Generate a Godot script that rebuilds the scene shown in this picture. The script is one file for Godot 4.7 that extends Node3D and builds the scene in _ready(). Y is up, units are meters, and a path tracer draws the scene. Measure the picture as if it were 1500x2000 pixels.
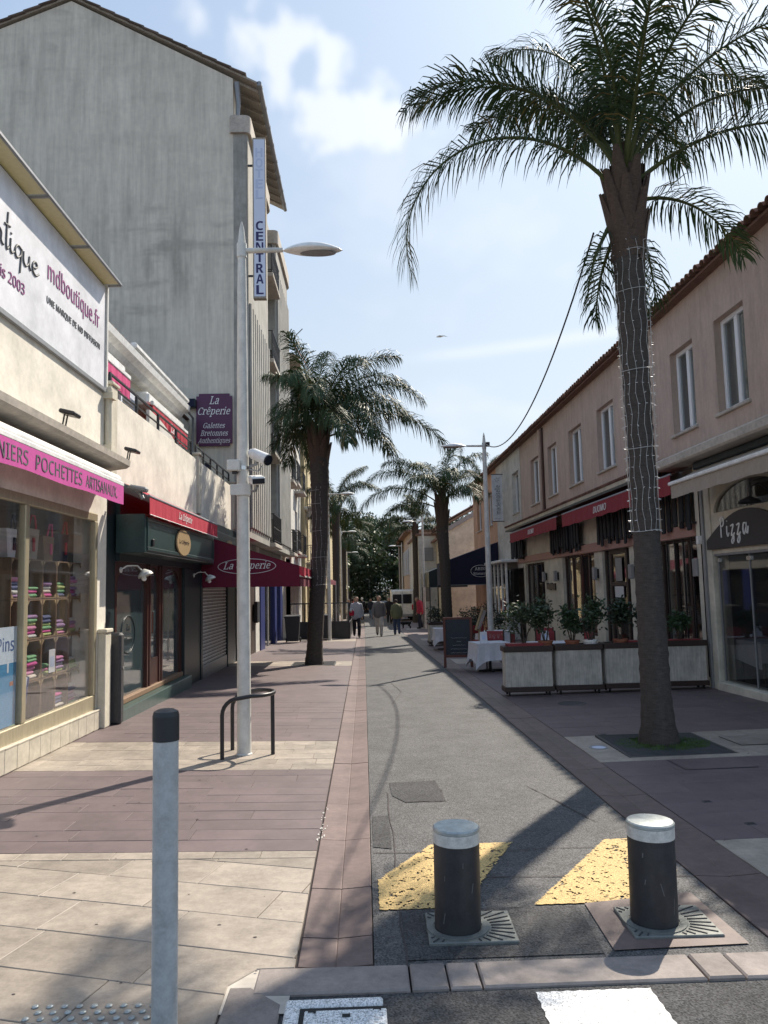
extends Node3D

const SLOPE := 0.016
const V0 := Vector3.ZERO
var M := {}
var TX := {}
var org := {}
var rng := RandomNumberGenerator.new()
var cbc := {}
var sans: FontVariation
var sansb: FontVariation
var serif: FontVariation
const FACE_E := Basis(Vector3(0, 0, -1), Vector3(0, 1, 0), Vector3(1, 0, 0))   # text on a wall that faces +x
const FACE_W := Basis(Vector3(0, 0, 1), Vector3(0, 1, 0), Vector3(-1, 0, 0))   # text on a wall that faces -x


# height of the street: falls away slowly, both pavements rise a little from the gutters
func gy(x: float, z: float) -> float:
	var y := SLOPE * minf(z, 0.0)
	if x < -0.32:
		y += 0.022 * minf(-0.32 - x, 3.2)
	if x > 2.25:
		y += 0.012 * minf(x - 2.25, 3.6)
	return y


class MB:
	var v := PackedVector3Array()
	var n := PackedVector3Array()
	var c := PackedColorArray()
	var col := Color.WHITE
	var colored := false
	func tri3(a: Vector3, b: Vector3, d: Vector3, na: Vector3, nb: Vector3, nd: Vector3) -> void:
		v.append(a); v.append(d); v.append(b)
		n.append(na); n.append(nd); n.append(nb)
		if colored:
			c.append(col); c.append(col); c.append(col)
	func tri(a: Vector3, b: Vector3, d: Vector3) -> void:
		var m := (b - a).cross(d - a).normalized()
		tri3(a, b, d, m, m, m)
	func quad(a: Vector3, b: Vector3, d: Vector3, e: Vector3) -> void:
		var m := (d - a).cross(e - b).normalized()
		tri3(a, b, d, m, m, m)
		tri3(a, d, e, m, m, m)
	func quadn(a: Vector3, b: Vector3, d: Vector3, e: Vector3, na: Vector3, nb: Vector3, nd: Vector3, ne: Vector3) -> void:
		tri3(a, b, d, na, nb, nd)
		tri3(a, d, e, na, nd, ne)
	func box(p: Vector3, s: Vector3, b := Basis()) -> void:
		var x := b.x * s.x * 0.5
		var y := b.y * s.y * 0.5
		var z := b.z * s.z * 0.5
		quad(p - x - y + z, p + x - y + z, p + x + y + z, p - x + y + z)
		quad(p + x - y - z, p - x - y - z, p - x + y - z, p + x + y - z)
		quad(p + x - y + z, p + x - y - z, p + x + y - z, p + x + y + z)
		quad(p - x - y - z, p - x - y + z, p - x + y + z, p - x + y - z)
		quad(p - x + y + z, p + x + y + z, p + x + y - z, p - x + y - z)
		quad(p - x - y - z, p + x - y - z, p + x - y + z, p - x - y + z)
	func span(a: Vector3, b: Vector3) -> void:
		box((a + b) * 0.5, (b - a).abs())
	func cbox(p: Vector3, s: Vector3, e: float, b := Basis()) -> void:
		# box with chamfered edges
		e = minf(e, minf(s.x, minf(s.y, s.z)) * 0.45)
		var h := s * 0.5
		var ax := [b.x, b.y, b.z]
		for k in 3:
			var i := (k + 1) % 3
			var j := (k + 2) % 3
			for sg in [-1.0, 1.0]:
				var f: Vector3 = p + ax[k] * h[k] * sg
				var u: Vector3 = ax[i] * (h[i] - e)
				var w: Vector3 = ax[j] * (h[j] - e)
				if sg > 0:
					quad(f - u - w, f + u - w, f + u + w, f - u + w)
				else:
					quad(f - u + w, f + u + w, f + u - w, f - u - w)
		for k in 3:
			var i := (k + 1) % 3
			var j := (k + 2) % 3
			for si in [-1.0, 1.0]:
				for sj in [-1.0, 1.0]:
					var d: Vector3 = ax[k] * (h[k] - e)
					var q1: Vector3 = p + ax[i] * h[i] * si + ax[j] * (h[j] - e) * sj
					var q2: Vector3 = p + ax[i] * (h[i] - e) * si + ax[j] * h[j] * sj
					if si * sj > 0:
						quad(q1 - d, q2 - d, q2 + d, q1 + d)
					else:
						quad(q2 - d, q1 - d, q1 + d, q2 + d)
		for sx in [-1.0, 1.0]:
			for sy in [-1.0, 1.0]:
				for sz in [-1.0, 1.0]:
					var a: Vector3 = p + b.x * h.x * sx + b.y * (h.y - e) * sy + b.z * (h.z - e) * sz
					var q: Vector3 = p + b.x * (h.x - e) * sx + b.y * h.y * sy + b.z * (h.z - e) * sz
					var r: Vector3 = p + b.x * (h.x - e) * sx + b.y * (h.y - e) * sy + b.z * h.z * sz
					if sx * sy * sz > 0:
						tri(a, q, r)
					else:
						tri(a, r, q)
	func tube(pts: Array, rad, sides := 8, caps := true) -> void:
		var m := pts.size()
		var rings := []
		var norms := []
		var up := Vector3.UP
		var t0: Vector3 = (pts[1] - pts[0]).normalized()
		if absf(t0.dot(up)) > 0.9:
			up = Vector3.RIGHT
		var u := (up - t0 * up.dot(t0)).normalized()
		for i in m:
			var t: Vector3
			if i == 0:
				t = pts[1] - pts[0]
			elif i == m - 1:
				t = pts[m - 1] - pts[m - 2]
			else:
				t = (pts[i + 1] - pts[i]).normalized() + (pts[i] - pts[i - 1]).normalized()
			t = t.normalized()
			u = (u - t * u.dot(t)).normalized()
			var w := t.cross(u)
			var r: float = rad[i] if rad is Array else rad
			var ring := []
			var nn := []
			for k in sides:
				var a := TAU * k / sides
				var d := u * cos(a) + w * sin(a)
				ring.append(pts[i] + d * r)
				nn.append(d)
			rings.append(ring)
			norms.append(nn)
		for i in m - 1:
			for k in sides:
				var l := (k + 1) % sides
				quadn(rings[i][k], rings[i][l], rings[i + 1][l], rings[i + 1][k], norms[i][k], norms[i][l], norms[i + 1][l], norms[i + 1][k])
		if caps:
			for k in sides:
				var l := (k + 1) % sides
				tri(pts[0], rings[0][l], rings[0][k])
				tri(pts[m - 1], rings[m - 1][k], rings[m - 1][l])
	func lathe(prof: Array, sides: int, at := Vector3.ZERO, b := Basis(), smooth := true) -> void:
		# prof: Vector2(radius, height), from bottom to top
		for i in prof.size() - 1:
			var p: Vector2 = prof[i]
			var q: Vector2 = prof[i + 1]
			var e := (q - p)
			var nr := Vector2(e.y, -e.x).normalized()
			for k in sides:
				var a0 := TAU * k / sides
				var a1 := TAU * (k + 1) / sides
				var d0 := Vector3(cos(a0), 0, -sin(a0))
				var d1 := Vector3(cos(a1), 0, -sin(a1))
				var A := at + b * (d0 * p.x + Vector3(0, p.y, 0))
				var B := at + b * (d1 * p.x + Vector3(0, p.y, 0))
				var C := at + b * (d1 * q.x + Vector3(0, q.y, 0))
				var D := at + b * (d0 * q.x + Vector3(0, q.y, 0))
				var n0 := b * (d0 * nr.x + Vector3(0, nr.y, 0))
				var n1 := b * (d1 * nr.x + Vector3(0, nr.y, 0))
				if not smooth:
					n0 = b * ((d0 + d1).normalized() * nr.x + Vector3(0, nr.y, 0))
					n1 = n0
				if p.x < 1e-5:
					tri3(A, C, D, n0, n1, n0)
				elif q.x < 1e-5:
					tri3(A, B, C, n0, n1, n0)
				else:
					quadn(A, B, C, D, n0, n1, n1, n0)
	func extrude(poly: PackedVector2Array, d: float, at := Vector3.ZERO, b := Basis()) -> void:
		# polygon in b.x, b.y, front face at +d along b.z
		if Geometry2D.is_polygon_clockwise(poly):
			poly = poly.duplicate()
			poly.reverse()
		var idx := Geometry2D.triangulate_polygon(poly)
		var o := b.z * d
		for i in range(0, idx.size(), 3):
			var a := at + b.x * poly[idx[i]].x + b.y * poly[idx[i]].y
			var e := at + b.x * poly[idx[i + 1]].x + b.y * poly[idx[i + 1]].y
			var f := at + b.x * poly[idx[i + 2]].x + b.y * poly[idx[i + 2]].y
			if (e - a).cross(f - a).dot(b.z) < 0:
				var t := e
				e = f
				f = t
			tri(a + o, e + o, f + o)
			tri(a, f, e)
		for i in poly.size():
			var p := poly[i]
			var q := poly[(i + 1) % poly.size()]
			var a := at + b.x * p.x + b.y * p.y
			var e := at + b.x * q.x + b.y * q.y
			quad(a, e, e + o, a + o)
	func mesh(shift := Vector3.ZERO) -> ArrayMesh:
		var arr := []
		arr.resize(Mesh.ARRAY_MAX)
		if shift != Vector3.ZERO:
			for i in v.size():
				v[i] -= shift
		arr[Mesh.ARRAY_VERTEX] = v
		arr[Mesh.ARRAY_NORMAL] = n
		if colored:
			arr[Mesh.ARRAY_COLOR] = c
		var m := ArrayMesh.new()
		m.add_surface_from_arrays(Mesh.PRIMITIVE_TRIANGLES, arr)
		return m
	func mid() -> Vector3:
		var lo := v[0]
		var hi := v[0]
		for p in v:
			lo = lo.min(p)
			hi = hi.max(p)
		return (lo + hi) * 0.5


var used := {}
func numbered(called: String) -> String:
	used[called] = used.get(called, 0) + 1
	return called if used[called] == 1 else "%s_%03d" % [called, used[called] - 1]


func thing(called: String, label: String, category: String, at := V0, group := "") -> Node3D:
	var o := Node3D.new()
	o.name = numbered(called)
	o.position = at
	org[o] = at
	o.set_meta("label", label)
	o.set_meta("category", category)
	if group != "":
		o.set_meta("group", group)
	add_child(o)
	return o


func structure(called: String, at := V0) -> Node3D:
	var o := Node3D.new()
	o.name = numbered(called)
	o.position = at
	org[o] = at
	o.set_meta("kind", "structure")
	add_child(o)
	return o


# a part whose shape was collected in world coordinates (or in the thing's own, when it is built at the origin)
func part(parent: Node3D, called: String, mb: MB, m: Material) -> MeshInstance3D:
	var o := MeshInstance3D.new()
	o.name = called
	var mid := mb.mid()
	o.mesh = mb.mesh(mid)
	o.material_override = m
	o.position = mid - org[parent]
	org[o] = mid
	parent.add_child(o, true)
	return o


func partm(parent: Node3D, called: String, mesh: Mesh, m: Material, at: Vector3, b := Basis()) -> MeshInstance3D:
	var o := MeshInstance3D.new()
	o.name = called
	o.mesh = mesh
	o.material_override = m
	o.transform = Transform3D(b, at - org[parent])
	org[o] = at
	parent.add_child(o, true)
	return o


func copy_of(o: Node3D, called: String, label: String, at: Vector3, turn := 0.0) -> Node3D:
	var c: Node3D = o.duplicate()
	c.name = numbered(called)
	c.position = at
	c.rotation.y = turn
	if label != "":
		c.set_meta("label", label)
	add_child(c)
	return c


func bx(parent: Node3D, called: String, a: Vector3, b: Vector3, m: Material, bevel := 0.004) -> MeshInstance3D:
	var s := (b - a).abs()
	return partm(parent, called, cb(s, bevel), m, (a + b) * 0.5)


func cb(s: Vector3, e := 0.004) -> ArrayMesh:
	var key := "%.3f,%.3f,%.3f,%.4f" % [s.x, s.y, s.z, e]
	if not cbc.has(key):
		var mb := MB.new()
		if e > 0:
			mb.cbox(V0, s, e)
		else:
			mb.box(V0, s)
		cbc[key] = mb.mesh()
	return cbc[key]


func lin(r: float, g: float, b: float, a := 1.0) -> Color:
	var c := Color(r, g, b).linear_to_srgb()
	c.a = a
	return c


# opt: tex, sc, det, dsc, bump, bh, metal, local, spec, back, coat, sheen, vc
func mk(key: String, c: Color, rough := 0.8, opt := {}) -> StandardMaterial3D:
	var m := StandardMaterial3D.new()
	m.resource_name = key
	m.albedo_color = c
	m.roughness = rough
	m.metallic = opt.get("metal", 0.0)
	m.metallic_specular = opt.get("spec", 0.5)
	if opt.has("tex"):
		m.albedo_texture = TX[opt.tex]
	if opt.has("tex") or opt.has("bump"):
		m.uv1_triplanar = true
		m.uv1_world_triplanar = not opt.get("local", false)
		var s = opt.get("sc", 1.0)
		m.uv1_scale = s if s is Vector3 else Vector3(s, s, s)
		m.uv1_offset = opt.get("off", V0)
		m.uv1_triplanar_sharpness = 4.0
	if opt.has("det"):
		m.detail_enabled = true
		m.detail_albedo = TX[opt.det]
		m.detail_blend_mode = BaseMaterial3D.BLEND_MODE_MUL
		m.detail_uv_layer = BaseMaterial3D.DETAIL_UV_2
		m.uv2_triplanar = true
		m.uv2_world_triplanar = not opt.get("local", false)
		var s2 = opt.get("dsc", 0.2)
		m.uv2_scale = s2 if s2 is Vector3 else Vector3(s2, s2, s2)
		m.uv2_offset = opt.get("doff", V0)
		m.uv2_triplanar_sharpness = 4.0
	if opt.has("bump"):
		m.heightmap_enabled = true
		m.heightmap_texture = TX[opt.bump]
		m.heightmap_scale = opt.get("bh", 0.2)
	if opt.has("back"):
		m.backlight_enabled = true
		m.backlight = opt.back
	if opt.has("coat"):
		m.clearcoat_enabled = true
		m.clearcoat = opt.coat
		m.clearcoat_roughness = 0.1
	if opt.has("sheen"):
		m.rim_enabled = true
		m.rim = opt.sheen
		m.rim_tint = 0.5
	m.vertex_color_use_as_albedo = opt.get("vc", false)
	M[key] = m
	return m


func glass(key: String, tint: Color, alpha: float) -> void:
	var m := StandardMaterial3D.new()
	m.resource_name = key
	m.albedo_color = Color(tint.r, tint.g, tint.b, alpha)
	m.transparency = BaseMaterial3D.TRANSPARENCY_ALPHA
	m.roughness = 0.03
	m.metallic_specular = 0.6
	M[key] = m


# a grey texture that multiplies a colour: mean + sum of noise layers [frequency, weight, seed, kind, stretch]
func noise_tex(key: String, size: int, layers: Array, mean := 0.85, lo := 0.0, contrast := 1.0) -> void:
	var data := []
	for l in layers:
		var f := FastNoiseLite.new()
		f.seed = l[2]
		f.frequency = l[0] / size
		f.noise_type = FastNoiseLite.TYPE_SIMPLEX_SMOOTH
		f.fractal_type = FastNoiseLite.FRACTAL_FBM
		f.fractal_octaves = 4
		var kind: String = l[3] if l.size() > 3 else "fbm"
		if kind == "cell":
			f.noise_type = FastNoiseLite.TYPE_CELLULAR
			f.cellular_return_type = FastNoiseLite.RETURN_CELL_VALUE
			f.fractal_type = FastNoiseLite.FRACTAL_NONE
		elif kind == "ridge":
			f.fractal_type = FastNoiseLite.FRACTAL_RIDGED
			f.fractal_octaves = 3
		elif kind == "one":
			f.fractal_type = FastNoiseLite.FRACTAL_NONE
		var st: Vector2 = l[4] if l.size() > 4 else Vector2.ONE
		var im := f.get_seamless_image(int(size / st.x), int(size / st.y), false, false, 0.1, true)
		if st != Vector2.ONE:
			im.resize(size, size, Image.INTERPOLATE_CUBIC)
		im.convert(Image.FORMAT_L8)
		data.append([im.get_data(), l[1] / 255.0, l[1] * 0.5])
	var lut := PackedByteArray()
	lut.resize(1025)
	for i in 1025:
		lut[i] = int(Color(i / 1024.0, 0, 0).linear_to_srgb().r * 255.0 + 0.5)
	var outb := PackedByteArray()
	outb.resize(size * size)
	var k := data.size()
	var d0: PackedByteArray = data[0][0]
	var d1: PackedByteArray = data[1][0] if k > 1 else d0
	var d2: PackedByteArray = data[2][0] if k > 2 else d0
	var w0: float = data[0][1]
	var w1: float = data[1][1] if k > 1 else 0.0
	var w2: float = data[2][1] if k > 2 else 0.0
	var off := mean
	for d in data:
		off -= d[2]
	for i in size * size:
		var x := off + d0[i] * w0 + d1[i] * w1 + d2[i] * w2
		x = (x - mean) * contrast + mean
		outb[i] = lut[int(clampf(x, lo, 1.0) * 1024.0)]
	var im2 := Image.create_from_data(size, size, false, Image.FORMAT_L8, outb)
	TX[key] = ImageTexture.create_from_image(im2)


func font(path_name: String, weight := 400) -> FontVariation:
	var f := SystemFont.new()
	f.font_names = PackedStringArray([path_name])
	f.font_weight = weight
	var v := FontVariation.new()
	v.base_font = f
	return v


# lettering, centred on its middle, in x and y, front at +z, width w (height follows unless h is given)
func text_mesh(s: String, f: Font, w: float, h := 0.0, shear := 0.0, depth := 0.006) -> ArrayMesh:
	var t := TextMesh.new()
	t.text = s
	t.font = f
	t.font_size = 64
	t.pixel_size = 0.01
	t.depth = 0.02
	t.curve_step = 1.0
	var arr := t.get_mesh_arrays()
	var v: PackedVector3Array = arr[Mesh.ARRAY_VERTEX]
	var idx: PackedInt32Array = arr[Mesh.ARRAY_INDEX]
	var lo := Vector3(1e9, 1e9, 1e9)
	var hi := -lo
	for i in v.size():
		v[i].x += v[i].y * shear
		lo = lo.min(v[i])
		hi = hi.max(v[i])
	var sx := w / (hi.x - lo.x)
	var sy := sx if h <= 0 else h / (hi.y - lo.y)
	var c := (lo + hi) * 0.5
	for i in v.size():
		v[i] = Vector3((v[i].x - c.x) * sx, (v[i].y - c.y) * sy, (v[i].z - lo.z) / (hi.z - lo.z) * depth)
	var a := []
	a.resize(Mesh.ARRAY_MAX)
	a[Mesh.ARRAY_VERTEX] = v
	a[Mesh.ARRAY_NORMAL] = arr[Mesh.ARRAY_NORMAL]
	a[Mesh.ARRAY_INDEX] = idx
	var m := ArrayMesh.new()
	m.add_surface_from_arrays(Mesh.PRIMITIVE_TRIANGLES, a)
	return m


# handwriting: each stroke a list of points in a unit letter box, drawn as a round brush line
func brush(mb: MB, strokes: Array, at: Vector3, b: Basis, sc: float, w: float) -> void:
	for st in strokes:
		var cv := Curve2D.new()
		for i in st.size():
			var p: Vector2 = st[i]
			var q: Vector2 = st[mini(i + 1, st.size() - 1)]
			var o: Vector2 = st[maxi(i - 1, 0)]
			var tg := (q - o) / 6.0
			cv.add_point(p, -tg, tg)
		var pts := cv.tessellate(4, 4)
		var path := []
		for p in pts:
			path.append(at + b.x * p.x * sc + b.y * p.y * sc)
		mb.tube(path, w, 6)


# a paving piece: outline in x and z, top follows the street, edges chamfered
func slab(parent: Node3D, called: String, poly: PackedVector2Array, m: Material, lift := 0.0, thick := 0.05, gap := 0.0025, bevel := 0.003, tilt := V0) -> void:
	var sh := Geometry2D.offset_polygon(poly, -gap, Geometry2D.JOIN_MITER)
	if sh.is_empty():
		return
	var outer: PackedVector2Array = sh[0]
	if not Geometry2D.is_polygon_clockwise(outer):
		outer.reverse()
	var ins := Geometry2D.offset_polygon(outer, -bevel, Geometry2D.JOIN_MITER)
	if ins.is_empty() or ins[0].size() != outer.size():
		ins = [outer]
	var inner: PackedVector2Array = ins[0]
	if not Geometry2D.is_polygon_clockwise(inner):
		inner.reverse()
	# match the starting vertex
	if inner.size() == outer.size():
		var best := 0
		for i in inner.size():
			if inner[i].distance_to(outer[0]) < inner[best].distance_to(outer[0]):
				best = i
		var turned := PackedVector2Array()
		for i in inner.size():
			turned.append(inner[(i + best) % inner.size()])
		inner = turned
	var mb := MB.new()
	var cen := V0
	for p in outer:
		cen += Vector3(p.x, 0, p.y) / outer.size()
	var hgt := func(p: Vector2, dy: float) -> Vector3:
		return Vector3(p.x, gy(p.x, p.y) + lift + dy + tilt.x * (p.x - cen.x) + tilt.z * (p.y - cen.z) + tilt.y, p.y)
	var idx := Geometry2D.triangulate_polygon(inner)
	for i in range(0, idx.size(), 3):
		var a: Vector3 = hgt.call(inner[idx[i]], 0.0)
		var b: Vector3 = hgt.call(inner[idx[i + 1]], 0.0)
		var c: Vector3 = hgt.call(inner[idx[i + 2]], 0.0)
		if (b - a).cross(c - a).y < 0:
			mb.tri(a, c, b)
		else:
			mb.tri(a, b, c)
	var k := outer.size()
	for i in k:
		var j := (i + 1) % k
		var o0: Vector3 = hgt.call(outer[i], -bevel)
		var o1: Vector3 = hgt.call(outer[j], -bevel)
		var i0: Vector3 = hgt.call(inner[i], 0.0)
		var i1: Vector3 = hgt.call(inner[j], 0.0)
		var dn := Vector3(0, -thick, 0)
		mb.quad(o1, o0, i0, i1)
		mb.quad(o1 + dn, o0 + dn, o0, o1)
	part(parent, called, mb, m)


func rect(x0: float, x1: float, z0: float, z1: float) -> PackedVector2Array:
	return PackedVector2Array([Vector2(x0, z0), Vector2(x1, z0), Vector2(x1, z1), Vector2(x0, z1)])


# one flat strip of street surface between x0..x1, z0..z1 on the street's slope
func sheet(x0: float, x1: float, z0: float, z1: float, lift: float, nx := 1, nz := 1) -> MB:
	var mb := MB.new()
	for i in nx:
		for j in nz:
			var xa := lerpf(x0, x1, float(i) / nx)
			var xb := lerpf(x0, x1, float(i + 1) / nx)
			var za := lerpf(z0, z1, float(j) / nz)
			var zb := lerpf(z0, z1, float(j + 1) / nz)
			mb.quad(Vector3(xa, gy(xa, za) + lift, za), Vector3(xb, gy(xb, za) + lift, za), Vector3(xb, gy(xb, zb) + lift, zb), Vector3(xa, gy(xa, zb) + lift, zb))
	return mb


func _ready() -> void:
	rng.seed = 7
	# ---- camera ----
	var cam := Camera3D.new()
	cam.name = "camera"
	cam.fov = 67.38
	cam.near = 0.05
	cam.far = 900.0
	cam.transform = Transform3D(Basis(Vector3(0.99939043, -0.02269368, 0.02652847), Vector3(0.01998781, 0.99497036, 0.09815532), Vector3(-0.02862254, -0.09756524, 0.99481746)), Vector3(0, 1.6, 0))
	add_child(cam)
	cam.current = true
	# ---- sky, sun, exposure ----
	var to_sun := Vector3(0.385, 0.705, -0.595).normalized()
	var env := Environment.new()
	env.background_mode = Environment.BG_SKY
	env.sky = Sky.new()
	env.sky.sky_material = make_sky(to_sun)
	env.background_energy_multiplier = 0.92
	env.ambient_light_source = Environment.AMBIENT_SOURCE_SKY
	env.tonemap_mode = Environment.TONE_MAPPER_LINEAR
	env.tonemap_exposure = 1.36
	env.sdfgi_enabled = true
	env.ssao_enabled = true
	env.ssil_enabled = true
	var we := WorldEnvironment.new()
	we.name = "environment"
	we.environment = env
	add_child(we)
	var sun := DirectionalLight3D.new()
	sun.name = "sun"
	sun.light_energy = 1.6
	sun.light_color = Color(1.0, 0.955, 0.89)
	sun.light_angular_distance = 0.53
	sun.shadow_enabled = true
	sun.look_at_from_position(V0, -to_sun, Vector3.UP)
	add_child(sun)
	# ---- surfaces ----
	sans = font("Droid Sans")
	sansb = font("Droid Sans", 700)
	serif = font("Droid Serif")
	make_textures()
	make_materials()
	# ---- the setting, then the things ----
	build_ground()
	build_paving()
	build_hotel()
	build_boutique()
	build_creperie()
	build_right_side()
	build_far()
	build_palms()
	build_lamps()
	build_street_things()
	build_terraces()
	build_shop_goods()
	build_people()


func make_sky(to_sun: Vector3) -> PanoramaSkyMaterial:
	var w := 1152
	var h := 576
	var im := Image.create_empty(w, h, false, Image.FORMAT_RGBF)
	var f := FastNoiseLite.new()
	f.seed = 21
	f.frequency = 1.0
	f.fractal_octaves = 5
	f.fractal_gain = 0.55
	var low := Color(0.46, 0.5, 0.55)
	for j in h:
		var th := PI * (j + 0.5) / h
		var y := cos(th)
		var sy := sin(th)
		for i in w:
			if y < -0.02:
				im.set_pixel(i, j, Color(0.30, 0.29, 0.28))
				continue
			var ph := TAU * ((i + 0.5) / w - 0.25)
			var d := Vector3(cos(ph) * sy, y, sin(ph) * sy)
			var cs := d.dot(to_sun)
			# clear air: deep blue overhead, pale at the horizon, whitened round the sun
			var hz := pow(1.0 - clampf(y, 0.0, 1.0), 1.8)
			var r := lerpf(0.12, 0.61, hz)
			var g := lerpf(0.25, 0.70, hz)
			var b := lerpf(0.49, 0.77, hz)
			var a := acos(clampf(cs, -1.0, 1.0))
			var aur := 0.80 * exp(-a / 0.36) + 0.08 * exp(-a / 1.2)
			r += aur * 1.0
			g += aur * 0.95
			b += aur * 0.80
			# thin high veil and a few puffs
			var q := d / (absf(y) + 0.22)
			var n := f.get_noise_3d(q.x * 1.5 + 4.0, q.y * 1.2, q.z * 1.5)
			var n2 := f.get_noise_3d(q.x * 4.5, q.y * 3.0 + 9.0, q.z * 4.5)
			var cov := clampf((n + 0.35 * n2 + 0.02) * 1.9, 0.0, 1.0) * 0.20
			# the puffs beside the gable
			for pf in [[Vector3(-0.117, 0.604, -0.789), 0.055, 1.1], [Vector3(-0.067, 0.599, -0.798), 0.06, 1.3], [Vector3(-0.165, 0.613, -0.772), 0.04, 0.7], [Vector3(-0.03, 0.582, -0.812), 0.05, 1.0], [Vector3(-0.045, 0.542, -0.838), 0.05, 1.1], [Vector3(0.0, 0.537, -0.843), 0.065, 1.35], [Vector3(0.045, 0.53, -0.847), 0.05, 1.0], [Vector3(-0.7, 0.5, 0.5), 0.12, 0.9], [Vector3(0.3, 0.55, 0.78), 0.12, 0.9], [Vector3(-0.8, 0.45, -0.2), 0.1, 0.9]]:
				var u: Vector3 = pf[0].normalized()
				var dd := d.distance_to(u) / (float(pf[1]) * 0.8)
				if dd < 2.0:
					cov = maxf(cov, clampf((0.85 - dd + 1.3 * f.get_noise_3d(d.x * 13.0, d.y * 16.0, d.z * 13.0)) * float(pf[2]) * 0.8, 0.0, 0.55))
			# contrail
			var ct := absf(d.y - 0.292 - 0.055 * (d.x - 0.1))
			if d.z < 0 and d.x > 0.02 and d.x < 0.5 and ct < 0.01:
				cov = maxf(cov, 0.35 * (1.0 - ct / 0.01) * smoothstep(0.02, 0.15, d.x))
			r = lerpf(r, 0.80 + aur * 0.6, cov)
			g = lerpf(g, 0.81 + aur * 0.6, cov)
			b = lerpf(b, 0.84 + aur * 0.55, cov)
			im.set_pixel(i, j, Color(r, g, b))
	var m := PanoramaSkyMaterial.new()
	m.panorama = ImageTexture.create_from_image(im)
	return m


func make_textures() -> void:
	noise_tex("grain", 512, [[90.0, 0.14, 1], [14.0, 0.10, 2], [200.0, 0.12, 3, "one"]], 0.90)
	noise_tex("blotch", 512, [[4.0, 0.28, 4], [14.0, 0.16, 5], [50.0, 0.1, 6]], 0.86)
	noise_tex("stain", 1024, [[3.0, 0.30, 7], [16.0, 0.24, 8, "fbm", Vector2(1, 1)], [40.0, 0.16, 9, "fbm", Vector2(3, 1)]], 0.84, 0.2, 1.0)
	noise_tex("streak", 512, [[20.0, 0.2, 10, "fbm", Vector2(1, 8)], [60.0, 0.12, 11, "fbm", Vector2(1, 4)], [6.0, 0.14, 12]], 0.88)
	noise_tex("aggregate", 1024, [[230.0, 0.46, 13, "cell"], [140.0, 0.26, 14, "one"], [16.0, 0.10, 15]], 0.60, 0.06, 1.5)
	noise_tex("wear", 512, [[5.0, 0.34, 16], [26.0, 0.22, 17], [80.0, 0.16, 18]], 0.82, 0.3, 1.0)
	noise_tex("stone", 1024, [[9.0, 0.15, 19, "fbm", Vector2(2, 1)], [70.0, 0.13, 20], [30.0, 0.10, 21, "fbm", Vector2(5, 1)]], 0.89)
	noise_tex("wood", 512, [[40.0, 0.3, 22, "fbm", Vector2(1, 14)], [90.0, 0.24, 23, "fbm", Vector2(1, 10)], [6.0, 0.15, 24]], 0.74)
	noise_tex("bark", 512, [[44.0, 0.32, 25, "fbm", Vector2(8, 1)], [60.0, 0.26, 26, "fbm", Vector2(1, 3)], [9.0, 0.22, 27]], 0.66, 0.12, 1.2)
	noise_tex("cloth", 512, [[160.0, 0.12, 28, "one", Vector2(1, 6)], [160.0, 0.12, 29, "one", Vector2(6, 1)], [5.0, 0.14, 30]], 0.88)
	noise_tex("paint_chips", 1024, [[12.0, 0.22, 31], [60.0, 0.30, 32], [190.0, 0.34, 33, "one"]], 0.80, 0.1, 1.3)

	grime_tex("grime", 1024)
	noise_tex("worn_paint", 1024, [[95.0, 0.5, 34, "one"], [30.0, 0.35, 35], [210.0, 0.5, 36, "cell"]], 0.80, 0.14, 1.3)


# old render: plain ground with smudged patches of grime, brushed sideways and run downwards
func grime_tex(key: String, size: int) -> void:
	var d := []
	for l in [[3.2, 51, Vector2(1, 1)], [26.0, 52, Vector2(4, 1)], [26.0, 53, Vector2(1, 5)], [90.0, 54, Vector2(1, 1)]]:
		var f := FastNoiseLite.new()
		f.seed = l[1]
		f.frequency = l[0] / size
		f.noise_type = FastNoiseLite.TYPE_SIMPLEX_SMOOTH
		f.fractal_octaves = 5
		var im := f.get_seamless_image(int(size / l[2].x), int(size / l[2].y), false, false, 0.1, true)
		im.resize(size, size, Image.INTERPOLATE_CUBIC)
		im.convert(Image.FORMAT_L8)
		d.append(im.get_data())
	var a: PackedByteArray = d[0]
	var b: PackedByteArray = d[1]
	var c: PackedByteArray = d[2]
	var e: PackedByteArray = d[3]
	var o := PackedByteArray()
	o.resize(size * size)
	for i in size * size:
		var mask := smoothstep(0.40, 0.78, a[i] / 255.0)
		var st := smoothstep(0.42, 0.85, maxf(b[i], c[i]) / 255.0)
		var v := 0.94 - 0.25 * mask * st - 0.07 * st * (1.0 - mask) + 0.10 * (e[i] / 255.0 - 0.5) - 0.06 * (a[i] / 255.0 - 0.5)
		o[i] = int(clampf(sqrt(clampf(v, 0.0, 1.0)) * 255.0, 0.0, 255.0))
	TX[key] = ImageTexture.create_from_image(Image.create_from_data(size, size, false, Image.FORMAT_L8, o))


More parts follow.
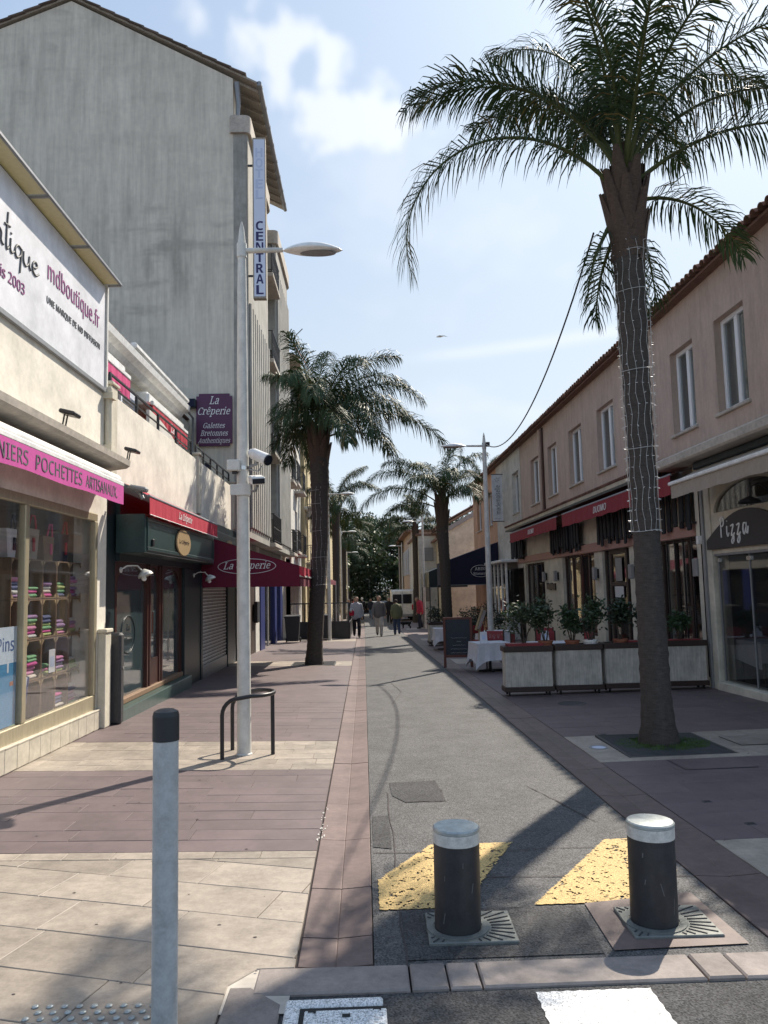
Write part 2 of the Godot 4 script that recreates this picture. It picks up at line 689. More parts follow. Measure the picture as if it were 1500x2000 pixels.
func make_materials() -> void:
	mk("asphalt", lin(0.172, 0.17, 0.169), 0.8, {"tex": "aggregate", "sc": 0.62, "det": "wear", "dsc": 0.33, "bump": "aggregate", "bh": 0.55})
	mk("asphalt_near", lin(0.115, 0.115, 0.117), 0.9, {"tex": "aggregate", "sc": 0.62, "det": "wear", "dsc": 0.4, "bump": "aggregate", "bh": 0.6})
	mk("earth", lin(0.16, 0.14, 0.12), 0.95, {"tex": "grain", "sc": 0.6, "det": "blotch", "dsc": 0.1})
	mk("joint", lin(0.075, 0.062, 0.06), 0.95, {"tex": "grain", "sc": 2.0})
	for i in 5:
		var k: float = [1.0, 0.9, 1.08, 0.82, 0.96][i]
		mk("beige_stone_%d" % i, lin(0.45 * k, 0.385 * k, 0.315 * k), 0.55, {"tex": "stone", "sc": 0.9, "off": Vector3(i * 0.37, i * 0.21, i * 0.53), "det": "wear", "dsc": 0.5 + 0.06 * i, "doff": Vector3(i * 0.3, 0, i * 0.17), "bump": "stone", "bh": 0.12})
	for i in 4:
		var k: float = [1.0, 0.96, 1.04, 0.98][i]
		mk("mauve_paver_%d" % i, lin(0.176 * k, 0.132 * k, 0.132 * k), 0.6, {"tex": "grain", "sc": 1.3, "off": Vector3(i * 0.31, 0, i * 0.47), "det": "blotch", "dsc": 0.37, "doff": Vector3(i * 0.2, 0, i * 0.4), "bump": "grain", "bh": 0.1})
	for i in 3:
		var k: float = [1.0, 0.88, 1.08][i]
		mk("red_stone_%d" % i, lin(0.215 * k, 0.15 * k, 0.135 * k), 0.6, {"tex": "stone", "sc": 1.1, "off": Vector3(i * 0.27, 0, i * 0.33), "det": "wear", "dsc": 0.6, "bump": "grain", "bh": 0.15})
		mk("kerb_stone_%d" % i, lin(0.36 * k, 0.31 * k, 0.28 * k), 0.8, {"tex": "grain", "sc": 1.2, "off": Vector3(i * 0.27, 0, i * 0.33), "det": "wear", "dsc": 0.7, "bump": "grain", "bh": 0.15})
	mk("white_marking", lin(0.92, 0.92, 0.90), 0.7, {"tex": "worn_paint", "sc": 1.0, "bump": "aggregate", "bh": 0.2})
	mk("yellow_marking", lin(0.76, 0.53, 0.21), 0.75, {"tex": "worn_paint", "sc": 1.2, "bump": "aggregate", "bh": 0.3})
	M.white_marking.detail_enabled = false
	mk("cream_stucco", lin(0.94, 0.89, 0.77), 0.92, {"tex": "grain", "sc": 0.8, "det": "blotch", "dsc": 0.25, "bump": "grain", "bh": 0.25})
	mk("cream_plain", lin(0.74, 0.69, 0.56), 0.9, {"tex": "grain", "sc": 0.7, "det": "blotch", "dsc": 0.3, "bump": "grain", "bh": 0.15})
	mk("gable_render", lin(0.82, 0.76, 0.64), 0.95, {"tex": "grime", "sc": 0.052, "det": "streak", "dsc": Vector3(0.30, 0.10, 0.30), "bump": "grain", "bh": 0.4})
	mk("hotel_render", lin(0.44, 0.43, 0.39), 0.9, {"tex": "streak", "sc": 0.35, "det": "blotch", "dsc": 0.2})
	mk("pink_stucco", lin(0.61, 0.475, 0.39), 0.92, {"tex": "grain", "sc": 0.7, "det": "streak", "dsc": 0.2, "bump": "grain", "bh": 0.25})
	mk("orange_stucco", lin(0.66, 0.40, 0.26), 0.92, {"tex": "grain", "sc": 0.7, "det": "blotch", "dsc": 0.16})
	mk("white_stucco", lin(0.74, 0.72, 0.66), 0.92, {"tex": "grain", "sc": 0.7, "det": "stain", "dsc": 0.12, "bump": "grain", "bh": 0.2})
	mk("yellow_stucco", lin(0.72, 0.60, 0.36), 0.92, {"tex": "grain", "sc": 0.7, "det": "blotch", "dsc": 0.2})
	mk("pink_band", lin(0.46, 0.27, 0.22), 0.85, {"tex": "grain", "sc": 0.8})
	mk("ledge_concrete", lin(0.55, 0.50, 0.43), 0.9, {"tex": "stain", "sc": 0.5, "bump": "grain", "bh": 0.3})
	for i in 3:
		var k: float = [1.0, 0.78, 1.2][i]
		mk("clay_tile_%d" % i, lin(0.27 * k, 0.155 * k, 0.115 * k), 0.85, {"tex": "blotch", "sc": 1.4, "off": Vector3(i * 0.3, i * 0.2, 0), "bump": "grain", "bh": 0.2})
		mk("grey_tile_%d" % i, lin(0.16 * k, 0.13 * k, 0.115 * k), 0.85, {"tex": "blotch", "sc": 0.8, "off": Vector3(i * 0.3, i * 0.2, 0)})
	mk("white_paint", lin(0.78, 0.78, 0.76), 0.42, {"tex": "blotch", "sc": 0.9})
	M.white_paint.albedo_color = lin(0.92, 0.92, 0.89)
	mk("post_white", lin(0.72, 0.71, 0.655), 0.45, {"tex": "blotch", "sc": 0.7})
	mk("window_white", lin(0.78, 0.79, 0.80), 0.4)
	mk("shutter_white", lin(0.62, 0.66, 0.74), 0.5)
	mk("black_metal", lin(0.022, 0.022, 0.025), 0.4, {"tex": "grain", "sc": 2.0})
	mk("bollard_black", lin(0.042, 0.042, 0.046), 0.5, {"tex": "wear", "sc": 2.2, "det": "streak", "dsc": 1.4, "bump": "grain", "bh": 0.05})
	mk("cap_black", lin(0.03, 0.032, 0.036), 0.55, {"tex": "grain", "sc": 3.0})
	mk("worn_steel", lin(0.46, 0.50, 0.49), 0.42, {"tex": "wear", "sc": 3.0, "metal": 0.35})
	mk("cast_iron", lin(0.20, 0.215, 0.20), 0.6, {"tex": "wear", "sc": 2.4, "metal": 0.25, "bump": "grain", "bh": 0.1})
	mk("dark_iron", lin(0.06, 0.06, 0.062), 0.6, {"tex": "wear", "sc": 2.4})
	mk("white_band", lin(0.72, 0.71, 0.66), 0.6, {"tex": "wear", "sc": 4.0})
	mk("grey_plastic", lin(0.28, 0.29, 0.31), 0.5)
	mk("lens", lin(0.02, 0.022, 0.03), 0.08)
	mk("stainless", lin(0.6, 0.6, 0.6), 0.18, {"metal": 1.0})
	mk("alu_gold", lin(0.50, 0.44, 0.30), 0.38, {"tex": "streak", "sc": 0.8, "metal": 0.45})
	mk("tile_cream", lin(0.70, 0.64, 0.52), 0.5, {"tex": "grain", "sc": 1.2, "det": "blotch", "dsc": 0.9})
	mk("green_lacquer", lin(0.030, 0.062, 0.062), 0.32, {"tex": "wear", "sc": 0.8})
	mk("green_dark", lin(0.012, 0.026, 0.030), 0.4, {"tex": "grain", "sc": 1.0})
	mk("green_marble", lin(0.07, 0.12, 0.11), 0.3, {"tex": "stain", "sc": 1.4})
	mk("mahogany", lin(0.075, 0.022, 0.016), 0.35, {"tex": "wood", "sc": 1.2})
	mk("red_wood", lin(0.16, 0.045, 0.028), 0.5, {"tex": "wood", "sc": 1.6})
	mk("dark_wood", lin(0.055, 0.03, 0.022), 0.55, {"tex": "wood", "sc": 1.6})
	mk("pale_wood", lin(0.55, 0.40, 0.22), 0.6, {"tex": "wood", "sc": 1.5})
	mk("crate_wood", lin(0.30, 0.19, 0.115), 0.75, {"tex": "wood", "sc": 1.8})
	mk("whitewash", lin(0.74, 0.70, 0.62), 0.75, {"tex": "wood", "sc": Vector3(0.9, 0.5, 0.9), "det": "blotch", "dsc": 0.8, "bump": "wood", "bh": 0.1})
	mk("fabric_magenta", lin(0.70, 0.10, 0.42), 0.85, {"tex": "cloth", "sc": 1.5, "back": lin(0.30, 0.04, 0.18)})
	mk("fabric_pink", lin(0.78, 0.08, 0.27), 0.85, {"tex": "cloth", "sc": 1.5, "back": lin(0.32, 0.03, 0.10)})
	mk("fabric_red", lin(0.56, 0.022, 0.06), 0.85, {"tex": "cloth", "sc": 1.5, "back": lin(0.25, 0.01, 0.02)})
	mk("fabric_wine", lin(0.17, 0.010, 0.035), 0.85, {"tex": "cloth", "sc": 1.5, "back": lin(0.10, 0.006, 0.015)})
	mk("fabric_duomo", lin(0.30, 0.03, 0.042), 0.85, {"tex": "cloth", "sc": 1.5, "back": lin(0.12, 0.01, 0.01)})
	mk("fabric_navy", lin(0.012, 0.014, 0.042), 0.85, {"tex": "cloth", "sc": 1.5})
	mk("fabric_beige", lin(0.46, 0.40, 0.33), 0.9, {"tex": "cloth", "sc": 1.5, "back": lin(0.15, 0.13, 0.1)})
	mk("fabric_black", lin(0.012, 0.013, 0.017), 0.8, {"tex": "streak", "sc": 1.2})
	mk("fabric_white", lin(0.74, 0.74, 0.76), 0.9, {"tex": "cloth", "sc": 1.4})
	mk("purple_sign", lin(0.085, 0.012, 0.065), 0.4)
	mk("lettering_white", lin(0.8, 0.8, 0.78), 0.6)
	mk("lettering_navy", lin(0.02, 0.018, 0.11), 0.5)
	mk("lettering_faded", lin(0.52, 0.60, 0.77), 0.5)
	mk("lettering_grey", lin(0.11, 0.115, 0.12), 0.6)
	mk("lettering_purple", lin(0.26, 0.055, 0.20), 0.6)
	mk("lettering_blue", lin(0.06, 0.12, 0.30), 0.6)
	mk("sign_white", lin(0.80, 0.81, 0.84), 0.45, {"tex": "blotch", "sc": 0.35})
	M.sign_white.albedo_color = lin(0.80, 0.81, 0.85)
	mk("sign_blue_white", lin(0.66, 0.72, 0.86), 0.35)
	mk("sign_black", lin(0.025, 0.025, 0.03), 0.5)
	mk("sign_gold", lin(0.46, 0.32, 0.16), 0.5, {"tex": "wood", "sc": 2.0})
	mk("slate", lin(0.022, 0.03, 0.045), 0.55, {"tex": "wear", "sc": 1.5})
	mk("chalk", lin(0.6, 0.6, 0.58), 0.9)
	mk("yellow_panel", lin(0.66, 0.63, 0.50), 0.7, {"tex": "grain", "sc": 1.0, "back": lin(0.66, 0.63, 0.48)})
	mk("bark_palm", lin(0.105, 0.087, 0.074), 0.92, {"tex": "bark", "sc": Vector3(1.3, 1.3, 1.3), "bump": "bark", "bh": 1.2})
	mk("boot_palm_b", lin(0.24, 0.175, 0.13), 0.9, {"tex": "bark", "sc": 1.6, "bump": "streak", "bh": 0.8})
	mk("boot_palm", lin(0.13, 0.088, 0.062), 0.9, {"tex": "bark", "sc": 2.0, "bump": "streak", "bh": 0.8})
	mk("leaf_palm", lin(0.062, 0.105, 0.040), 0.55, {"vc": true, "spec": 0.35, "back": lin(0.07, 0.10, 0.025)})
	M.leaf_palm.albedo_color = Color.WHITE
	mk("leaf", Color.WHITE, 0.5, {"vc": true, "back": lin(0.12, 0.2, 0.05)})
	mk("trunk", lin(0.12, 0.09, 0.07), 0.95, {"tex": "bark", "sc": 1.5})
	mk("grass", lin(0.06, 0.11, 0.025), 0.8, {"back": lin(0.05, 0.09, 0.02)})
	mk("terracotta", lin(0.36, 0.13, 0.075), 0.85, {"tex": "blotch", "sc": 2.0})
	mk("pot_red", lin(0.24, 0.025, 0.03), 0.5)
	mk("room_dark", lin(0.24, 0.22, 0.20), 0.9, {"tex": "blotch", "sc": 0.6})
	mk("room_mid", lin(0.34, 0.30, 0.25), 0.9, {"tex": "blotch", "sc": 0.6})
	mk("soffit_wood", lin(0.46, 0.41, 0.34), 0.85, {"tex": "wood", "sc": 0.7})
	mk("blue_paint", lin(0.012, 0.025, 0.14), 0.45)
	mk("zinc", lin(0.30, 0.31, 0.32), 0.45, {"tex": "streak", "sc": 0.8, "metal": 0.3})
	mk("skin", lin(0.50, 0.30, 0.21), 0.6)
	mk("painted", Color.WHITE, 0.8, {"vc": true})
	mk("post_grey", lin(0.56, 0.575, 0.57), 0.5, {"tex": "wear", "sc": 0.9})
	mk("scuffed", lin(0.13, 0.13, 0.13), 0.6)
	mk("rubber", lin(0.02, 0.02, 0.02), 0.8)
	mk("wire", lin(0.015, 0.015, 0.015), 0.6)
	mk("wire_white", lin(0.55, 0.55, 0.52), 0.5)
	mk("bulb_clear", lin(0.85, 0.85, 0.82), 0.25)
	glass("pane", Color(0.3, 0.34, 0.34), 0.03)
	glass("pane_dark", Color(0.10, 0.12, 0.13), 0.3)
	glass("pane_sky", Color(0.34, 0.42, 0.44), 0.25)
	M.white_metal = M.white_paint


# ------------------------------------------------------------------ ground and paving
func build_ground() -> void:
	var g := structure("ground")
	var mb := MB.new()
	for zz in [[60.0, 0.0], [0.0, -60.0], [-60.0, -160.0], [-160.0, -600.0]]:
		for xx in [[-400.0, -3.52], [-3.52, -0.32], [-0.32, 2.25], [2.25, 5.85], [5.85, 400.0]]:
			var za: float = zz[0]
			var zb: float = zz[1]
			var xa: float = xx[0]
			var xb: float = xx[1]
			mb.quad(Vector3(xa, gy(xa, za) - 0.07, za), Vector3(xb, gy(xb, za) - 0.07, za), Vector3(xb, gy(xb, zb) - 0.07, zb), Vector3(xa, gy(xa, zb) - 0.07, zb))
	part(g, "earth_sheet", mb, M.earth)
	# the lane: asphalt worn and patched
	var road := structure("road")
	part(road, "asphalt_surface", sheet(0.015, 1.845, -3.55, -120.0, -0.004, 2, 60), M.asphalt)
	var fr := structure("cross_street")
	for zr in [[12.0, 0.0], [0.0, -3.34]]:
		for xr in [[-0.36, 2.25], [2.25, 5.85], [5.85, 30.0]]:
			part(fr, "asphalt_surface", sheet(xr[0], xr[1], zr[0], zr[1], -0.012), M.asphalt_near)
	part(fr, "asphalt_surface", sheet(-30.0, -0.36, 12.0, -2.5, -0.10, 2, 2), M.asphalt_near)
	# saw cuts and cracks in the asphalt
	var cuts := [[[0.03, -5.08], [0.7, -5.05], [1.2, -5.06], [1.83, -5.02]], [[0.03, -4.58], [0.6, -4.6], [1.83, -4.5]], [[0.16, -3.56], [0.15, -4.4], [0.17, -5.3], [0.16, -6.6]], [[0.55, -7.0], [0.62, -6.6], [0.60, -6.35]], [[0.05, -6.95], [0.3, -6.93], [0.62, -6.98]], [[0.3, -6.3], [0.62, -6.28]], [[1.35, -6.7], [1.5, -6.1], [1.62, -5.6]], [[0.2, -4.6], [0.33, -4.4], [0.2, -4.2]], [[0.4, -12.0], [0.62, -13.6], [0.5, -15.0], [0.7, -17.0]], [[0.05, -9.9], [0.3, -9.85], [0.5, -9.95]]]
	for c in cuts:
		var cm := MB.new()
		for i in c.size() - 1:
			var a := Vector2(c[i][0], c[i][1])
			var b := Vector2(c[i + 1][0], c[i + 1][1])
			var steps := 6
			var pr := a
			for k in steps:
				var t := a.lerp(b, (k + 1.0) / steps) + Vector2(rng.randf_range(-0.008, 0.008), rng.randf_range(-0.008, 0.008))
				var nn := (t - pr).orthogonal().normalized() * rng.randf_range(0.0025, 0.0055)
				cm.quad(Vector3(pr.x + nn.x, gy(pr.x, pr.y) + 0.001, pr.y + nn.y), Vector3(pr.x - nn.x, gy(pr.x, pr.y) + 0.001, pr.y - nn.y), Vector3(t.x - nn.x, gy(t.x, t.y) + 0.001, t.y - nn.y), Vector3(t.x + nn.x, gy(t.x, t.y) + 0.001, t.y + nn.y))
				pr = t
		part(road, "crack", cm, M.joint)
	# yellow chevron remains and the white bar of the crossing
	for p in [[Vector2(0.05, -4.6), Vector2(0.40, -5.2), Vector2(0.94, -5.2), Vector2(0.48, -4.17), Vector2(0.05, -4.17)], [Vector2(0.86, -4.17), Vector2(1.55, -5.2), Vector2(1.78, -5.2), Vector2(1.78, -4.6), Vector2(1.36, -4.17)]]:
		worn_marking(road, "yellow_marking", PackedVector2Array(p), M.yellow_marking, 0.0025, 0.31)
	# repair patches
	for p in [[Vector2(0.19, -6.95), Vector2(0.6, -6.98), Vector2(0.62, -6.3), Vector2(0.3, -6.28), Vector2(0.2, -6.5)], [Vector2(0.03, -5.9), Vector2(0.15, -5.92), Vector2(0.15, -5.15), Vector2(0.03, -5.2)], [Vector2(0.16, -3.6), Vector2(1.05, -3.6), Vector2(1.08, -4.14), Vector2(0.16, -4.16)]]:
		flat(road, "repair_patch", PackedVector2Array(p), M.asphalt_near, 0.0005)
	for x in [0.67, 1.75, 2.8, 3.9]:
		worn_marking(fr, "white_bar", rect(x, x + 0.47, -3.30, -1.8), M.white_marking, -0.008, 0.05)


# painted marking worn through to the asphalt: small flakes, missing where the wear is deepest
func worn_marking(parent: Node3D, called: String, poly: PackedVector2Array, m: Material, lift: float, worn: float) -> void:
	var f := FastNoiseLite.new()
	f.seed = 3
	f.frequency = 9.0
	f.fractal_octaves = 6
	f.fractal_gain = 0.75
	var lo := poly[0]
	var hi := poly[0]
	for p in poly:
		lo = lo.min(p)
		hi = hi.max(p)
	var c := 0.011
	var mb := MB.new()
	var nx := int((hi.x - lo.x) / c) + 1
	var nz := int((hi.y - lo.y) / c) + 1
	var at := func(i: int, j: int) -> Vector3:
		var x := lo.x + i * c + 0.0028 * sin(i * 12.9 + j * 7.3)
		var z := lo.y + j * c + 0.0028 * sin(i * 5.1 + j * 17.7)
		return Vector3(x, gy(x, z) + lift, z)
	for i in nx:
		for j in nz:
			var q := Vector2(lo.x + (i + 0.5) * c, lo.y + (j + 0.5) * c)
			if not Geometry2D.is_point_in_polygon(q, poly):
				continue
			if 0.5 + 0.6 * f.get_noise_2d(q.x, q.y) + rng.randf_range(-0.16, 0.16) < worn:
				continue
			mb.quad(at.call(i, j + 1), at.call(i + 1, j + 1), at.call(i + 1, j), at.call(i, j))
	part(parent, called, mb, m)


func flat(parent: Node3D, called: String, poly: PackedVector2Array, m: Material, lift: float) -> void:
	var mb := MB.new()
	var idx := Geometry2D.triangulate_polygon(poly)
	for i in range(0, idx.size(), 3):
		var t := []
		for k in 3:
			var p := poly[idx[i + k]]
			t.append(Vector3(p.x, gy(p.x, p.y) + lift, p.y))
		if (t[1] - t[0]).cross(t[2] - t[0]).y < 0:
			mb.tri(t[0], t[2], t[1])
		else:
			mb.tri(t[0], t[1], t[2])
	part(parent, called, mb, m)


# rows of pieces across x0..x1; the row depth dz, the piece length about l, joints staggered
func courses(parent: Node3D, called: String, x0: float, x1: float, z0: float, z1: float, dz: float, l: float, mats: Array, hole = null) -> void:
	var z := z0
	var row := 0
	while z > z1 + 0.02:
		var zb := maxf(z - dz, z1)
		if zb - z1 < dz * 0.3:
			zb = z1
		var x := x0
		var first := true
		while x < x1 - 0.01:
			var len := l * rng.randf_range(0.9, 1.1)
			if first:
				len *= [0.45, 0.8, 0.6, 0.95][row % 4]
				first = false
			var xb := x + len
			if x1 - xb < l * 0.3:
				xb = x1
			var poly := rect(x, xb, z, zb)
			var polys := [poly]
			if hole != null:
				polys = Geometry2D.clip_polygons(poly, hole)
			for p in polys:
				slab(parent, called, p, mats[rng.randi() % mats.size()], 0.0, 0.05, 0.0014, 0.002, Vector3(rng.randf_range(-1, 1) * 0.002, rng.randf_range(-0.001, 0.0015), rng.randf_range(-1, 1) * 0.003))
			x = xb
		z = zb
		row += 1


func build_paving() -> void:
	var beige := []
	var mauve := []
	for i in 5:
		beige.append(M["beige_stone_%d" % i])
	for i in 4:
		mauve.append(M["mauve_paver_%d" % i])
	var L := structure("pavement")
	part(L, "joint_bed", sheet(-3.5, -0.32, -2.5, -22.0, -0.014, 1, 8), M.joint)
	# big slabs in the foreground, laid askew
	var keep := PackedVector2Array([Vector2(-3.5, -2.5), Vector2(-0.60, -2.5), Vector2(-0.60, -3.42), Vector2(-0.50, -3.56), Vector2(-0.335, -3.57), Vector2(-0.335, -5.02), Vector2(-3.5, -5.02)])
	var dirx := Vector2(cos(0.26), sin(0.26))
	var dirz := Vector2(sin(0.26), -cos(0.26))
	var o := Vector2(-2.05, -4.50)
	for r in range(-8, 5):
		var s: float = -4.0 + [0.15, 0.48, 0.3, 0.62][(r + 8) % 4]
		while s < 4.0:
			var ln := 0.66 * rng.randf_range(0.85, 1.15)
			var p: Vector2 = o + dirx * s + dirz * (r * 0.373)
			var poly := PackedVector2Array([p, p + dirx * ln, p + dirx * ln + dirz * 0.373, p + dirz * 0.373])
			for q in Geometry2D.intersect_polygons(poly, keep):
				if q.size() >= 3:
					slab(L, "paving_slab", q, beige[rng.randi() % 5], 0.0, 0.05, 0.0022, 0.003, Vector3(rng.randf_range(-1, 1) * 0.003, rng.randf_range(-0.001, 0.002), rng.randf_range(-1, 1) * 0.003))
			s += ln
	courses(L, "paving_slab", -3.5, -0.335, -5.025, -5.16, 0.135, 0.3, beige)
	courses(L, "paver", -3.5, -0.335, -5.165, -7.56, 0.24, 0.85, mauve)
	courses(L, "paving_slab", -3.5, -0.335, -7.565, -9.06, 0.25, 0.38, beige)
	courses(L, "paver", -3.5, -0.335, -9.065, -12.4, 0.28, 0.95, mauve)
	part(L, "paver_field", sheet(-3.5, -0.335, -12.41, -19.25, 0.0, 1, 3), M.mauve_paver_0).set_meta("kind", "stuff")
	courses(L, "paving_slab", -3.5, -0.335, -19.26, -20.75, 0.5, 0.5, beige, rect(-1.85, -0.75, -19.32, -20.4))
	var z := -20.76
	for k in 9:
		part(L, "paver_field", sheet(-4.2, -0.335, z, z - 9.9, 0.0, 1, 2), M["mauve_paver_%d" % (k % 4)]).set_meta("kind", "stuff")
		part(L, "slab_band", sheet(-4.2, -0.335, z - 9.905, z - 11.5, 0.0), M["beige_stone_%d" % (k % 5)])
		z -= 11.505
	# studded warning strip by the crossing
	var studs := thing("tactile_paving", "grey warning strip of raised studs at the pavement edge", "tactile paving", Vector3(-1.2, gy(-1.2, -3.0), -3.0))
	var base := MB.new()
	var qa := rect(-1.36, -0.86, -2.6, -3.27)
	var tp := MB.new()
	tp.lathe([Vector2(0.014, 0.0), Vector2(0.0125, 0.003), Vector2(0.008, 0.0055), Vector2(0.0, 0.0062)], 12)
	var sm := tp.mesh()
	for i in 9:
		for j in 9:
			var sx := -1.335 + 0.058 * i + (0.029 if j % 2 else 0.0)
			var sz := -3.262 + 0.046 * j
			if sx < -0.86:
				partm(studs, "stud", sm, M.worn_steel, Vector3(sx, gy(sx, sz) + 0.0045, sz))
	# the two gutters: dished red stones with a shallow middle groove
	for side in 2:
		var G := structure("gutter_left" if side == 0 else "gutter_right")
		var x0: float = -0.325 if side == 0 else 1.855
		var x1: float = 0.010 if side == 0 else 2.24
		var zz := -3.58
		var lens: Array = [0.30, 0.63, 0.88, 0.92, 0.98, 0.55, 1.45, 1.2]
		var n := 0
		while zz > -46.0:
			var l: float = lens[n % lens.size()] if zz > -9.0 else 1.1
			if zz < -22.0:
				l = 4.4
			var ze := zz - l + 0.007
			var mb := MB.new()
			var w := x1 - x0
			var ym := gy((x0 + x1) * 0.5, 0)
			var prof := [[0.0, -0.003], [0.012, 0.0], [0.3, -0.007], [0.485, -0.010], [0.5, -0.0135], [0.515, -0.010], [0.7, -0.007], [0.988, 0.0], [1.0, -0.003]]
			var dy := rng.randf_range(-0.002, 0.002)
			for i in prof.size() - 1:
				var xa: float = x0 + w * prof[i][0]
				var xb: float = x0 + w * prof[i + 1][0]
				var ya: float = prof[i][1] + dy + ym
				var yb: float = prof[i + 1][1] + dy + ym
				mb.quad(Vector3(xa, SLOPE * zz + ya, zz), Vector3(xb, SLOPE * zz + yb, zz), Vector3(xb, SLOPE * ze + yb, ze), Vector3(xa, SLOPE * ze + ya, ze))
				mb.quad(Vector3(xa, SLOPE * zz + ya - 0.05, zz), Vector3(xb, SLOPE * zz + yb - 0.05, zz), Vector3(xb, SLOPE * zz + yb, zz), Vector3(xa, SLOPE * zz + ya, zz))
			mb.quad(Vector3(x0, SLOPE * ze - 0.05, ze), Vector3(x0, SLOPE * zz - 0.05, zz), Vector3(x0, SLOPE * zz - 0.003, zz), Vector3(x0, SLOPE * ze - 0.003, ze))
			mb.quad(Vector3(x1, SLOPE * zz - 0.05, zz), Vector3(x1, SLOPE * ze - 0.05, ze), Vector3(x1, SLOPE * ze - 0.003, ze), Vector3(x1, SLOPE * zz - 0.003, zz))
			part(G, "gutter_stone", mb, M["red_stone_%d" % (rng.randi() % 3)])
			zz -= l
			n += 1
	# kerb along the cross street
	var K := structure("kerb")
	var kx := [-0.495, 0.165, 0.325, 0.462, 1.405, 1.565, 2.35, 3.1, 3.9, 4.8]
	for i in kx.size() - 1:
		slab(K, "kerb_stone", rect(kx[i], kx[i + 1], -3.335, -3.565), M["kerb_stone_%d" % (i % 3)], 0.004, 0.12, 0.004, 0.008, Vector3(0.0, rng.randf_range(-0.002, 0.003), 0.004))
	slab(K, "corner_stone", PackedVector2Array([Vector2(-0.60, -2.6), Vector2(-0.36, -2.6), Vector2(-0.36, -3.27), Vector2(-0.50, -3.41), Vector2(-0.598, -3.41)]), M.kerb_stone_1, 0.0, 0.12, 0.004, 0.008)
	flat(K, "cement_patch", PackedVector2Array([Vector2(-0.61, -3.2), Vector2(-0.335, -3.2), Vector2(-0.335, -3.575), Vector2(-0.52, -3.575), Vector2(-0.61, -3.43)]), M.ledge_concrete, -0.0045)
	# old white paint splashed along the gutter edge
	var ps := thing("paint_smear", "dried white paint smear along the left edge of the red gutter", "paint smear", Vector3(-0.32, gy(-0.3, -5.6), -5.6))
	for k in 26:
		var zz := -5.35 - 0.95 * rng.randf()
		var xx := -0.332 + rng.randfn() * 0.012 + (0.02 if rng.randf() < 0.2 else 0.0)
		var pl := PackedVector2Array()
		var r0 := rng.randf_range(0.003, 0.008)
		for j in 7:
			var a := TAU * j / 7.0
			pl.append(Vector2(xx + cos(a) * r0 * rng.randf_range(0.5, 1.2), zz + sin(a) * r0 * 2.4 * rng.randf_range(0.6, 1.3)))
		flat(ps, "fleck", pl, M.white_band, 0.0045)
	# trodden gum and drip spots
	for q in [[L, -3.3, -0.4, 90], [null, 2.3, 5.6, 70]]:
		var gs := thing("gum_spots", "dark trodden spots on the left pavement" if q[0] else "dark trodden spots on the right pavement", "spots", Vector3(q[1], 0, -5))
		gs.set_meta("kind", "stuff")
		var gm := MB.new()
		for k in q[3]:
			var px := rng.randf_range(q[1], q[2])
			var pz := -3.0 - 9.0 * pow(rng.randf(), 1.3)
			if px > 0 and pz > -3.6:
				continue
			var r0 := rng.randf_range(0.004, 0.013)
			var cc := Vector3(px, gy(px, pz) + 0.003, pz)
			for j in 8:
				var a0 := TAU * j / 8.0
				var a1 := TAU * (j + 1) / 8.0
				gm.tri(cc, cc + Vector3(cos(a0) * r0, 0, -sin(a0) * r0 * (0.7 + 0.3 * sin(a0 * 3.0 + k))), cc + Vector3(cos(a1) * r0, 0, -sin(a1) * r0 * (0.7 + 0.3 * sin(a1 * 3.0 + k))))
		part(gs, "spots", gm, M.joint)
	# right pavement
	var R := structure("pavement_right")
	part(R, "joint_bed", sheet(2.24, 5.9, -3.56, -22.0, -0.014, 1, 8), M.joint)
	courses(R, "paving_slab", 2.245, 5.9, -3.57, -5.115, 0.4, 0.65, beige)
	courses(R, "paver", 2.245, 5.9, -5.12, -7.52, 0.3, 0.9, mauve)
	courses(R, "paving_slab", 2.245, 5.9, -7.525, -8.90, 0.46, 0.7, beige, rect(2.58, 3.68, -7.68, -8.82))
	courses(R, "paver", 2.245, 5.9, -8.905, -12.4, 0.3, 0.95, mauve)
	part(R, "paver_field", sheet(2.245, 5.9, -12.41, -19.0, 0.0, 1, 3), M.mauve_paver_1).set_meta("kind", "stuff")
	z = -19.01
	for k in 9:
		part(R, "slab_band", sheet(2.245, 8.0, z, z - 1.5, 0.0), M["beige_stone_%d" % (k % 5)])
		part(R, "paver_field", sheet(2.245, 8.0, z - 1.505, z - 11.0, 0.0, 1, 2), M["mauve_paver_%d" % (k % 4)]).set_meta("kind", "stuff")
		z -= 11.005


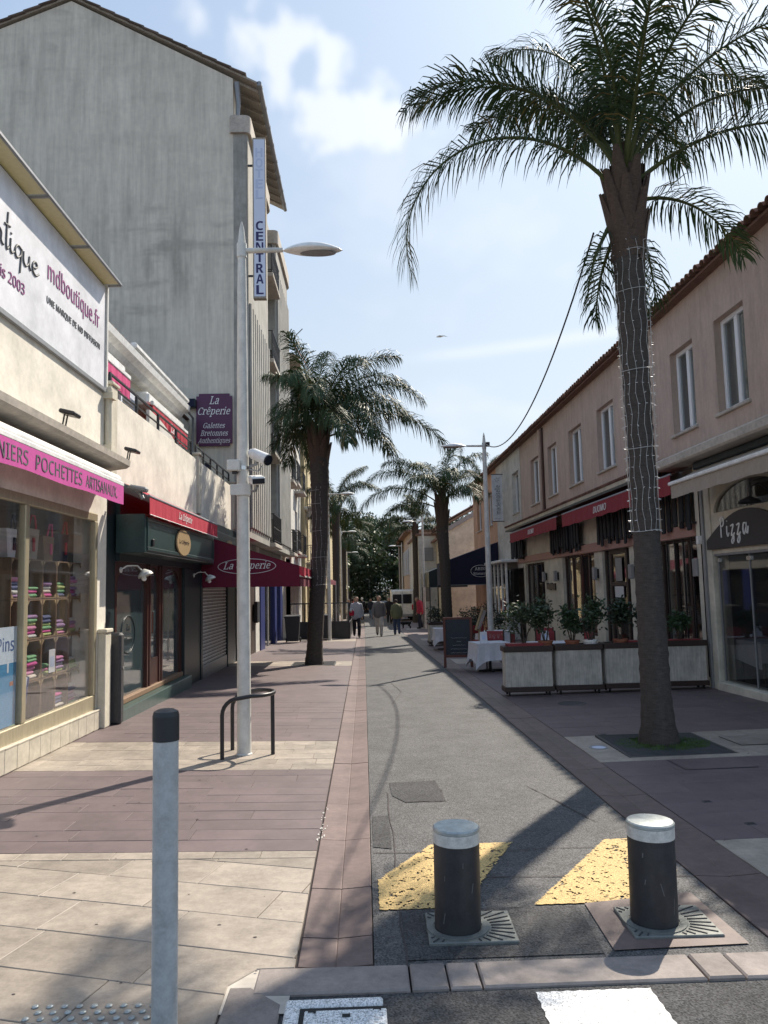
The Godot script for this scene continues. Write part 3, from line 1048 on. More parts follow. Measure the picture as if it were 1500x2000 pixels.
# ------------------------------------------------------------------ helpers for buildings
# an iron balcony in front of a wall that faces +x (s = 1) or -x (s = -1): slab, rails, balusters
func balcony(parent: Node3D, x: float, y: float, z0: float, z1: float, out: float, h: float, s := 1.0) -> void:
	var b := Node3D.new()
	b.name = "balcony"
	b.position = Vector3(x, y, (z0 + z1) * 0.5) - org[parent]
	org[b] = Vector3(x, y, (z0 + z1) * 0.5)
	parent.add_child(b, true)
	bx(b, "floor_slab", Vector3(x - 0.02 * s, y - 0.14, z0), Vector3(x + out * s, y, z1), M.ledge_concrete, 0.02)
	var mb := MB.new()
	var xo := x + (out - 0.05) * s
	for yy in [y + 0.08, y + h]:
		mb.box(Vector3(xo, yy, (z0 + z1) * 0.5), Vector3(0.035, 0.03, absf(z1 - z0)))
		for zz in [z0, z1]:
			mb.box(Vector3(x + out * 0.5 * s, yy, zz), Vector3(out - 0.05, 0.03, 0.035))
	var k := int(absf(z1 - z0) / 0.13)
	for i in k + 1:
		var zz := lerpf(z0, z1, float(i) / k)
		mb.box(Vector3(xo, y + h * 0.5, zz), Vector3(0.018, h, 0.018))
		if i < k and i % 2 == 0:
			var zc := zz + (z1 - z0) / k * 0.5
			mb.tube([Vector3(xo, y + 0.3, zc - 0.05), Vector3(xo, y + 0.4, zc + 0.05), Vector3(xo, y + 0.52, zc), Vector3(xo, y + 0.4, zc - 0.05)], 0.009, 5)
	for i in 4:
		var xx := x + out * (i + 0.5) / 4.0 * s
		for zz in [z0, z1]:
			mb.box(Vector3(xx, y + h * 0.5, zz), Vector3(0.018, h, 0.018))
	part(b, "railing", mb, M.black_metal)


# a window set into a wall that faces +x (s = 1) or -x (s = -1). The wall's own opening is not cut: a dark box stands behind the frame.
func window(parent: Node3D, x: float, y0: float, y1: float, z0: float, z1: float, s: float, frame: Material, leaves := 2, bar := 0.06, pane := "pane_sky") -> Node3D:
	var w := Node3D.new()
	w.name = "window"
	var c := Vector3(x, (y0 + y1) * 0.5, (z0 + z1) * 0.5)
	w.position = c - org[parent]
	org[w] = c
	parent.add_child(w, true)
	var mb := MB.new()
	var zm := minf(z0, z1)
	var zM := maxf(z0, z1)
	mb.cbox(Vector3(x, y1 - bar * 0.5, c.z), Vector3(0.07, bar, zM - zm), 0.008)
	mb.cbox(Vector3(x, y0 + bar * 0.5, c.z), Vector3(0.07, bar, zM - zm), 0.008)
	for i in leaves + 1:
		var zz := lerpf(zm + bar * 0.5, zM - bar * 0.5, float(i) / leaves)
		mb.cbox(Vector3(x, c.y, zz), Vector3(0.066, y1 - y0 - bar * 2.0, bar if i == 0 or i == leaves else bar * 1.4), 0.008)
	part(w, "frame", mb, frame)
	for i in leaves:
		var za := lerpf(zm + bar * 0.5, zM - bar * 0.5, float(i) / leaves)
		var zb := lerpf(zm + bar * 0.5, zM - bar * 0.5, float(i + 1) / leaves)
		partm(w, "pane", cb(Vector3(0.006, y1 - y0 - bar * 1.8, zb - za - bar * 0.4), 0.0), M[pane], Vector3(x - 0.005 * s, c.y, (za + zb) * 0.5))
	return w


# a wall facing +x or -x with rectangular openings [z0, z1, y0, y1], between za..zb and ya..yb, thickness t going inwards
func pierced(parent: Node3D, called: String, x: float, t: float, za: float, zb: float, ya: float, yb: float, holes: Array, m: Material) -> void:
	var mb := MB.new()
	var zs := [za, zb]
	var ys := [ya, yb]
	for h in holes:
		for q in [h[0], h[1]]:
			zs.append(q)
		for q in [h[2], h[3]]:
			ys.append(q)
	zs.sort()
	ys.sort()
	var z := []
	for q in zs:
		if q >= minf(za, zb) - 1e-4 and q <= maxf(za, zb) + 1e-4 and (z.is_empty() or q - z[-1] > 1e-3):
			z.append(q)
	var y := []
	for q in ys:
		if q >= ya - 1e-4 and q <= yb + 1e-4 and (y.is_empty() or q - y[-1] > 1e-3):
			y.append(q)
	var solid := func(i: int, j: int) -> bool:
		if i < 0 or j < 0 or i >= z.size() - 1 or j >= y.size() - 1:
			return false
		var cz: float = (z[i] + z[i + 1]) * 0.5
		var cy: float = (y[j] + y[j + 1]) * 0.5
		for h in holes:
			if cz > minf(h[0], h[1]) and cz < maxf(h[0], h[1]) and cy > h[2] and cy < h[3]:
				return false
		return true
	var x2 := x - t
	for i in z.size() - 1:
		for j in y.size() - 1:
			if not solid.call(i, j):
				continue
			var p := [Vector3(x, y[j], z[i + 1]), Vector3(x, y[j], z[i]), Vector3(x, y[j + 1], z[i]), Vector3(x, y[j + 1], z[i + 1])]
			var q := []
			for a in p:
				q.append(Vector3(x2, a.y, a.z))
			if t > 0:
				mb.quad(p[0], p[1], p[2], p[3])
				mb.quad(q[1], q[0], q[3], q[2])
			else:
				mb.quad(p[1], p[0], p[3], p[2])
				mb.quad(q[0], q[1], q[2], q[3])
			if not solid.call(i - 1, j):
				mb.quad(p[1], q[1], q[2], p[2])
			if not solid.call(i + 1, j):
				mb.quad(q[0], p[0], p[3], q[3])
			if not solid.call(i, j - 1):
				mb.quad(q[0], q[1], p[1], p[0])
			if not solid.call(i, j + 1):
				mb.quad(p[3], p[2], q[2], q[3])
	part(parent, called, mb, m)


# the inside of a room behind a wall at x: floor, ceiling, back and side walls, open towards the street
func room(parent: Node3D, x: float, depth: float, z0: float, z1: float, y0: float, y1: float, m: Material) -> void:
	var mb := MB.new()
	var x2 := x - depth
	var a := minf(x, x2)
	var b := maxf(x, x2)
	mb.span(Vector3(a, y0 - 0.1, z0), Vector3(b, y0, z1))
	mb.span(Vector3(a, y1, z0), Vector3(b, y1 + 0.1, z1))
	mb.span(Vector3(x2 - 0.1, y0 - 0.1, z0), Vector3(x2, y1 + 0.1, z1))
	mb.span(Vector3(a, y0, minf(z0, z1) - 0.1), Vector3(b, y1, minf(z0, z1)))
	mb.span(Vector3(a, y0, maxf(z0, z1)), Vector3(b, y1, maxf(z0, z1) + 0.1))
	part(parent, "interior_shell", mb, m)


# awning cloth: slopes from (xa, ya) at the wall to (xb, yb) in front, with a hanging wavy valance
func awning_cloth(parent: Node3D, xa: float, ya: float, xb: float, yb: float, z0: float, z1: float, drop: float, m: Material, wave := 0.012, ripples := 9.0) -> void:
	var top := MB.new()
	var s := signf(xb - xa)
	var k := 24
	for i in k:
		var za := lerpf(z0, z1, float(i) / k)
		var zb := lerpf(z0, z1, float(i + 1) / k)
		if s > 0:
			top.quad(Vector3(xa, ya, za), Vector3(xb, yb, za), Vector3(xb, yb, zb), Vector3(xa, ya, zb))
		else:
			top.quad(Vector3(xb, yb, za), Vector3(xa, ya, za), Vector3(xa, ya, zb), Vector3(xb, yb, zb))
	part(parent, "cover", top, m)
	var val := MB.new()
	var n := 90
	var f := func(t: float, u: float) -> Vector3:
		var w := wave * u * (sin(t * ripples * TAU) + 0.5 * sin(t * ripples * 2.3 * TAU + 1.0))
		return Vector3(xb + s * (0.004 + w), yb - drop * u * (1.0 + 0.03 * sin(t * ripples * TAU * 0.5)), lerpf(z0, z1, t))
	for i in n:
		for j in 3:
			var t0 := float(i) / n
			var t1 := float(i + 1) / n
			var a: Vector3 = f.call(t0, j / 3.0)
			var b: Vector3 = f.call(t1, j / 3.0)
			var c: Vector3 = f.call(t1, (j + 1) / 3.0)
			var d: Vector3 = f.call(t0, (j + 1) / 3.0)
			if s > 0:
				val.quad(d, c, b, a)
			else:
				val.quad(c, d, a, b)
	part(parent, "valance", val, m)


# ------------------------------------------------------------------ the tall hotel with the blank gable
func build_hotel() -> void:
	var H := thing("hotel_building", "tall pale hotel with blank weathered gable wall and ribbed bays", "building", Vector3(-3.4, -0.33, -20.5))
	var mb := MB.new()
	mb.extrude(PackedVector2Array([Vector2(-3.4, -0.5), Vector2(-3.4, 16.0), Vector2(-7.95, 18.36), Vector2(-14.5, 15.55), Vector2(-14.5, -0.5)]), 0.45, Vector3(0, 0, -20.95))
	part(H, "gable_wall", mb, M.gable_render)
	pierced(H, "facade_wall", -3.405, 0.35, -20.95, -34.0, 3.0, 15.6, [[-25.45, -27.2, 3.2, 5.6], [-25.45, -27.2, 6.3, 8.7], [-25.45, -27.2, 9.4, 11.8], [-25.45, -27.2, 12.4, 14.6], [-32.4, -33.6, 3.2, 5.6], [-32.4, -33.6, 6.3, 8.7], [-32.4, -33.6, 9.4, 11.8]], M.hotel_render)
	for zz in [[-25.45, -27.2], [-32.4, -33.6]]:
		for yy in [3.2, 6.3, 9.4, 12.4]:
			if zz[0] < -30 and yy > 12:
				continue
			window(H, -3.5, yy, yy + 2.4 if yy < 12 else 14.6, zz[0], zz[1], 1.0, M.window_white, 2, 0.07, "pane_dark")
			balcony(H, -3.4, yy - 0.06, zz[0] + 0.22, zz[1] - 0.22, 0.55, 0.95)
	for yy in [3.1, 6.2, 9.3, 12.3]:
		room(H, -3.757, 3.5, -21.0, -33.9, yy + 0.05, yy + 2.75, M.room_dark)
	# the two ribbed bays with rounded corners
	for q in [[-20.5, -25.2, 9.5, 14.35], [-27.45, -31.9, 13.4, 14.35]]:
		var bay := Node3D.new()
		bay.name = "ribbed_bay"
		var at := Vector3(-3.2, 3.0, (q[0] + q[1]) * 0.5)
		bay.position = at - org[H]
		org[bay] = at
		H.add_child(bay, true)
		var poly := PackedVector2Array([Vector2(-3.4, -q[0]), Vector2(-3.4, -q[1])])
		for i in 7:
			var a := PI * 0.5 * i / 6.0
			poly.append(Vector2(-3.0 - 0.3 + 0.3 * sin(a), -q[1] - 0.3 + 0.3 * cos(a)))
		for i in 7:
			var a := PI * 0.5 * i / 6.0
			poly.append(Vector2(-3.0 - 0.08 + 0.08 * cos(a), -q[0] + 0.08 - 0.08 * sin(a)))
		var bm := MB.new()
		bm.extrude(poly, q[3] - 3.0, Vector3(0, 3.0, 0), Basis(Vector3(1, 0, 0), Vector3(0, 0, -1), Vector3(0, 1, 0)))
		part(bay, "bay_wall", bm, M.hotel_render)
		var cm := MB.new()
		var big := Geometry2D.offset_polygon(poly, 0.09)[0]
		cm.extrude(big, 0.5, Vector3(0, q[3] + 0.002, 0), Basis(Vector3(1, 0, 0), Vector3(0, 0, -1), Vector3(0, 1, 0)))
		part(bay, "cornice", cm, M.ledge_concrete)
		var zz: float = q[0] - 0.25
		var i := 0
		while zz > q[1] + 0.2:
			var r := MB.new()
			r.cbox(Vector3(-2.975, (3.25 + q[2]) * 0.5, zz), Vector3(0.08, q[2] - 3.25, 0.30), 0.03)
			part(bay, "rib", r, M.hotel_render)
			zz -= 0.43
			i += 1
	# rafters, soffit boards, roof and gutter
	var roof := Node3D.new()
	roof.name = "roof"
	org[roof] = Vector3(-6, 16.5, -25)
	roof.position = org[roof] - org[H]
	H.add_child(roof, true)
	var rs := MB.new()
	rs.extrude(PackedVector2Array([Vector2(-2.70, 15.80), Vector2(-7.95, 18.44), Vector2(-14.8, 15.5), Vector2(-14.8, 15.56), Vector2(-7.95, 18.50), Vector2(-2.70, 15.86)]), 7.3, Vector3(0, 0, -27.75))
	part(roof, "roof_deck", rs, M.soffit_wood)
	var dirr := Vector3(2.7, -1.35, 0).normalized()
	var bt := Basis(dirr, Vector3(0, 0, -1).cross(dirr).normalized() * -1.0, Vector3(0, 0, 1))
	bt = Basis(dirr, Vector3(0, 0, 1).cross(dirr).normalized(), Vector3(0, 0, 1))
	for i in 12:
		var p := Vector3(-7.95, 18.49, -20.5) + dirr * (0.25 + i * 0.455)
		partm(roof, "verge_tile", cb(Vector3(0.5, 0.05, 0.26), 0.015), M["grey_tile_%d" % (i % 3)], p + Vector3(0, 0.03, 0), bt.rotated(Vector3(0, 0, 1), 0.06))
	var dirl := Vector3(-6.85, -2.94, 0).normalized()
	var bl := Basis(-dirl, Vector3(0, 0, 1).cross(-dirl).normalized(), Vector3(0, 0, 1))
	for i in 14:
		var p := Vector3(-7.95, 18.49, -20.5) + dirl * (0.25 + i * 0.455)
		partm(roof, "verge_tile", cb(Vector3(0.5, 0.05, 0.26), 0.015), M["grey_tile_%d" % (i % 3)], p + Vector3(0, 0.03, 0), bl.rotated(Vector3(0, 0, 1), -0.06))
	for i in 13:
		partm(roof, "rafter_tail", cb(Vector3(0.75, 0.07, 0.06), 0.005), M.soffit_wood, Vector3(-3.07, 15.90, -20.7 - i * 0.54), bt)
	var gt := MB.new()
	gt.tube([Vector3(-2.66, 15.82, -20.45), Vector3(-2.66, 15.82, -27.75)], 0.07, 10)
	part(roof, "rain_gutter", gt, M.zinc)
	for i in 8:
		var gj := MB.new()
		gj.tube([Vector3(-2.66, 15.82, -20.6 - i * 0.95), Vector3(-2.66, 15.82, -20.68 - i * 0.95)], 0.08, 10)
		part(roof, "gutter_joint", gj, M.zinc)
	# crumbling edge of the render under the eave
	var cr := MB.new()
	cr.tube([Vector3(-3.3, 15.9, -20.55), Vector3(-3.27, 15.3, -20.6), Vector3(-3.3, 14.6, -20.6), Vector3(-3.28, 12.4, -20.62)], [0.09, 0.07, 0.05, 0.03], 6)
	part(H, "drain_pipe", cr, M.zinc)
	# ground floor under the awning: piers, doors, blue joinery
	for q in [[-20.5, -21.3, "hotel_render"], [-24.4, -25.3, "white_stucco"], [-32.2, -36.0, "cream_plain"]]:
		bx(H, "pier", Vector3(-3.75, -0.7, q[0]), Vector3(-3.4, 3.0, q[1]), M[q[2]], 0.01)
	for q in [[-21.3, -24.4], [-25.3, -32.2]]:
		bx(H, "lintel", Vector3(-3.75, 2.0, q[0]), Vector3(-3.38, 2.99, q[1]), M.hotel_render, 0.01)
	room(H, -3.75, 3.0, -21.3, -32.2, -0.6, 2.2, M.room_dark)
	var door := Node3D.new()
	door.name = "blue_shopfront"
	org[door] = Vector3(-3.4, 0.6, -28)
	door.position = org[door] - org[H]
	H.add_child(door, true)
	for q in [[-25.32, -26.4], [-29.3, -30.0], [-31.3, -32.15]]:
		bx(door, "blue_panel", Vector3(-3.5, -0.5, q[0]), Vector3(-3.36, 2.0, q[1]), M.blue_paint, 0.01)
	for q in [[-26.4, -27.8], [-27.85, -29.25], [-30.05, -31.25]]:
		bx(door, "pane", Vector3(-3.46, -0.4, q[0]), Vector3(-3.45, 2.0, q[1]), M.pane_dark, 0.0)
		bx(door, "door_frame", Vector3(-3.48, -0.5, q[0] + 0.03), Vector3(-3.42, 2.0, q[0] - 0.03), M.post_white, 0.004)
	bx(H, "door_leaf", Vector3(-3.5, -0.45, -21.4), Vector3(-3.42, 2.0, -22.6), M.green_dark, 0.01)
	bx(H, "door_leaf", Vector3(-3.5, -0.45, -22.7), Vector3(-3.42, 2.0, -24.3), M.dark_wood, 0.01)
	var bd := thing("menu_case", "black menu case on the white pier under the wine awning", "menu case", Vector3(-3.36, 0.9, -24.2))
	bx(bd, "case", Vector3(-3.38, 0.6, -23.9), Vector3(-3.28, 1.25, -24.5), M.black_metal, 0.01)
	bx(bd, "sheet", Vector3(-3.28, 0.66, -23.97), Vector3(-3.277, 1.18, -24.43), M.slate, 0.0)
	# the vertical sign
	var S := thing("hotel_sign", "tall narrow vertical sign reading CENTRAL in dark blue letters", "sign", Vector3(-2.68, 9.55, -20.42))
	bx(S, "sign_box", Vector3(-2.86, 9.55, -20.44), Vector3(-2.50, 14.2, -20.62), M.soffit_wood, 0.01)
	bx(S, "sign_face", Vector3(-2.825, 9.6, -20.437), Vector3(-2.52, 14.14, -20.425), M.sign_blue_white, 0.003)
	var yy := 11.62
	for ch in "CENTRAL":
		partm(S, "letter", text_mesh(ch, sansb, 0.2, 0.26), M.lettering_navy, Vector3(-2.672, yy, -20.4245))
		yy -= 0.305
	yy = 13.75
	for ch in "HOTEL":
		partm(S, "faded_letter", text_mesh(ch, sansb, 0.2, 0.26), M.lettering_faded, Vector3(-2.672, yy, -20.4245))
		yy -= 0.305
	for y in [10.2, 13.4]:
		bx(S, "bracket", Vector3(-3.0, y, -20.56), Vector3(-2.86, y + 0.05, -20.51), M.black_metal, 0.004)
	# wall sign of the creperie on the gable
	var P := thing("creperie_wall_sign", "purple notched sign board reading La Crêperie Galettes Bretonnes Authentiques", "sign", Vector3(-3.92, 5.45, -20.4))
	var sg := MB.new()
	var xs0 := -4.40
	var xs1 := -3.44
	var y0 := 5.47
	var y1 := 6.9
	var nc := 0.07
	sg.extrude(PackedVector2Array([Vector2(xs0 + nc, y0), Vector2(xs1 - nc, y0), Vector2(xs1 - nc, y0 + nc), Vector2(xs1, y0 + nc), Vector2(xs1, y1 - nc), Vector2(xs1 - nc, y1 - nc), Vector2(xs1 - nc, y1), Vector2(xs0 + nc, y1), Vector2(xs0 + nc, y1 - nc), Vector2(xs0, y1 - nc), Vector2(xs0, y0 + nc), Vector2(xs0 + nc, y0 + nc)]), 0.05, Vector3(0, 0, -20.46))
	part(P, "board", sg, M.purple_sign)
	var xc := -3.92
	for t in [["La", 0.26, 0.22, 6.72], ["Crêperie", 0.86, 0.27, 6.40], ["Galettes", 0.58, 0.15, 6.03], ["Bretonnes", 0.74, 0.15, 5.82], ["Authentiques", 0.86, 0.18, 5.60]]:
		partm(P, "lettering", text_mesh(t[0], serif, t[1], t[2], 0.35, 0.004), M.lettering_white, Vector3(xc, t[3], -20.409))
	for y in [5.7, 6.7]:
		bx(P, "fixing", Vector3(-4.0, y, -20.5), Vector3(-3.9, y + 0.04, -20.46), M.black_metal, 0.0)


# ------------------------------------------------------------------ the bag shop at the left edge
func build_boutique() -> void:
	var B := thing("boutique_building", "cream stucco shop building with wide display windows", "building", Vector3(-3.4, 0.0, -8.5))
	pierced(B, "front_wall", -3.4, 0.3, -4.2, -10.28, -0.2, 4.30, [[-4.6, -9.93, 0.02, 2.62]], M.cream_stucco)
	bx(B, "side_wall", Vector3(-7.5, -0.2, -10.28), Vector3(-3.7, 4.3, -10.0), M.cream_stucco, 0.0)
	bx(B, "roof_slab", Vector3(-7.5, 4.18, -4.2), Vector3(-3.72, 4.28, -10.0), M.ledge_concrete, 0.0)
	room(B, -3.7, 3.2, -4.5, -9.98, 0.0, 2.7, M.room_mid)
	# projecting ledge over the awning
	var lg := MB.new()
	lg.extrude(PackedVector2Array([Vector2(-3.4, 3.20), Vector2(-3.10, 3.24), Vector2(-3.06, 3.27), Vector2(-3.05, 3.34), Vector2(-3.12, 3.37), Vector2(-3.4, 3.42)]), 5.95, Vector3(0, 0, -10.15))
	part(B, "ledge", lg, M.ledge_concrete)
	# plinth tiles
	var zz := -5.0
	while zz > -10.2:
		partm(B, "plinth_tile", cb(Vector3(0.03, 0.22, 0.262), 0.004), M.tile_cream, Vector3(-3.365, gy(-3.36, zz) + 0.115, zz - 0.132))
		partm(B, "sill_tile", cb(Vector3(0.10, 0.02, 0.262), 0.004), M.tile_cream, Vector3(-3.395, gy(-3.36, zz) + 0.236, zz - 0.132))
		zz -= 0.265
	# metal shop window frames and panes
	var F := Node3D.new()
	F.name = "shop_window"
	org[F] = Vector3(-3.42, 1.3, -8)
	F.position = org[F] - org[B]
	B.add_child(F, true)
	bx(F, "bottom_rail", Vector3(-3.46, 0.14, -4.6), Vector3(-3.395, 0.34, -9.93), M.alu_gold, 0.008)
	bx(F, "top_rail", Vector3(-3.46, 2.52, -4.6), Vector3(-3.395, 2.62, -9.93), M.alu_gold, 0.008)
	for z in [-4.64, -6.2, -7.86, -9.88]:
		bx(F, "mullion", Vector3(-3.46, 0.34, z + 0.05), Vector3(-3.39, 2.52, z - 0.05), M.alu_gold, 0.008)
	for q in [[-4.69, -6.15], [-6.25, -7.81], [-7.91, -9.83]]:
		bx(F, "pane", Vector3(-3.432, 0.34, q[0]), Vector3(-3.424, 2.52, q[1]), M.pane, 0.0)
	# corner pilaster and downpipe
	var dp := MB.new()
	dp.tube([Vector3(-3.35, 3.44, -10.16), Vector3(-3.35, 4.3, -10.16), Vector3(-3.36, 4.34, -10.16)], 0.05, 10)
	dp.box(Vector3(-3.35, 4.22, -10.16), Vector3(0.15, 0.08, 0.17))
	dp.box(Vector3(-3.35, 3.50, -10.16), Vector3(0.13, 0.12, 0.15))
	part(B, "downpipe", dp, M.cream_plain)
	bx(B, "pipe_casing", Vector3(-3.4, gy(-3.4, -10.1), -9.99), Vector3(-3.30, 1.1, -10.22), M.cream_plain, 0.01)
	bx(B, "pipe_casing_cap", Vector3(-3.4, 1.1, -9.97), Vector3(-3.28, 1.15, -10.24), M.cream_plain, 0.01)
	# sign board above, with its little canopy
	var G := thing("boutique_sign", "large white shop sign board reading mdboutique.fr above the ledge", "sign", Vector3(-3.38, 4.3, -7.5))
	bx(G, "board", Vector3(-3.44, 4.32, -4.2), Vector3(-3.385, 5.70, -10.08), M.sign_white, 0.005)
	bx(G, "bottom_frame", Vector3(-3.46, 4.255, -4.2), Vector3(-3.36, 4.315, -10.1), M.zinc, 0.006)
	bx(G, "end_post", Vector3(-3.46, 4.25, -10.085), Vector3(-3.36, 5.74, -10.145), M.post_white, 0.006)
	var mdt := text_mesh("mdboutique.fr", sans, 1.64, 0.29)
	partm(G, "lettering", mdt, M.lettering_purple, Vector3(-3.384, 5.12, -9.02), FACE_E)
	partm(G, "lettering", text_mesh("UNE MARQUE DE MD DIFFUSION", sans, 1.68, 0.09), M.lettering_grey, Vector3(-3.384, 4.80, -9.03), FACE_E)
	partm(G, "lettering", text_mesh("depuis 2003", sans, 0.92, 0.16), M.lettering_purple, Vector3(-3.384, 4.67, -7.18), FACE_E)
	var hw := MB.new()
	var t_ := [[Vector2(0.24, 2.4), Vector2(0.16, 1.2), Vector2(0.14, 0.3), Vector2(0.22, 0.02), Vector2(0.36, 0.25)], [Vector2(0.0, 1.5), Vector2(0.42, 1.62)]]
	var i_ := [[Vector2(0.12, 0.9), Vector2(0.1, 0.3), Vector2(0.2, 0.04), Vector2(0.4, 0.25)], [Vector2(0.14, 1.22), Vector2(0.16, 1.28)]]
	var q_ := [[Vector2(0.6, 0.85), Vector2(0.3, 0.92), Vector2(0.08, 0.5), Vector2(0.2, 0.08), Vector2(0.5, 0.35), Vector2(0.62, 0.85), Vector2(0.56, 0.1), Vector2(0.5, -0.75)]]
	var u_ := [[Vector2(0.08, 0.88), Vector2(0.08, 0.3), Vector2(0.25, 0.04), Vector2(0.5, 0.35), Vector2(0.58, 0.88), Vector2(0.58, 0.25), Vector2(0.72, 0.05)]]
	var e_ := [[Vector2(0.08, 0.4), Vector2(0.4, 0.55), Vector2(0.5, 0.8), Vector2(0.32, 0.94), Vector2(0.1, 0.6), Vector2(0.16, 0.15), Vector2(0.42, 0.04), Vector2(0.68, 0.3)]]
	var a_ := [[Vector2(0.6, 0.8), Vector2(0.3, 0.92), Vector2(0.08, 0.5), Vector2(0.2, 0.06), Vector2(0.5, 0.35), Vector2(0.62, 0.85), Vector2(0.6, 0.2), Vector2(0.75, 0.05)]]
	var n_ := [[Vector2(0.08, 0.88), Vector2(0.08, 0.04), Vector2(0.1, 0.5), Vector2(0.3, 0.9), Vector2(0.5, 0.7), Vector2(0.5, 0.2), Vector2(0.68, 0.05)]]
	var zx := -6.76
	for l in [[a_, 0.80], [n_, 0.74], [t_, 0.36], [i_, 0.40], [q_, 0.70], [u_, 0.76], [e_, 0.7]]:
		brush(hw, l[0], Vector3(-3.383, 4.94, zx), Basis(FACE_E.x * 1.75, FACE_E.y, FACE_E.z), 0.155, 0.013)
		zx -= l[1] * 0.272
	part(G, "handwriting", hw, M.lettering_grey)
	var C := thing("sign_canopy", "narrow canopy of yellowed panels along the top of the shop sign", "canopy", Vector3(-3.3, 5.75, -7.5))
	for i in 5:
		var z0 := -10.12 + i * 1.19
		bx(C, "panel", Vector3(-3.42, 5.745, z0 + 0.03), Vector3(-3.215, 5.757, z0 + 1.16), M.yellow_panel, 0.0)
		bx(C, "cross_bar", Vector3(-3.44, 5.72, z0 - 0.015), Vector3(-3.20, 5.765, z0 + 0.015), M.zinc, 0.004)
	bx(C, "front_bar", Vector3(-3.215, 5.735, -4.2), Vector3(-3.185, 5.775, -10.15), M.zinc, 0.006)
	bx(C, "back_bar", Vector3(-3.45, 5.715, -4.2), Vector3(-3.42, 5.765, -10.15), M.dark_iron, 0.004)
	# the magenta awning, rolled in
	var A := thing("magenta_awning", "rolled-in white awning with magenta valance reading PANIERS POCHETTES ARTISANAUX", "awning", Vector3(-3.2, 2.95, -7.5))
	var cs := MB.new()
	cs.tube([Vector3(-3.17, 3.05, -4.3), Vector3(-3.17, 3.05, -9.92)], 0.075, 12)
	cs.tube([Vector3(-3.28, 3.11, -4.3), Vector3(-3.28, 3.11, -9.94)], 0.06, 10)
	part(A, "roll", cs, M.white_paint)
	bx(A, "front_bar", Vector3(-3.12, 2.97, -4.3), Vector3(-3.075, 3.03, -9.97), M.white_paint, 0.012)
	awning_cloth(A, -3.16, 3.0, -3.082, 2.975, -4.3, -9.95, 0.235, M.fabric_magenta, 0.002, 7.0)
	for w in [["PANIERS", 0.86, -6.68], ["POCHETTES", 1.20, -7.88], ["ARTISANAUX.", 1.10, -9.14]]:
		partm(A, "lettering", text_mesh(w[0], sans, w[1], 0.14, 0.0, 0.002), M.lettering_grey, Vector3(-3.0755, 2.86, w[2]), FACE_E)
	# floodlights on the ledge
	for q in [[-8.05, "black floodlight standing on the shop ledge under the sign board"], [-10.25, "black floodlight at the end of the shop ledge by the downpipe"]]:
		var z: float = q[0]
		var fl := thing("floodlight", q[1], "floodlight", Vector3(-3.1, 3.38, z), "floodlights on the ledge")
		var fm := MB.new()
		fm.cbox(Vector3(-3.06, 3.50, z), Vector3(0.17, 0.045, 0.2), 0.012, Basis(Vector3(0, 0, 1), -0.25))
		part(fl, "lamp_head", fm, M.black_metal)
		var fb := MB.new()
		fb.tube([Vector3(-3.12, 3.37, z - 0.04), Vector3(-3.1, 3.49, z - 0.04)], 0.009, 6)
		fb.tube([Vector3(-3.12, 3.37, z + 0.04), Vector3(-3.1, 3.49, z + 0.04)], 0.009, 6)
		part(fl, "stand", fb, M.black_metal)
	# a dark green guard post at the party wall
	var gp := thing("guard_post", "flat dark green post at the party wall between the shops", "post", Vector3(-3.3, gy(-3.3, -10.45), -10.45))
	bx(gp, "post", Vector3(-3.36, gy(-3.3, -10.45), -10.30), Vector3(-3.2, 1.08, -10.46), M.dark_iron, 0.03)
	bx(gp, "catch", Vector3(-3.205, 0.6, -10.36), Vector3(-3.19, 0.64, -10.40), M.stainless, 0.003)


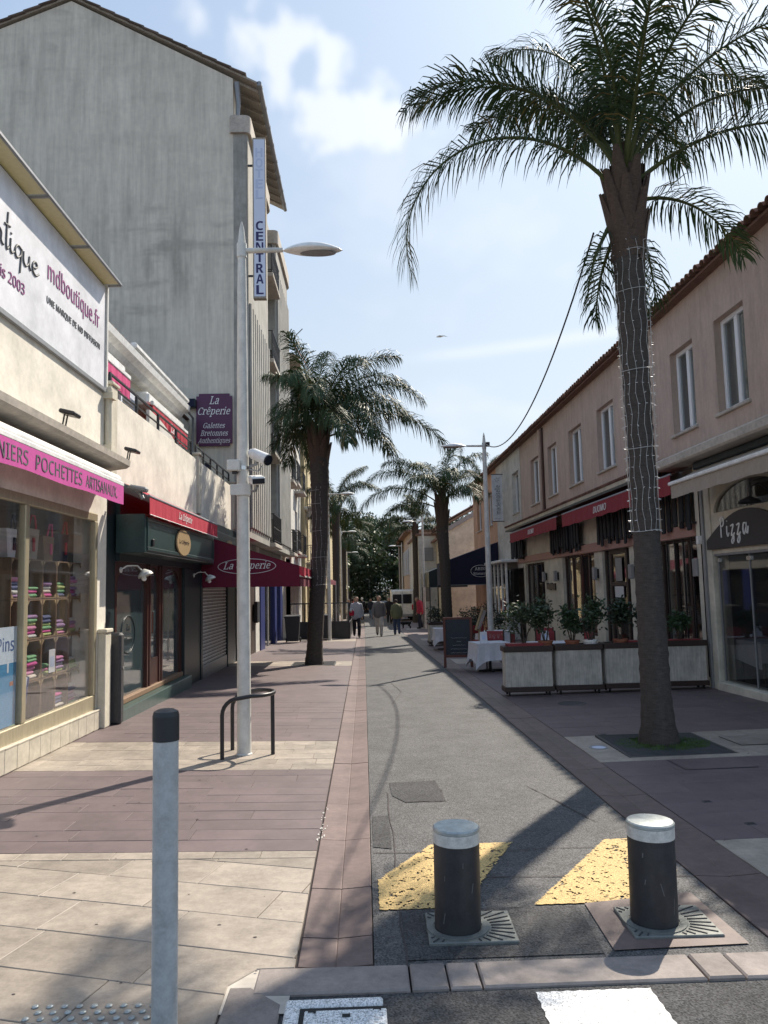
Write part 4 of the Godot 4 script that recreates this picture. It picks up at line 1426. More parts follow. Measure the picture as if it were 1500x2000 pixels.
# ------------------------------------------------------------------ the creperie
func build_creperie() -> void:
	var B := thing("creperie_building", "low cream crêperie with roof terrace and dark green shopfront", "building", Vector3(-3.4, 0.0, -15.5))
	bx(B, "terrace_parapet", Vector3(-3.62, 3.15, -10.30), Vector3(-3.4, 4.33, -20.48), M.cream_stucco, 0.012)
	for z in [-10.42, -15.95, -20.3]:
		bx(B, "parapet_pilaster", Vector3(-3.6, 3.2, z + 0.13), Vector3(-3.355, 4.42, z - 0.13), M.cream_plain, 0.012)
		bx(B, "pilaster_cap", Vector3(-3.62, 4.42, z + 0.16), Vector3(-3.33, 4.47, z - 0.16), M.cream_plain, 0.01)
	bx(B, "terrace_floor", Vector3(-4.7, 3.1, -10.30), Vector3(-3.62, 3.3, -20.48), M.ledge_concrete, 0.0)
	# set-back upper storey
	pierced(B, "upper_wall", -4.6, 0.3, -10.3, -20.48, 3.3, 6.1, [[-11.2, -14.0, 3.4, 5.5], [-15.5, -18.4, 3.4, 5.3]], M.cream_plain)
	room(B, -4.9, 3.0, -10.4, -20.4, 3.32, 5.9, M.room_mid)
	var ev := MB.new()
	ev.extrude(PackedVector2Array([Vector2(-4.6, 5.86), Vector2(-4.42, 5.88), Vector2(-4.36, 5.98), Vector2(-4.22, 6.04), Vector2(-4.2, 6.16), Vector2(-4.6, 6.2)]), 8.5, Vector3(0, 0, -18.8))
	part(B, "eave_cornice", ev, M.white_paint)
	bx(B, "upper_gutter", Vector3(-4.3, 6.2, -14.2), Vector3(-4.18, 6.30, -18.6), M.white_paint, 0.02)
	for i in 24:
		partm(B, "roof_tile", roof_tile_mesh(), M["clay_tile_%d" % (i % 3)], Vector3(-4.55, 6.26, -10.5 - i * 0.19), Basis(Vector3(0, 0, 1), -0.28))
	bx(B, "roof_deck", Vector3(-9.0, 6.2, -10.3), Vector3(-4.6, 6.24, -20.48), M.clay_tile_1, 0.0)
	window(B, -4.7, 3.4, 5.5, -11.2, -14.0, 1.0, M.window_white, 3, 0.07, "pane_dark")
	window(B, -4.7, 3.4, 5.3, -15.5, -18.4, 1.0, M.window_white, 3, 0.07, "pane_dark")
	# louvred shutter leaning open
	var sh := Node3D.new()
	sh.name = "louvred_shutter"
	org[sh] = Vector3(-4.5, 4.5, -14.75)
	sh.position = org[sh] - org[B]
	B.add_child(sh, true)
	var c := Vector3(-4.5, 4.5, -14.75)
	for q in [[Vector3(0, 0.95, 0), Vector3(0.05, 0.12, 1.0)], [Vector3(0, -0.95, 0), Vector3(0.05, 0.12, 1.0)], [Vector3(0, 0, 0.46), Vector3(0.05, 2.0, 0.09)], [Vector3(0, 0, -0.46), Vector3(0.05, 2.0, 0.09)]]:
		partm(sh, "stile", cb(q[1], 0.006), M.shutter_white, c + q[0])
	for i in 26:
		partm(sh, "louvre", cb(Vector3(0.05, 0.012, 0.84), 0.0), M.shutter_white, c + Vector3(0, -0.86 + i * 0.069, 0), Basis(Vector3(0, 0, 1), -0.6))
	# rounded screen wall on the terrace
	var ar := MB.new()
	var pl := PackedVector2Array([Vector2(0, 0), Vector2(4.0, 0)])
	for i in 13:
		var a := PI * 0.5 * i / 12.0
		pl.append(Vector2(4.0 * cos(a) * 0.98 + 0.02, 1.72 * sin(a) + 0.1))
	pl.append(Vector2(0, 1.82))
	ar.extrude(pl, 0.06, Vector3(-4.1, 3.28, -14.6), FACE_E)
	part(B, "rounded_screen", ar, M.white_stucco)
	# railings on the parapet
	for q in [[-10.62, -15.75, "black railing with two bars on the near terrace parapet", 4], [-16.15, -20.2, "black railing on the far terrace parapet by the gable", 5]]:
		var r := thing("terrace_railing", q[2], "railing", Vector3(-3.5, 4.33, q[0]), "terrace railings")
		for y in [4.66, 4.50]:
			bx(r, "rail", Vector3(-3.515, y, q[0]), Vector3(-3.485, y + (0.035 if y > 4.6 else 0.02), q[1]), M.black_metal, 0.004)
		for i in q[3] + 1:
			var z := lerpf(q[0] - 0.02, q[1] + 0.02, float(i) / q[3])
			bx(r, "post", Vector3(-3.52, 4.33, z + 0.025), Vector3(-3.48, 4.66, z - 0.025), M.black_metal, 0.004)
	# two cassette awnings upstairs
	for q in [[-10.6, -13.9, "fabric_pink", "pink awning under a white cassette on the upper terrace", "pink_awning", 5.5], [-15.4, -18.5, "fabric_red", "red lettered awning under a white cassette on the upper terrace", "red_terrace_awning", 5.42]]:
		var a := thing(q[4], q[3], "awning", Vector3(-4.4, q[5], q[0]))
		var yb: float = q[5]
		bx(a, "cassette", Vector3(-4.58, yb, q[0]), Vector3(-4.28, yb + 0.26, q[1]), M.white_paint, 0.05)
		bx(a, "front_bar", Vector3(-4.25, yb - 0.03, q[0]), Vector3(-4.18, yb + 0.06, q[1]), M.white_paint, 0.015)
		awning_cloth(a, -4.4, yb + 0.0, -4.2, yb - 0.03, q[0], q[1], 0.36, M[q[2]], 0.02, 9.0)
		if q[2] == "fabric_red":
			partm(a, "lettering", text_mesh("La", serif, 0.3, 0.2, 0.3), M.lettering_white, Vector3(-4.165, yb - 0.22, -16.9), FACE_E)
	# dark loudspeaker-like boxes on the gable corner
	for q in [[Vector3(-4.60, 6.62, -20.35), Vector3(0.42, 0.24, 0.2), "dark blue folded blind box beside the purple sign"], [Vector3(-4.02, 4.62, -19.6), Vector3(0.34, 0.5, 0.2), "dark box standing on the terrace under the purple sign"]]:
		var s := thing("wall_box", q[2], "box", q[0])
		partm(s, "case", cb(q[1], 0.02), M.green_dark, q[0])
		partm(s, "front_panel", cb(Vector3(q[1].x * 0.86, q[1].y * 0.84, 0.01), 0.0), M.fabric_navy, q[0] + Vector3(0, 0, q[1].z * 0.5 + 0.004))
	# pale hose looped over the eave
	var ho := thing("hose", "pale grey cable loop hanging at the end of the terrace roof", "hose", Vector3(-4.5, 5.9, -20.2))
	var hm := MB.new()
	hm.tube([Vector3(-4.35, 6.1, -18.9), Vector3(-4.5, 6.3, -19.8), Vector3(-4.46, 6.2, -20.3), Vector3(-4.48, 5.7, -20.35), Vector3(-4.5, 5.1, -20.35)], 0.03, 7)
	part(ho, "hose", hm, M.zinc)
	# ---- green shopfront
	bx(B, "shop_lining", Vector3(-3.66, -0.3, -10.32), Vector3(-3.42, 3.15, -10.72), M.green_dark, 0.0)
	bx(B, "shop_header", Vector3(-3.6, 2.05, -10.72), Vector3(-3.36, 3.15, -20.48), M.green_dark, 0.0)
	bx(B, "shop_pier", Vector3(-3.6, -0.4, -14.6), Vector3(-3.36, 2.05, -16.0), M.green_dark, 0.01)
	bx(B, "shop_pier", Vector3(-3.6, -0.5, -19.2), Vector3(-3.38, 2.05, -20.48), M.green_dark, 0.01)
	room(B, -3.62, 3.0, -10.72, -14.6, -0.25, 2.3, M.room_mid)
	var fb := MB.new()
	fb.cbox(Vector3(-3.20, 2.42, -13.1), Vector3(0.4, 0.54, 4.9), 0.01)
	part(B, "fascia_box", fb, M.green_lacquer)
	for q in [[2.20, 0.05], [2.62, 0.05]]:
		bx(B, "fascia_moulding", Vector3(-3.0, q[0] - 0.012, -10.75), Vector3(-2.982, q[0] + q[1] - 0.012, -15.5), M.green_lacquer, 0.006)
	for z in [-10.78, -15.48]:
		bx(B, "fascia_moulding", Vector3(-3.0, 2.24, z + 0.03), Vector3(-2.983, 2.6, z - 0.03), M.green_lacquer, 0.006)
	bx(B, "fascia_catch", Vector3(-3.0, 2.26, -10.98), Vector3(-2.97, 2.36, -11.08), M.black_metal, 0.01)
	var fb2 := MB.new()
	fb2.cbox(Vector3(-3.25, 2.52, -18.1), Vector3(0.28, 0.74, 4.5), 0.01)
	part(B, "fascia_box", fb2, M.green_lacquer)
	for q in [[-12.85, 2.41, -2.995, "oval wooden crêperie plaque on the near green fascia"], [-17.9, 2.55, -3.105, "oval wooden plaque on the far green fascia above the wine awning"]]:
		var pq := thing("oval_plaque", q[3], "sign", Vector3(q[2], q[1], q[0]), "oval fascia plaques")
		var pm := MB.new()
		pm.lathe([Vector2(0, 0), Vector2(0.235, 0), Vector2(0.25, 0.012), Vector2(0.24, 0.03), Vector2(0.22, 0.03), Vector2(0, 0.028)], 28, Vector3(q[2], q[1], q[0]), Basis(Vector3(0, 0, -2.0), Vector3(1, 0, 0), Vector3(0, -0.88, 0)))
		part(pq, "disc", pm, M.sign_gold)
		partm(pq, "lettering", text_mesh("La Crêperie", serif, 0.72, 0.09, 0.3, 0.003), M.dark_wood, Vector3(q[2] + 0.029, q[1], q[0]), FACE_E)
	# red awning over the fascia
	var A := thing("red_awning", "red awning with scalloped edge reading La Crêperie over green fascia", "awning", Vector3(-3.1, 2.9, -13))
	awning_cloth(A, -3.30, 3.13, -2.93, 2.93, -10.62, -15.55, 0.26, M.fabric_red, 0.005, 12.0)
	bx(A, "front_bar", Vector3(-2.96, 2.915, -10.6), Vector3(-2.915, 2.95, -15.57), M.grey_plastic, 0.01)
	var pp := MB.new()
	var last := Vector3(-2.905, 2.678, -10.62)
	var path := []
	for i in 41:
		path.append(Vector3(-2.915, 2.672, lerpf(-10.62, -15.55, i / 40.0)))
	pp.tube(path, 0.007, 5)
	part(A, "white_piping", pp, M.lettering_white)
	partm(A, "lettering", text_mesh("La Crêperie", serif, 0.95, 0.15, 0.35, 0.002), M.lettering_white, Vector3(-2.919, 2.80, -12.75), FACE_E)
	var mo := MB.new()
	mo.cbox(Vector3(-3.05, 3.02, -10.52), Vector3(0.24, 0.07, 0.14), 0.02, Basis(Vector3(0, 0, 1), -0.2))
	mo.tube([Vector3(-3.2, 3.05, -10.55), Vector3(-3.05, 2.98, -10.55), Vector3(-3.0, 2.88, -10.55)], 0.03, 7)
	part(A, "arm_end", mo, M.zinc)
	# wine coloured terrace awning with the name on its side
	var W := thing("wine_awning", "big wine red terrace awning with La Crêperie in an oval on its side", "awning", Vector3(-2.4, 1.66, -18.5))
	var we := MB.new()
	we.extrude(PackedVector2Array([Vector2(-3.37, 1.68), Vector2(-1.33, 1.66), Vector2(-1.33, 2.09), Vector2(-3.08, 2.68), Vector2(-3.37, 2.78)]), 0.012, Vector3(0, 0, -16.12))
	part(W, "side_panel", we, M.fabric_wine)
	var top := MB.new()
	top.quad(Vector3(-3.37, 2.78, -16.1), Vector3(-1.33, 2.09, -16.1), Vector3(-1.33, 2.09, -22.3), Vector3(-3.37, 2.78, -22.3))
	part(W, "cover", top, M.fabric_wine)
	var fv := MB.new()
	fv.quad(Vector3(-1.33, 1.9, -16.1), Vector3(-1.33, 1.9, -22.3), Vector3(-1.33, 2.09, -22.3), Vector3(-1.33, 2.09, -16.1))
	fv.tri(Vector3(-1.33, 2.09, -16.1), Vector3(-1.33, 1.9, -16.1), Vector3(-1.22, 1.84, -16.3))
	part(W, "front_valance", fv, M.fabric_red)
	bx(W, "front_bar", Vector3(-1.36, 1.86, -16.12), Vector3(-1.31, 1.90, -22.3), M.post_white, 0.008)
	bx(W, "lower_valance", Vector3(-1.345, 1.66, -16.3), Vector3(-1.335, 1.86, -22.3), M.fabric_wine, 0.0)
	var ov := MB.new()
	var op := []
	for i in 41:
		var a := TAU * i / 40.0
		op.append(Vector3(-2.42 + 0.60 * cos(a), 2.10 + 0.155 * sin(a), -16.106))
	ov.tube(op, 0.006, 5)
	part(W, "oval", ov, M.lettering_white)
	partm(W, "lettering", text_mesh("La Crêperie", serif, 0.98, 0.2, 0.35, 0.004), M.lettering_white, Vector3(-2.42, 2.10, -16.107))
	for z in [-22.2]:
		bx(W, "leg", Vector3(-1.37, gy(-1.4, z), z + 0.025), Vector3(-1.33, 1.86, z - 0.025), M.post_white, 0.005)
	# shop windows and the arched door of the green front
	var sh2 := Node3D.new()
	sh2.name = "shop_glazing"
	org[sh2] = Vector3(-3.45, 1.0, -12.6)
	sh2.position = org[sh2] - org[B]
	B.add_child(sh2, true)
	bx(B, "marble_plinth", Vector3(-3.5, -0.35, -10.5), Vector3(-3.24, 0.05, -14.7), M.green_marble, 0.01)
	bx(B, "wood_sill", Vector3(-3.52, 0.05, -10.6), Vector3(-3.38, 0.13, -14.6), M.crate_wood, 0.01)
	for z in [-10.75, -12.32, -12.47, -13.05, -13.2, -14.55]:
		bx(sh2, "post", Vector3(-3.5, 0.1, z + 0.045), Vector3(-3.41, 2.05, z - 0.045), M.mahogany, 0.015)
	for q in [[-10.8, -12.28], [-12.52, -13.0], [-13.25, -14.5]]:
		bx(sh2, "pane", Vector3(-3.468, 0.13, q[0]), Vector3(-3.46, 2.0, q[1]), M.pane_sky, 0.0)
		# arched head
		var hd := MB.new()
		var w: float = absf(q[1] - q[0])
		var ph := PackedVector2Array([Vector2(0, 0.42), Vector2(0, 0)])
		for i in 15:
			var a := PI - PI * i / 14.0
			ph.append(Vector2(w * 0.5 + w * 0.5 * cos(a), 0.36 * sin(a)))
		ph.append(Vector2(w, 0))
		ph.append(Vector2(w, 0.42))
		hd.extrude(ph, 0.05, Vector3(-3.48, 1.66, q[0]), FACE_E)
		part(sh2, "arched_head", hd, M.mahogany)
	bx(sh2, "door_panel", Vector3(-3.47, 0.1, -12.5), Vector3(-3.43, 0.55, -13.02), M.mahogany, 0.012)
	bx(sh2, "door_handle", Vector3(-3.42, 0.95, -12.56), Vector3(-3.39, 1.3, -12.585), M.stainless, 0.006)
	var cp := MB.new()
	var cpp := []
	for i in 33:
		var a := TAU * i / 32.0
		cpp.append(Vector3(-3.455, 1.0 + 0.27 * sin(a), -11.45 + 0.33 * cos(a)))
	cp.tube(cpp, 0.008, 5)
	part(sh2, "window_oval", cp, M.green_dark)
	partm(sh2, "window_lettering", text_mesh("La", serif, 0.16, 0.1, 0.3, 0.003), M.green_dark, Vector3(-3.456, 1.1, -11.45), FACE_E)
	partm(sh2, "window_lettering", text_mesh("Crêperie", serif, 0.46, 0.11, 0.3, 0.003), M.green_dark, Vector3(-3.456, 0.9, -11.45), FACE_E)
	for q in [[-10.75, "white swan-neck wall lamp at the near end of green shopfront"], [-15.35, "swan-neck wall lamp at the far end of the green shopfront"]]:
		var wl := thing("wall_lamp", q[1], "wall lamp", Vector3(-3.35, 1.9, q[0]), "swan-neck wall lamps")
		var wm := MB.new()
		var x0 := -3.36
		wm.tube([Vector3(x0, 1.92, q[0]), Vector3(x0 + 0.08, 1.98, q[0] - 0.05), Vector3(x0 + 0.2, 1.98, q[0] - 0.12), Vector3(x0 + 0.26, 1.9, q[0] - 0.16)], 0.011, 7)
		wm.lathe([Vector2(0, 0), Vector2(0.04, 0), Vector2(0.04, 0.02), Vector2(0, 0.02)], 10, Vector3(x0, 1.92, q[0]), Basis(Vector3(0, 0, -1), Vector3(1, 0, 0), Vector3(0, -1, 0)))
		part(wl, "arm", wm, M.post_white)
		var wd := MB.new()
		wd.lathe([Vector2(0.11, -0.07), Vector2(0.095, -0.03), Vector2(0.06, 0.0), Vector2(0.02, 0.03), Vector2(0.0, 0.035)], 18, Vector3(x0 + 0.28, 1.9, q[0] - 0.17), Basis(Vector3(0, 0, 1), 0.35))
		part(wl, "shade", wd, M.post_white)
		var wb := MB.new()
		wb.lathe([Vector2(0, -0.14), Vector2(0.03, -0.125), Vector2(0.038, -0.1), Vector2(0.02, -0.06), Vector2(0, -0.05)], 12, Vector3(x0 + 0.28, 1.9, q[0] - 0.17))
		part(wl, "bulb", wb, M.bulb_clear)
	# grille shutter of perforated slats, with its frame
	var R := thing("roller_grille", "closed perforated roller grille in the shop entrance under the wine awning", "shutter", Vector3(-3.4, -0.2, -17.6))
	bx(R, "side_rail", Vector3(-3.44, -0.32, -16.0), Vector3(-3.34, 2.0, -16.16), M.green_dark, 0.006)
	bx(R, "side_rail", Vector3(-3.44, -0.32, -19.1), Vector3(-3.34, 2.0, -19.22), M.green_dark, 0.006)
	bx(R, "bottom_rail", Vector3(-3.42, -0.24, -16.16), Vector3(-3.36, 0.06, -19.1), M.zinc, 0.01)
	bx(R, "backing", Vector3(-3.5, -0.3, -16.1), Vector3(-3.47, 2.0, -19.15), M.room_dark, 0.0)
	for i in 26:
		var gm := MB.new()
		var y := 0.11 + i * 0.073
		for k in 30:
			var z := -16.22 - k * 0.0965 - (0.048 if i % 2 else 0.0)
			gm.box(Vector3(-3.39, y, z), Vector3(0.012, 0.034, 0.062), Basis(Vector3(0, 0, 1), 0.12))
		gm.box(Vector3(-3.396, y - 0.034, -17.63), Vector3(0.006, 0.008, 2.93))
		part(R, "slat", gm, M.white_paint)


var _tile: ArrayMesh
func roof_tile_mesh() -> ArrayMesh:
	if _tile == null:
		var mb := MB.new()
		var k := 8
		var l := 0.25
		for i in k:
			var a0 := PI * i / k
			var a1 := PI * (i + 1) / k
			var r0 := 0.085
			var r1 := 0.07
			for q in [[r0, r1, 1.0], [r0 - 0.014, r1 - 0.014, -1.0]]:
				var p0 := Vector3(l, q[0] * sin(a0), q[0] * cos(a0))
				var p1 := Vector3(l, q[0] * sin(a1), q[0] * cos(a1))
				var p2 := Vector3(-l, q[1] * sin(a1), q[1] * cos(a1))
				var p3 := Vector3(-l, q[1] * sin(a0), q[1] * cos(a0))
				if q[2] > 0:
					mb.quadn(p0, p1, p2, p3, Vector3(0, sin(a0), cos(a0)), Vector3(0, sin(a1), cos(a1)), Vector3(0, sin(a1), cos(a1)), Vector3(0, sin(a0), cos(a0)))
				else:
					mb.quad(p3, p2, p1, p0)
			mb.quad(Vector3(l, (r0 - 0.014) * sin(a0), (r0 - 0.014) * cos(a0)), Vector3(l, r0 * sin(a0), r0 * cos(a0)), Vector3(l, r0 * sin(a1), r0 * cos(a1)), Vector3(l, (r0 - 0.014) * sin(a1), (r0 - 0.014) * cos(a1)))
		_tile = mb.mesh()
	return _tile


# ------------------------------------------------------------------ the long pink row on the right
func build_right_side() -> void:
	var X := 5.8
	var B := thing("pink_building", "long two-storey pink stucco row with clay tile eaves and white windows", "building", Vector3(X, 0.0, -22.0))
	var wins := [[-11.07, -12.05], [-12.87, -13.85], [-15.0, -16.0], [-17.15, -18.4], [-19.75, -21.0], [-22.35, -23.45], [-24.6, -25.9]]
	var holes := []
	for w in wins:
		holes.append([w[0], w[1], 4.27, 5.80])
	pierced(B, "upper_wall", X, -0.35, -7.0, -27.6, 3.7, 6.62, holes, M.pink_stucco)
	pierced(B, "upper_wall", X - 0.02, -0.35, -27.6, -32.6, 2.2, 6.62, [[-27.9, -29.1, 4.27, 5.80]], M.white_stucco)
	pierced(B, "upper_wall", X, -0.35, -32.6, -39.4, 1.5, 6.62, [[-33.9, -35.2, 4.27, 5.75], [-37.0, -38.4, 4.27, 5.75]], M.orange_stucco)
	bx(B, "end_wall", Vector3(X, -0.8, -39.4), Vector3(14.0, 6.62, -39.75), M.orange_stucco, 0.0)
	bx(B, "ground_wall", Vector3(X + 0.02, -0.8, -32.6), Vector3(X + 0.35, 2.2, -39.4), M.orange_stucco, 0.0)
	var ln := MB.new()
	ln.span(Vector3(X + 1.6, 3.8, -7.0), Vector3(X + 1.7, 6.6, -39.4))
	ln.span(Vector3(X + 0.35, 3.72, -7.0), Vector3(X + 1.7, 3.8, -39.4))
	ln.span(Vector3(X + 0.35, 6.5, -7.0), Vector3(X + 1.7, 6.6, -39.4))
	part(B, "room_lining", ln, M.room_mid)
	for w in wins + [[-27.9, -29.1], [-33.9, -35.2], [-37.0, -38.4]]:
		window(B, X + 0.15, 4.27, 5.8 if w[0] > -33 else 5.75, w[0], w[1], -1.0, M.window_white, 2, 0.075, "pane_sky")
		bx(B, "window_sill", Vector3(X - 0.05, 4.21, w[0] + 0.06), Vector3(X + 0.3, 4.265, w[1] - 0.06), M.ledge_concrete, 0.01)
		# white net curtain behind the pane
		var cw := 0.25 + 0.7 * fposmod(w[0] * 3.7, 1.0) as float
		var nc := MB.new()
		for i in 16:
			var za := lerpf(w[0] - 0.06, w[0] + (w[1] - w[0]) * cw, i / 16.0)
			var zb := lerpf(w[0] - 0.06, w[0] + (w[1] - w[0]) * cw, (i + 1) / 16.0)
			var xa := X + 0.36 + (0.02 if i % 2 else 0.0)
			var xb := X + 0.36 + (0.0 if i % 2 else 0.02)
			nc.quad(Vector3(xb, 4.3, zb), Vector3(xa, 4.3, za), Vector3(xa, 5.72, za), Vector3(xb, 5.72, zb))
		part(B, "net_curtain", nc, M.fabric_white)
	# roof: deck and the row of eave tiles
	var rf := Node3D.new()
	rf.name = "roof"
	org[rf] = Vector3(X, 6.7, -22)
	rf.position = org[rf] - org[B]
	B.add_child(rf, true)
	var rd := MB.new()
	rd.extrude(PackedVector2Array([Vector2(5.62, 6.60), Vector2(5.62, 6.64), Vector2(10.0, 7.9), Vector2(14.2, 6.7), Vector2(14.2, 6.60)]), 32.4, Vector3(0, 0, -39.6))
	part(rf, "roof_deck", rd, M.clay_tile_1)
	var bt := Basis(Vector3(0, 1, 0), PI) * Basis(Vector3(0, 0, 1), -0.27)
	var z := -7.3
	var i := 0
	while z > -39.5:
		partm(rf, "roof_tile", roof_tile_mesh(), M["clay_tile_%d" % (rng.randi() % 3)], Vector3(5.76 + rng.randf_range(-0.012, 0.012), 6.70, z), bt)
		z -= 0.185
		i += 1
	# downpipes
	for q in [[-23.95, 0.035, "mahogany"], [-24.3, 0.05, "pink_stucco"]]:
		var dm := MB.new()
		dm.tube([Vector3(5.76, 6.55, q[0]), Vector3(5.76, 3.9, q[0])], q[1], 10)
		part(B, "downpipe", dm, M[q[2]])
	# tiled ledge above the restaurant awnings
	bx(B, "ledge", Vector3(5.52, 3.66, -13.7), Vector3(5.8, 3.76, -29.4), M.cream_plain, 0.01)
	bx(B, "ledge_soffit", Vector3(5.5, 3.60, -13.7), Vector3(5.79, 3.655, -29.4), M.green_dark, 0.0)
	var sm := roof_tile_small()
	z = -13.8
	while z > -29.4:
		partm(B, "ledge_tile", sm, M["clay_tile_%d" % (rng.randi() % 3)], Vector3(5.66, 3.80, z), bt)
		z -= 0.135
	bx(B, "canopy_slab", Vector3(5.25, 3.55, -7.0), Vector3(5.8, 3.72, -13.6), M.ledge_concrete, 0.03)
	# ---- ground floor of the restaurant
	pierced(B, "restaurant_wall", X, -0.3, -12.98, -27.6, -0.6, 3.7, [[-24.5, -27.4, 0.55, 2.3], [-19.15, -22.25, 0.25, 2.36], [-16.6, -18.5, -0.4, 2.36], [-13.1, -15.0, 0.4, 2.36]], M.cream_plain)
	bx(B, "pink_fascia", Vector3(5.74, 2.36, -13.0), Vector3(5.8, 2.58, -28.4), M.pink_band, 0.008)
	room(B, X + 0.3, -4.5, -13.0, -27.6, -0.45, 3.0, M.room_mid)
	for w in [[-24.5, -27.4, 0.55, 2.3, 4], [-19.15, -22.25, 0.25, 2.36, 4], [-13.1, -15.0, 0.4, 2.36, 3]]:
		window(B, X + 0.12, w[2], w[3], w[0], w[1], -1.0, M.dark_wood, w[4], 0.06, "pane_dark")
		var k := 4
		for j in k:
			var zz: float = lerpf(w[0] - 0.2, w[1] + 0.2, (j + 0.5) / k)
			bx(B, "window_bar", Vector3(X + 0.03, w[2], zz + 0.012), Vector3(X + 0.055, w[3], zz - 0.012), M.black_metal, 0.003)
	# heavy dark curtains inside
	for w in [[-24.6, -27.3, 0.7], [-20.9, -22.1, 0.3]]:
		var cu := MB.new()
		for j in 30:
			var za := lerpf(w[0], w[1], j / 30.0)
			var zb := lerpf(w[0], w[1], (j + 1) / 30.0)
			var xa := X + 0.36 + 0.05 * sin(j * 1.3)
			var xb := X + 0.36 + 0.05 * sin((j + 1) * 1.3)
			cu.quad(Vector3(xb, w[2], zb), Vector3(xa, w[2], za), Vector3(xa, 2.3, za), Vector3(xb, 2.3, zb))
		part(B, "dark_curtain", cu, M.fabric_black)
	var dr := Node3D.new()
	dr.name = "restaurant_door"
	org[dr] = Vector3(5.9, 1.0, -17.6)
	dr.position = org[dr] - org[B]
	B.add_child(dr, true)
	for zz in [-16.65, -17.0, -18.1, -18.45]:
		bx(dr, "door_stile", Vector3(5.86, -0.35, zz + 0.05), Vector3(5.93, 2.36, zz - 0.05), M.dark_wood, 0.008)
	for yy in [-0.3, 0.75, 1.5, 2.25]:
		bx(dr, "door_rail", Vector3(5.865, yy, -17.05), Vector3(5.925, yy + 0.1, -18.05), M.dark_wood, 0.008)
	bx(dr, "pane", Vector3(5.892, -0.2, -16.7), Vector3(5.898, 2.3, -18.4), M.pane_dark, 0.0)
	bx(dr, "posted_sheet", Vector3(5.86, 1.25, -17.25), Vector3(5.863, 1.5, -17.85), M.chalk, 0.0)
	bx(dr, "posted_sheet", Vector3(5.86, 1.62, -17.3), Vector3(5.863, 2.15, -17.75), M.zinc, 0.0)
	# a lit lamp inside the window
	var lp := thing("interior_lamp", "small orange lit lamp behind the restaurant window", "lamp", Vector3(6.5, 1.25, -20.0))
	var em := StandardMaterial3D.new()
	em.albedo_color = Color(0.9, 0.4, 0.2)
	em.emission_enabled = true
	em.emission = Color(1.0, 0.35, 0.15)
	em.emission_energy_multiplier = 2.5
	var lm := MB.new()
	lm.lathe([Vector2(0.0, -0.16), Vector2(0.09, -0.14), Vector2(0.11, 0.0), Vector2(0.09, 0.14), Vector2(0.0, 0.16)], 14, Vector3(6.35, 1.6, -20.2))
	part(lp, "lamp_shade", lm, em)
	var lc := MB.new()
	lc.tube([Vector3(6.35, 1.76, -20.2), Vector3(6.35, 2.95, -20.2)], 0.008, 6)
	part(lp, "lamp_cord", lc, M.wire)
	var ol := OmniLight3D.new()
	ol.name = "lamp_light"
	ol.light_energy = 0.08
	ol.light_color = Color(1.0, 0.45, 0.2)
	ol.light_size = 0.1
	ol.omni_range = 8.0
	ol.omni_attenuation = 2.0
	ol.shadow_enabled = true
	ol.position = Vector3(6.2, 1.6, -20.2) - lp.position
	lp.add_child(ol)
	# box sconces
	var zs := [-24.2, -22.75, -18.85, -16.25, -13.02]
	var wh := ["farthest grey box wall light beside the barred dark window", "grey box wall light to the right of the small black wall sign", "grey box wall light left of the restaurant door", "grey box wall light right of the restaurant door near the palm trunk", "nearest grey box wall light beside the pizzeria"]
	for k in 5:
		var sc := thing("wall_light", wh[k], "wall light", Vector3(5.72, 1.7, zs[k]), "box wall lights")
		bx(sc, "housing", Vector3(5.66, 1.66, zs[k] + 0.09), Vector3(5.74, 1.97, zs[k] - 0.09), M.zinc, 0.012)
		bx(sc, "back_plate", Vector3(5.74, 1.7, zs[k] + 0.05), Vector3(5.798, 1.93, zs[k] - 0.05), M.black_metal, 0.005)
	var bs := thing("small_wall_sign", "small black ragged sign on the cream wall between two windows", "sign", Vector3(5.78, 1.4, -23.5))
	for k in 6:
		bx(bs, "slat", Vector3(5.75, 1.40 + 0.012 * (k % 3), -23.05 - k * 0.18), Vector3(5.79, 1.62 - 0.014 * ((k + 1) % 3), -23.22 - k * 0.18), M.black_metal, 0.006)
	# red awnings
	for q in [[-20.85, -27.55, -24.05, "farther red restaurant awning reading DUOMO beside the white house", 0.85], [-12.98, -20.25, -16.95, "nearer red restaurant awning reading DUOMO behind the palm trunk", 0.95]]:
		var a := thing("restaurant_awning", q[3], "awning", Vector3(5.4, 3.3, q[0]), "red restaurant awnings")
		awning_cloth(a, 5.74, 3.58, 5.32, 3.42, q[0], q[1], 0.34, M.fabric_duomo, 0.006, 16.0)
		bx(a, "front_bar", Vector3(5.31, 3.405, q[0]), Vector3(5.35, 3.44, q[1]), M.grey_plastic, 0.008)
		partm(a, "lettering", text_mesh("DUOMO", sans, q[4], 0.15, 0.25, 0.004), M.lettering_white, Vector3(5.305, 3.25, q[2]), FACE_W)
	# black hanging drapes under the awnings
	var dl := ["farthest black strip curtain hanging beside the white house", "second black strip curtain from the far end under red awning", "third black strip curtain just left of the palm trunk", "nearest black strip curtain hanging beside the pizzeria"]
	var dz := [[-27.0, -29.2], [-19.9, -23.2], [-16.0, -18.4], [-13.0, -14.55]]
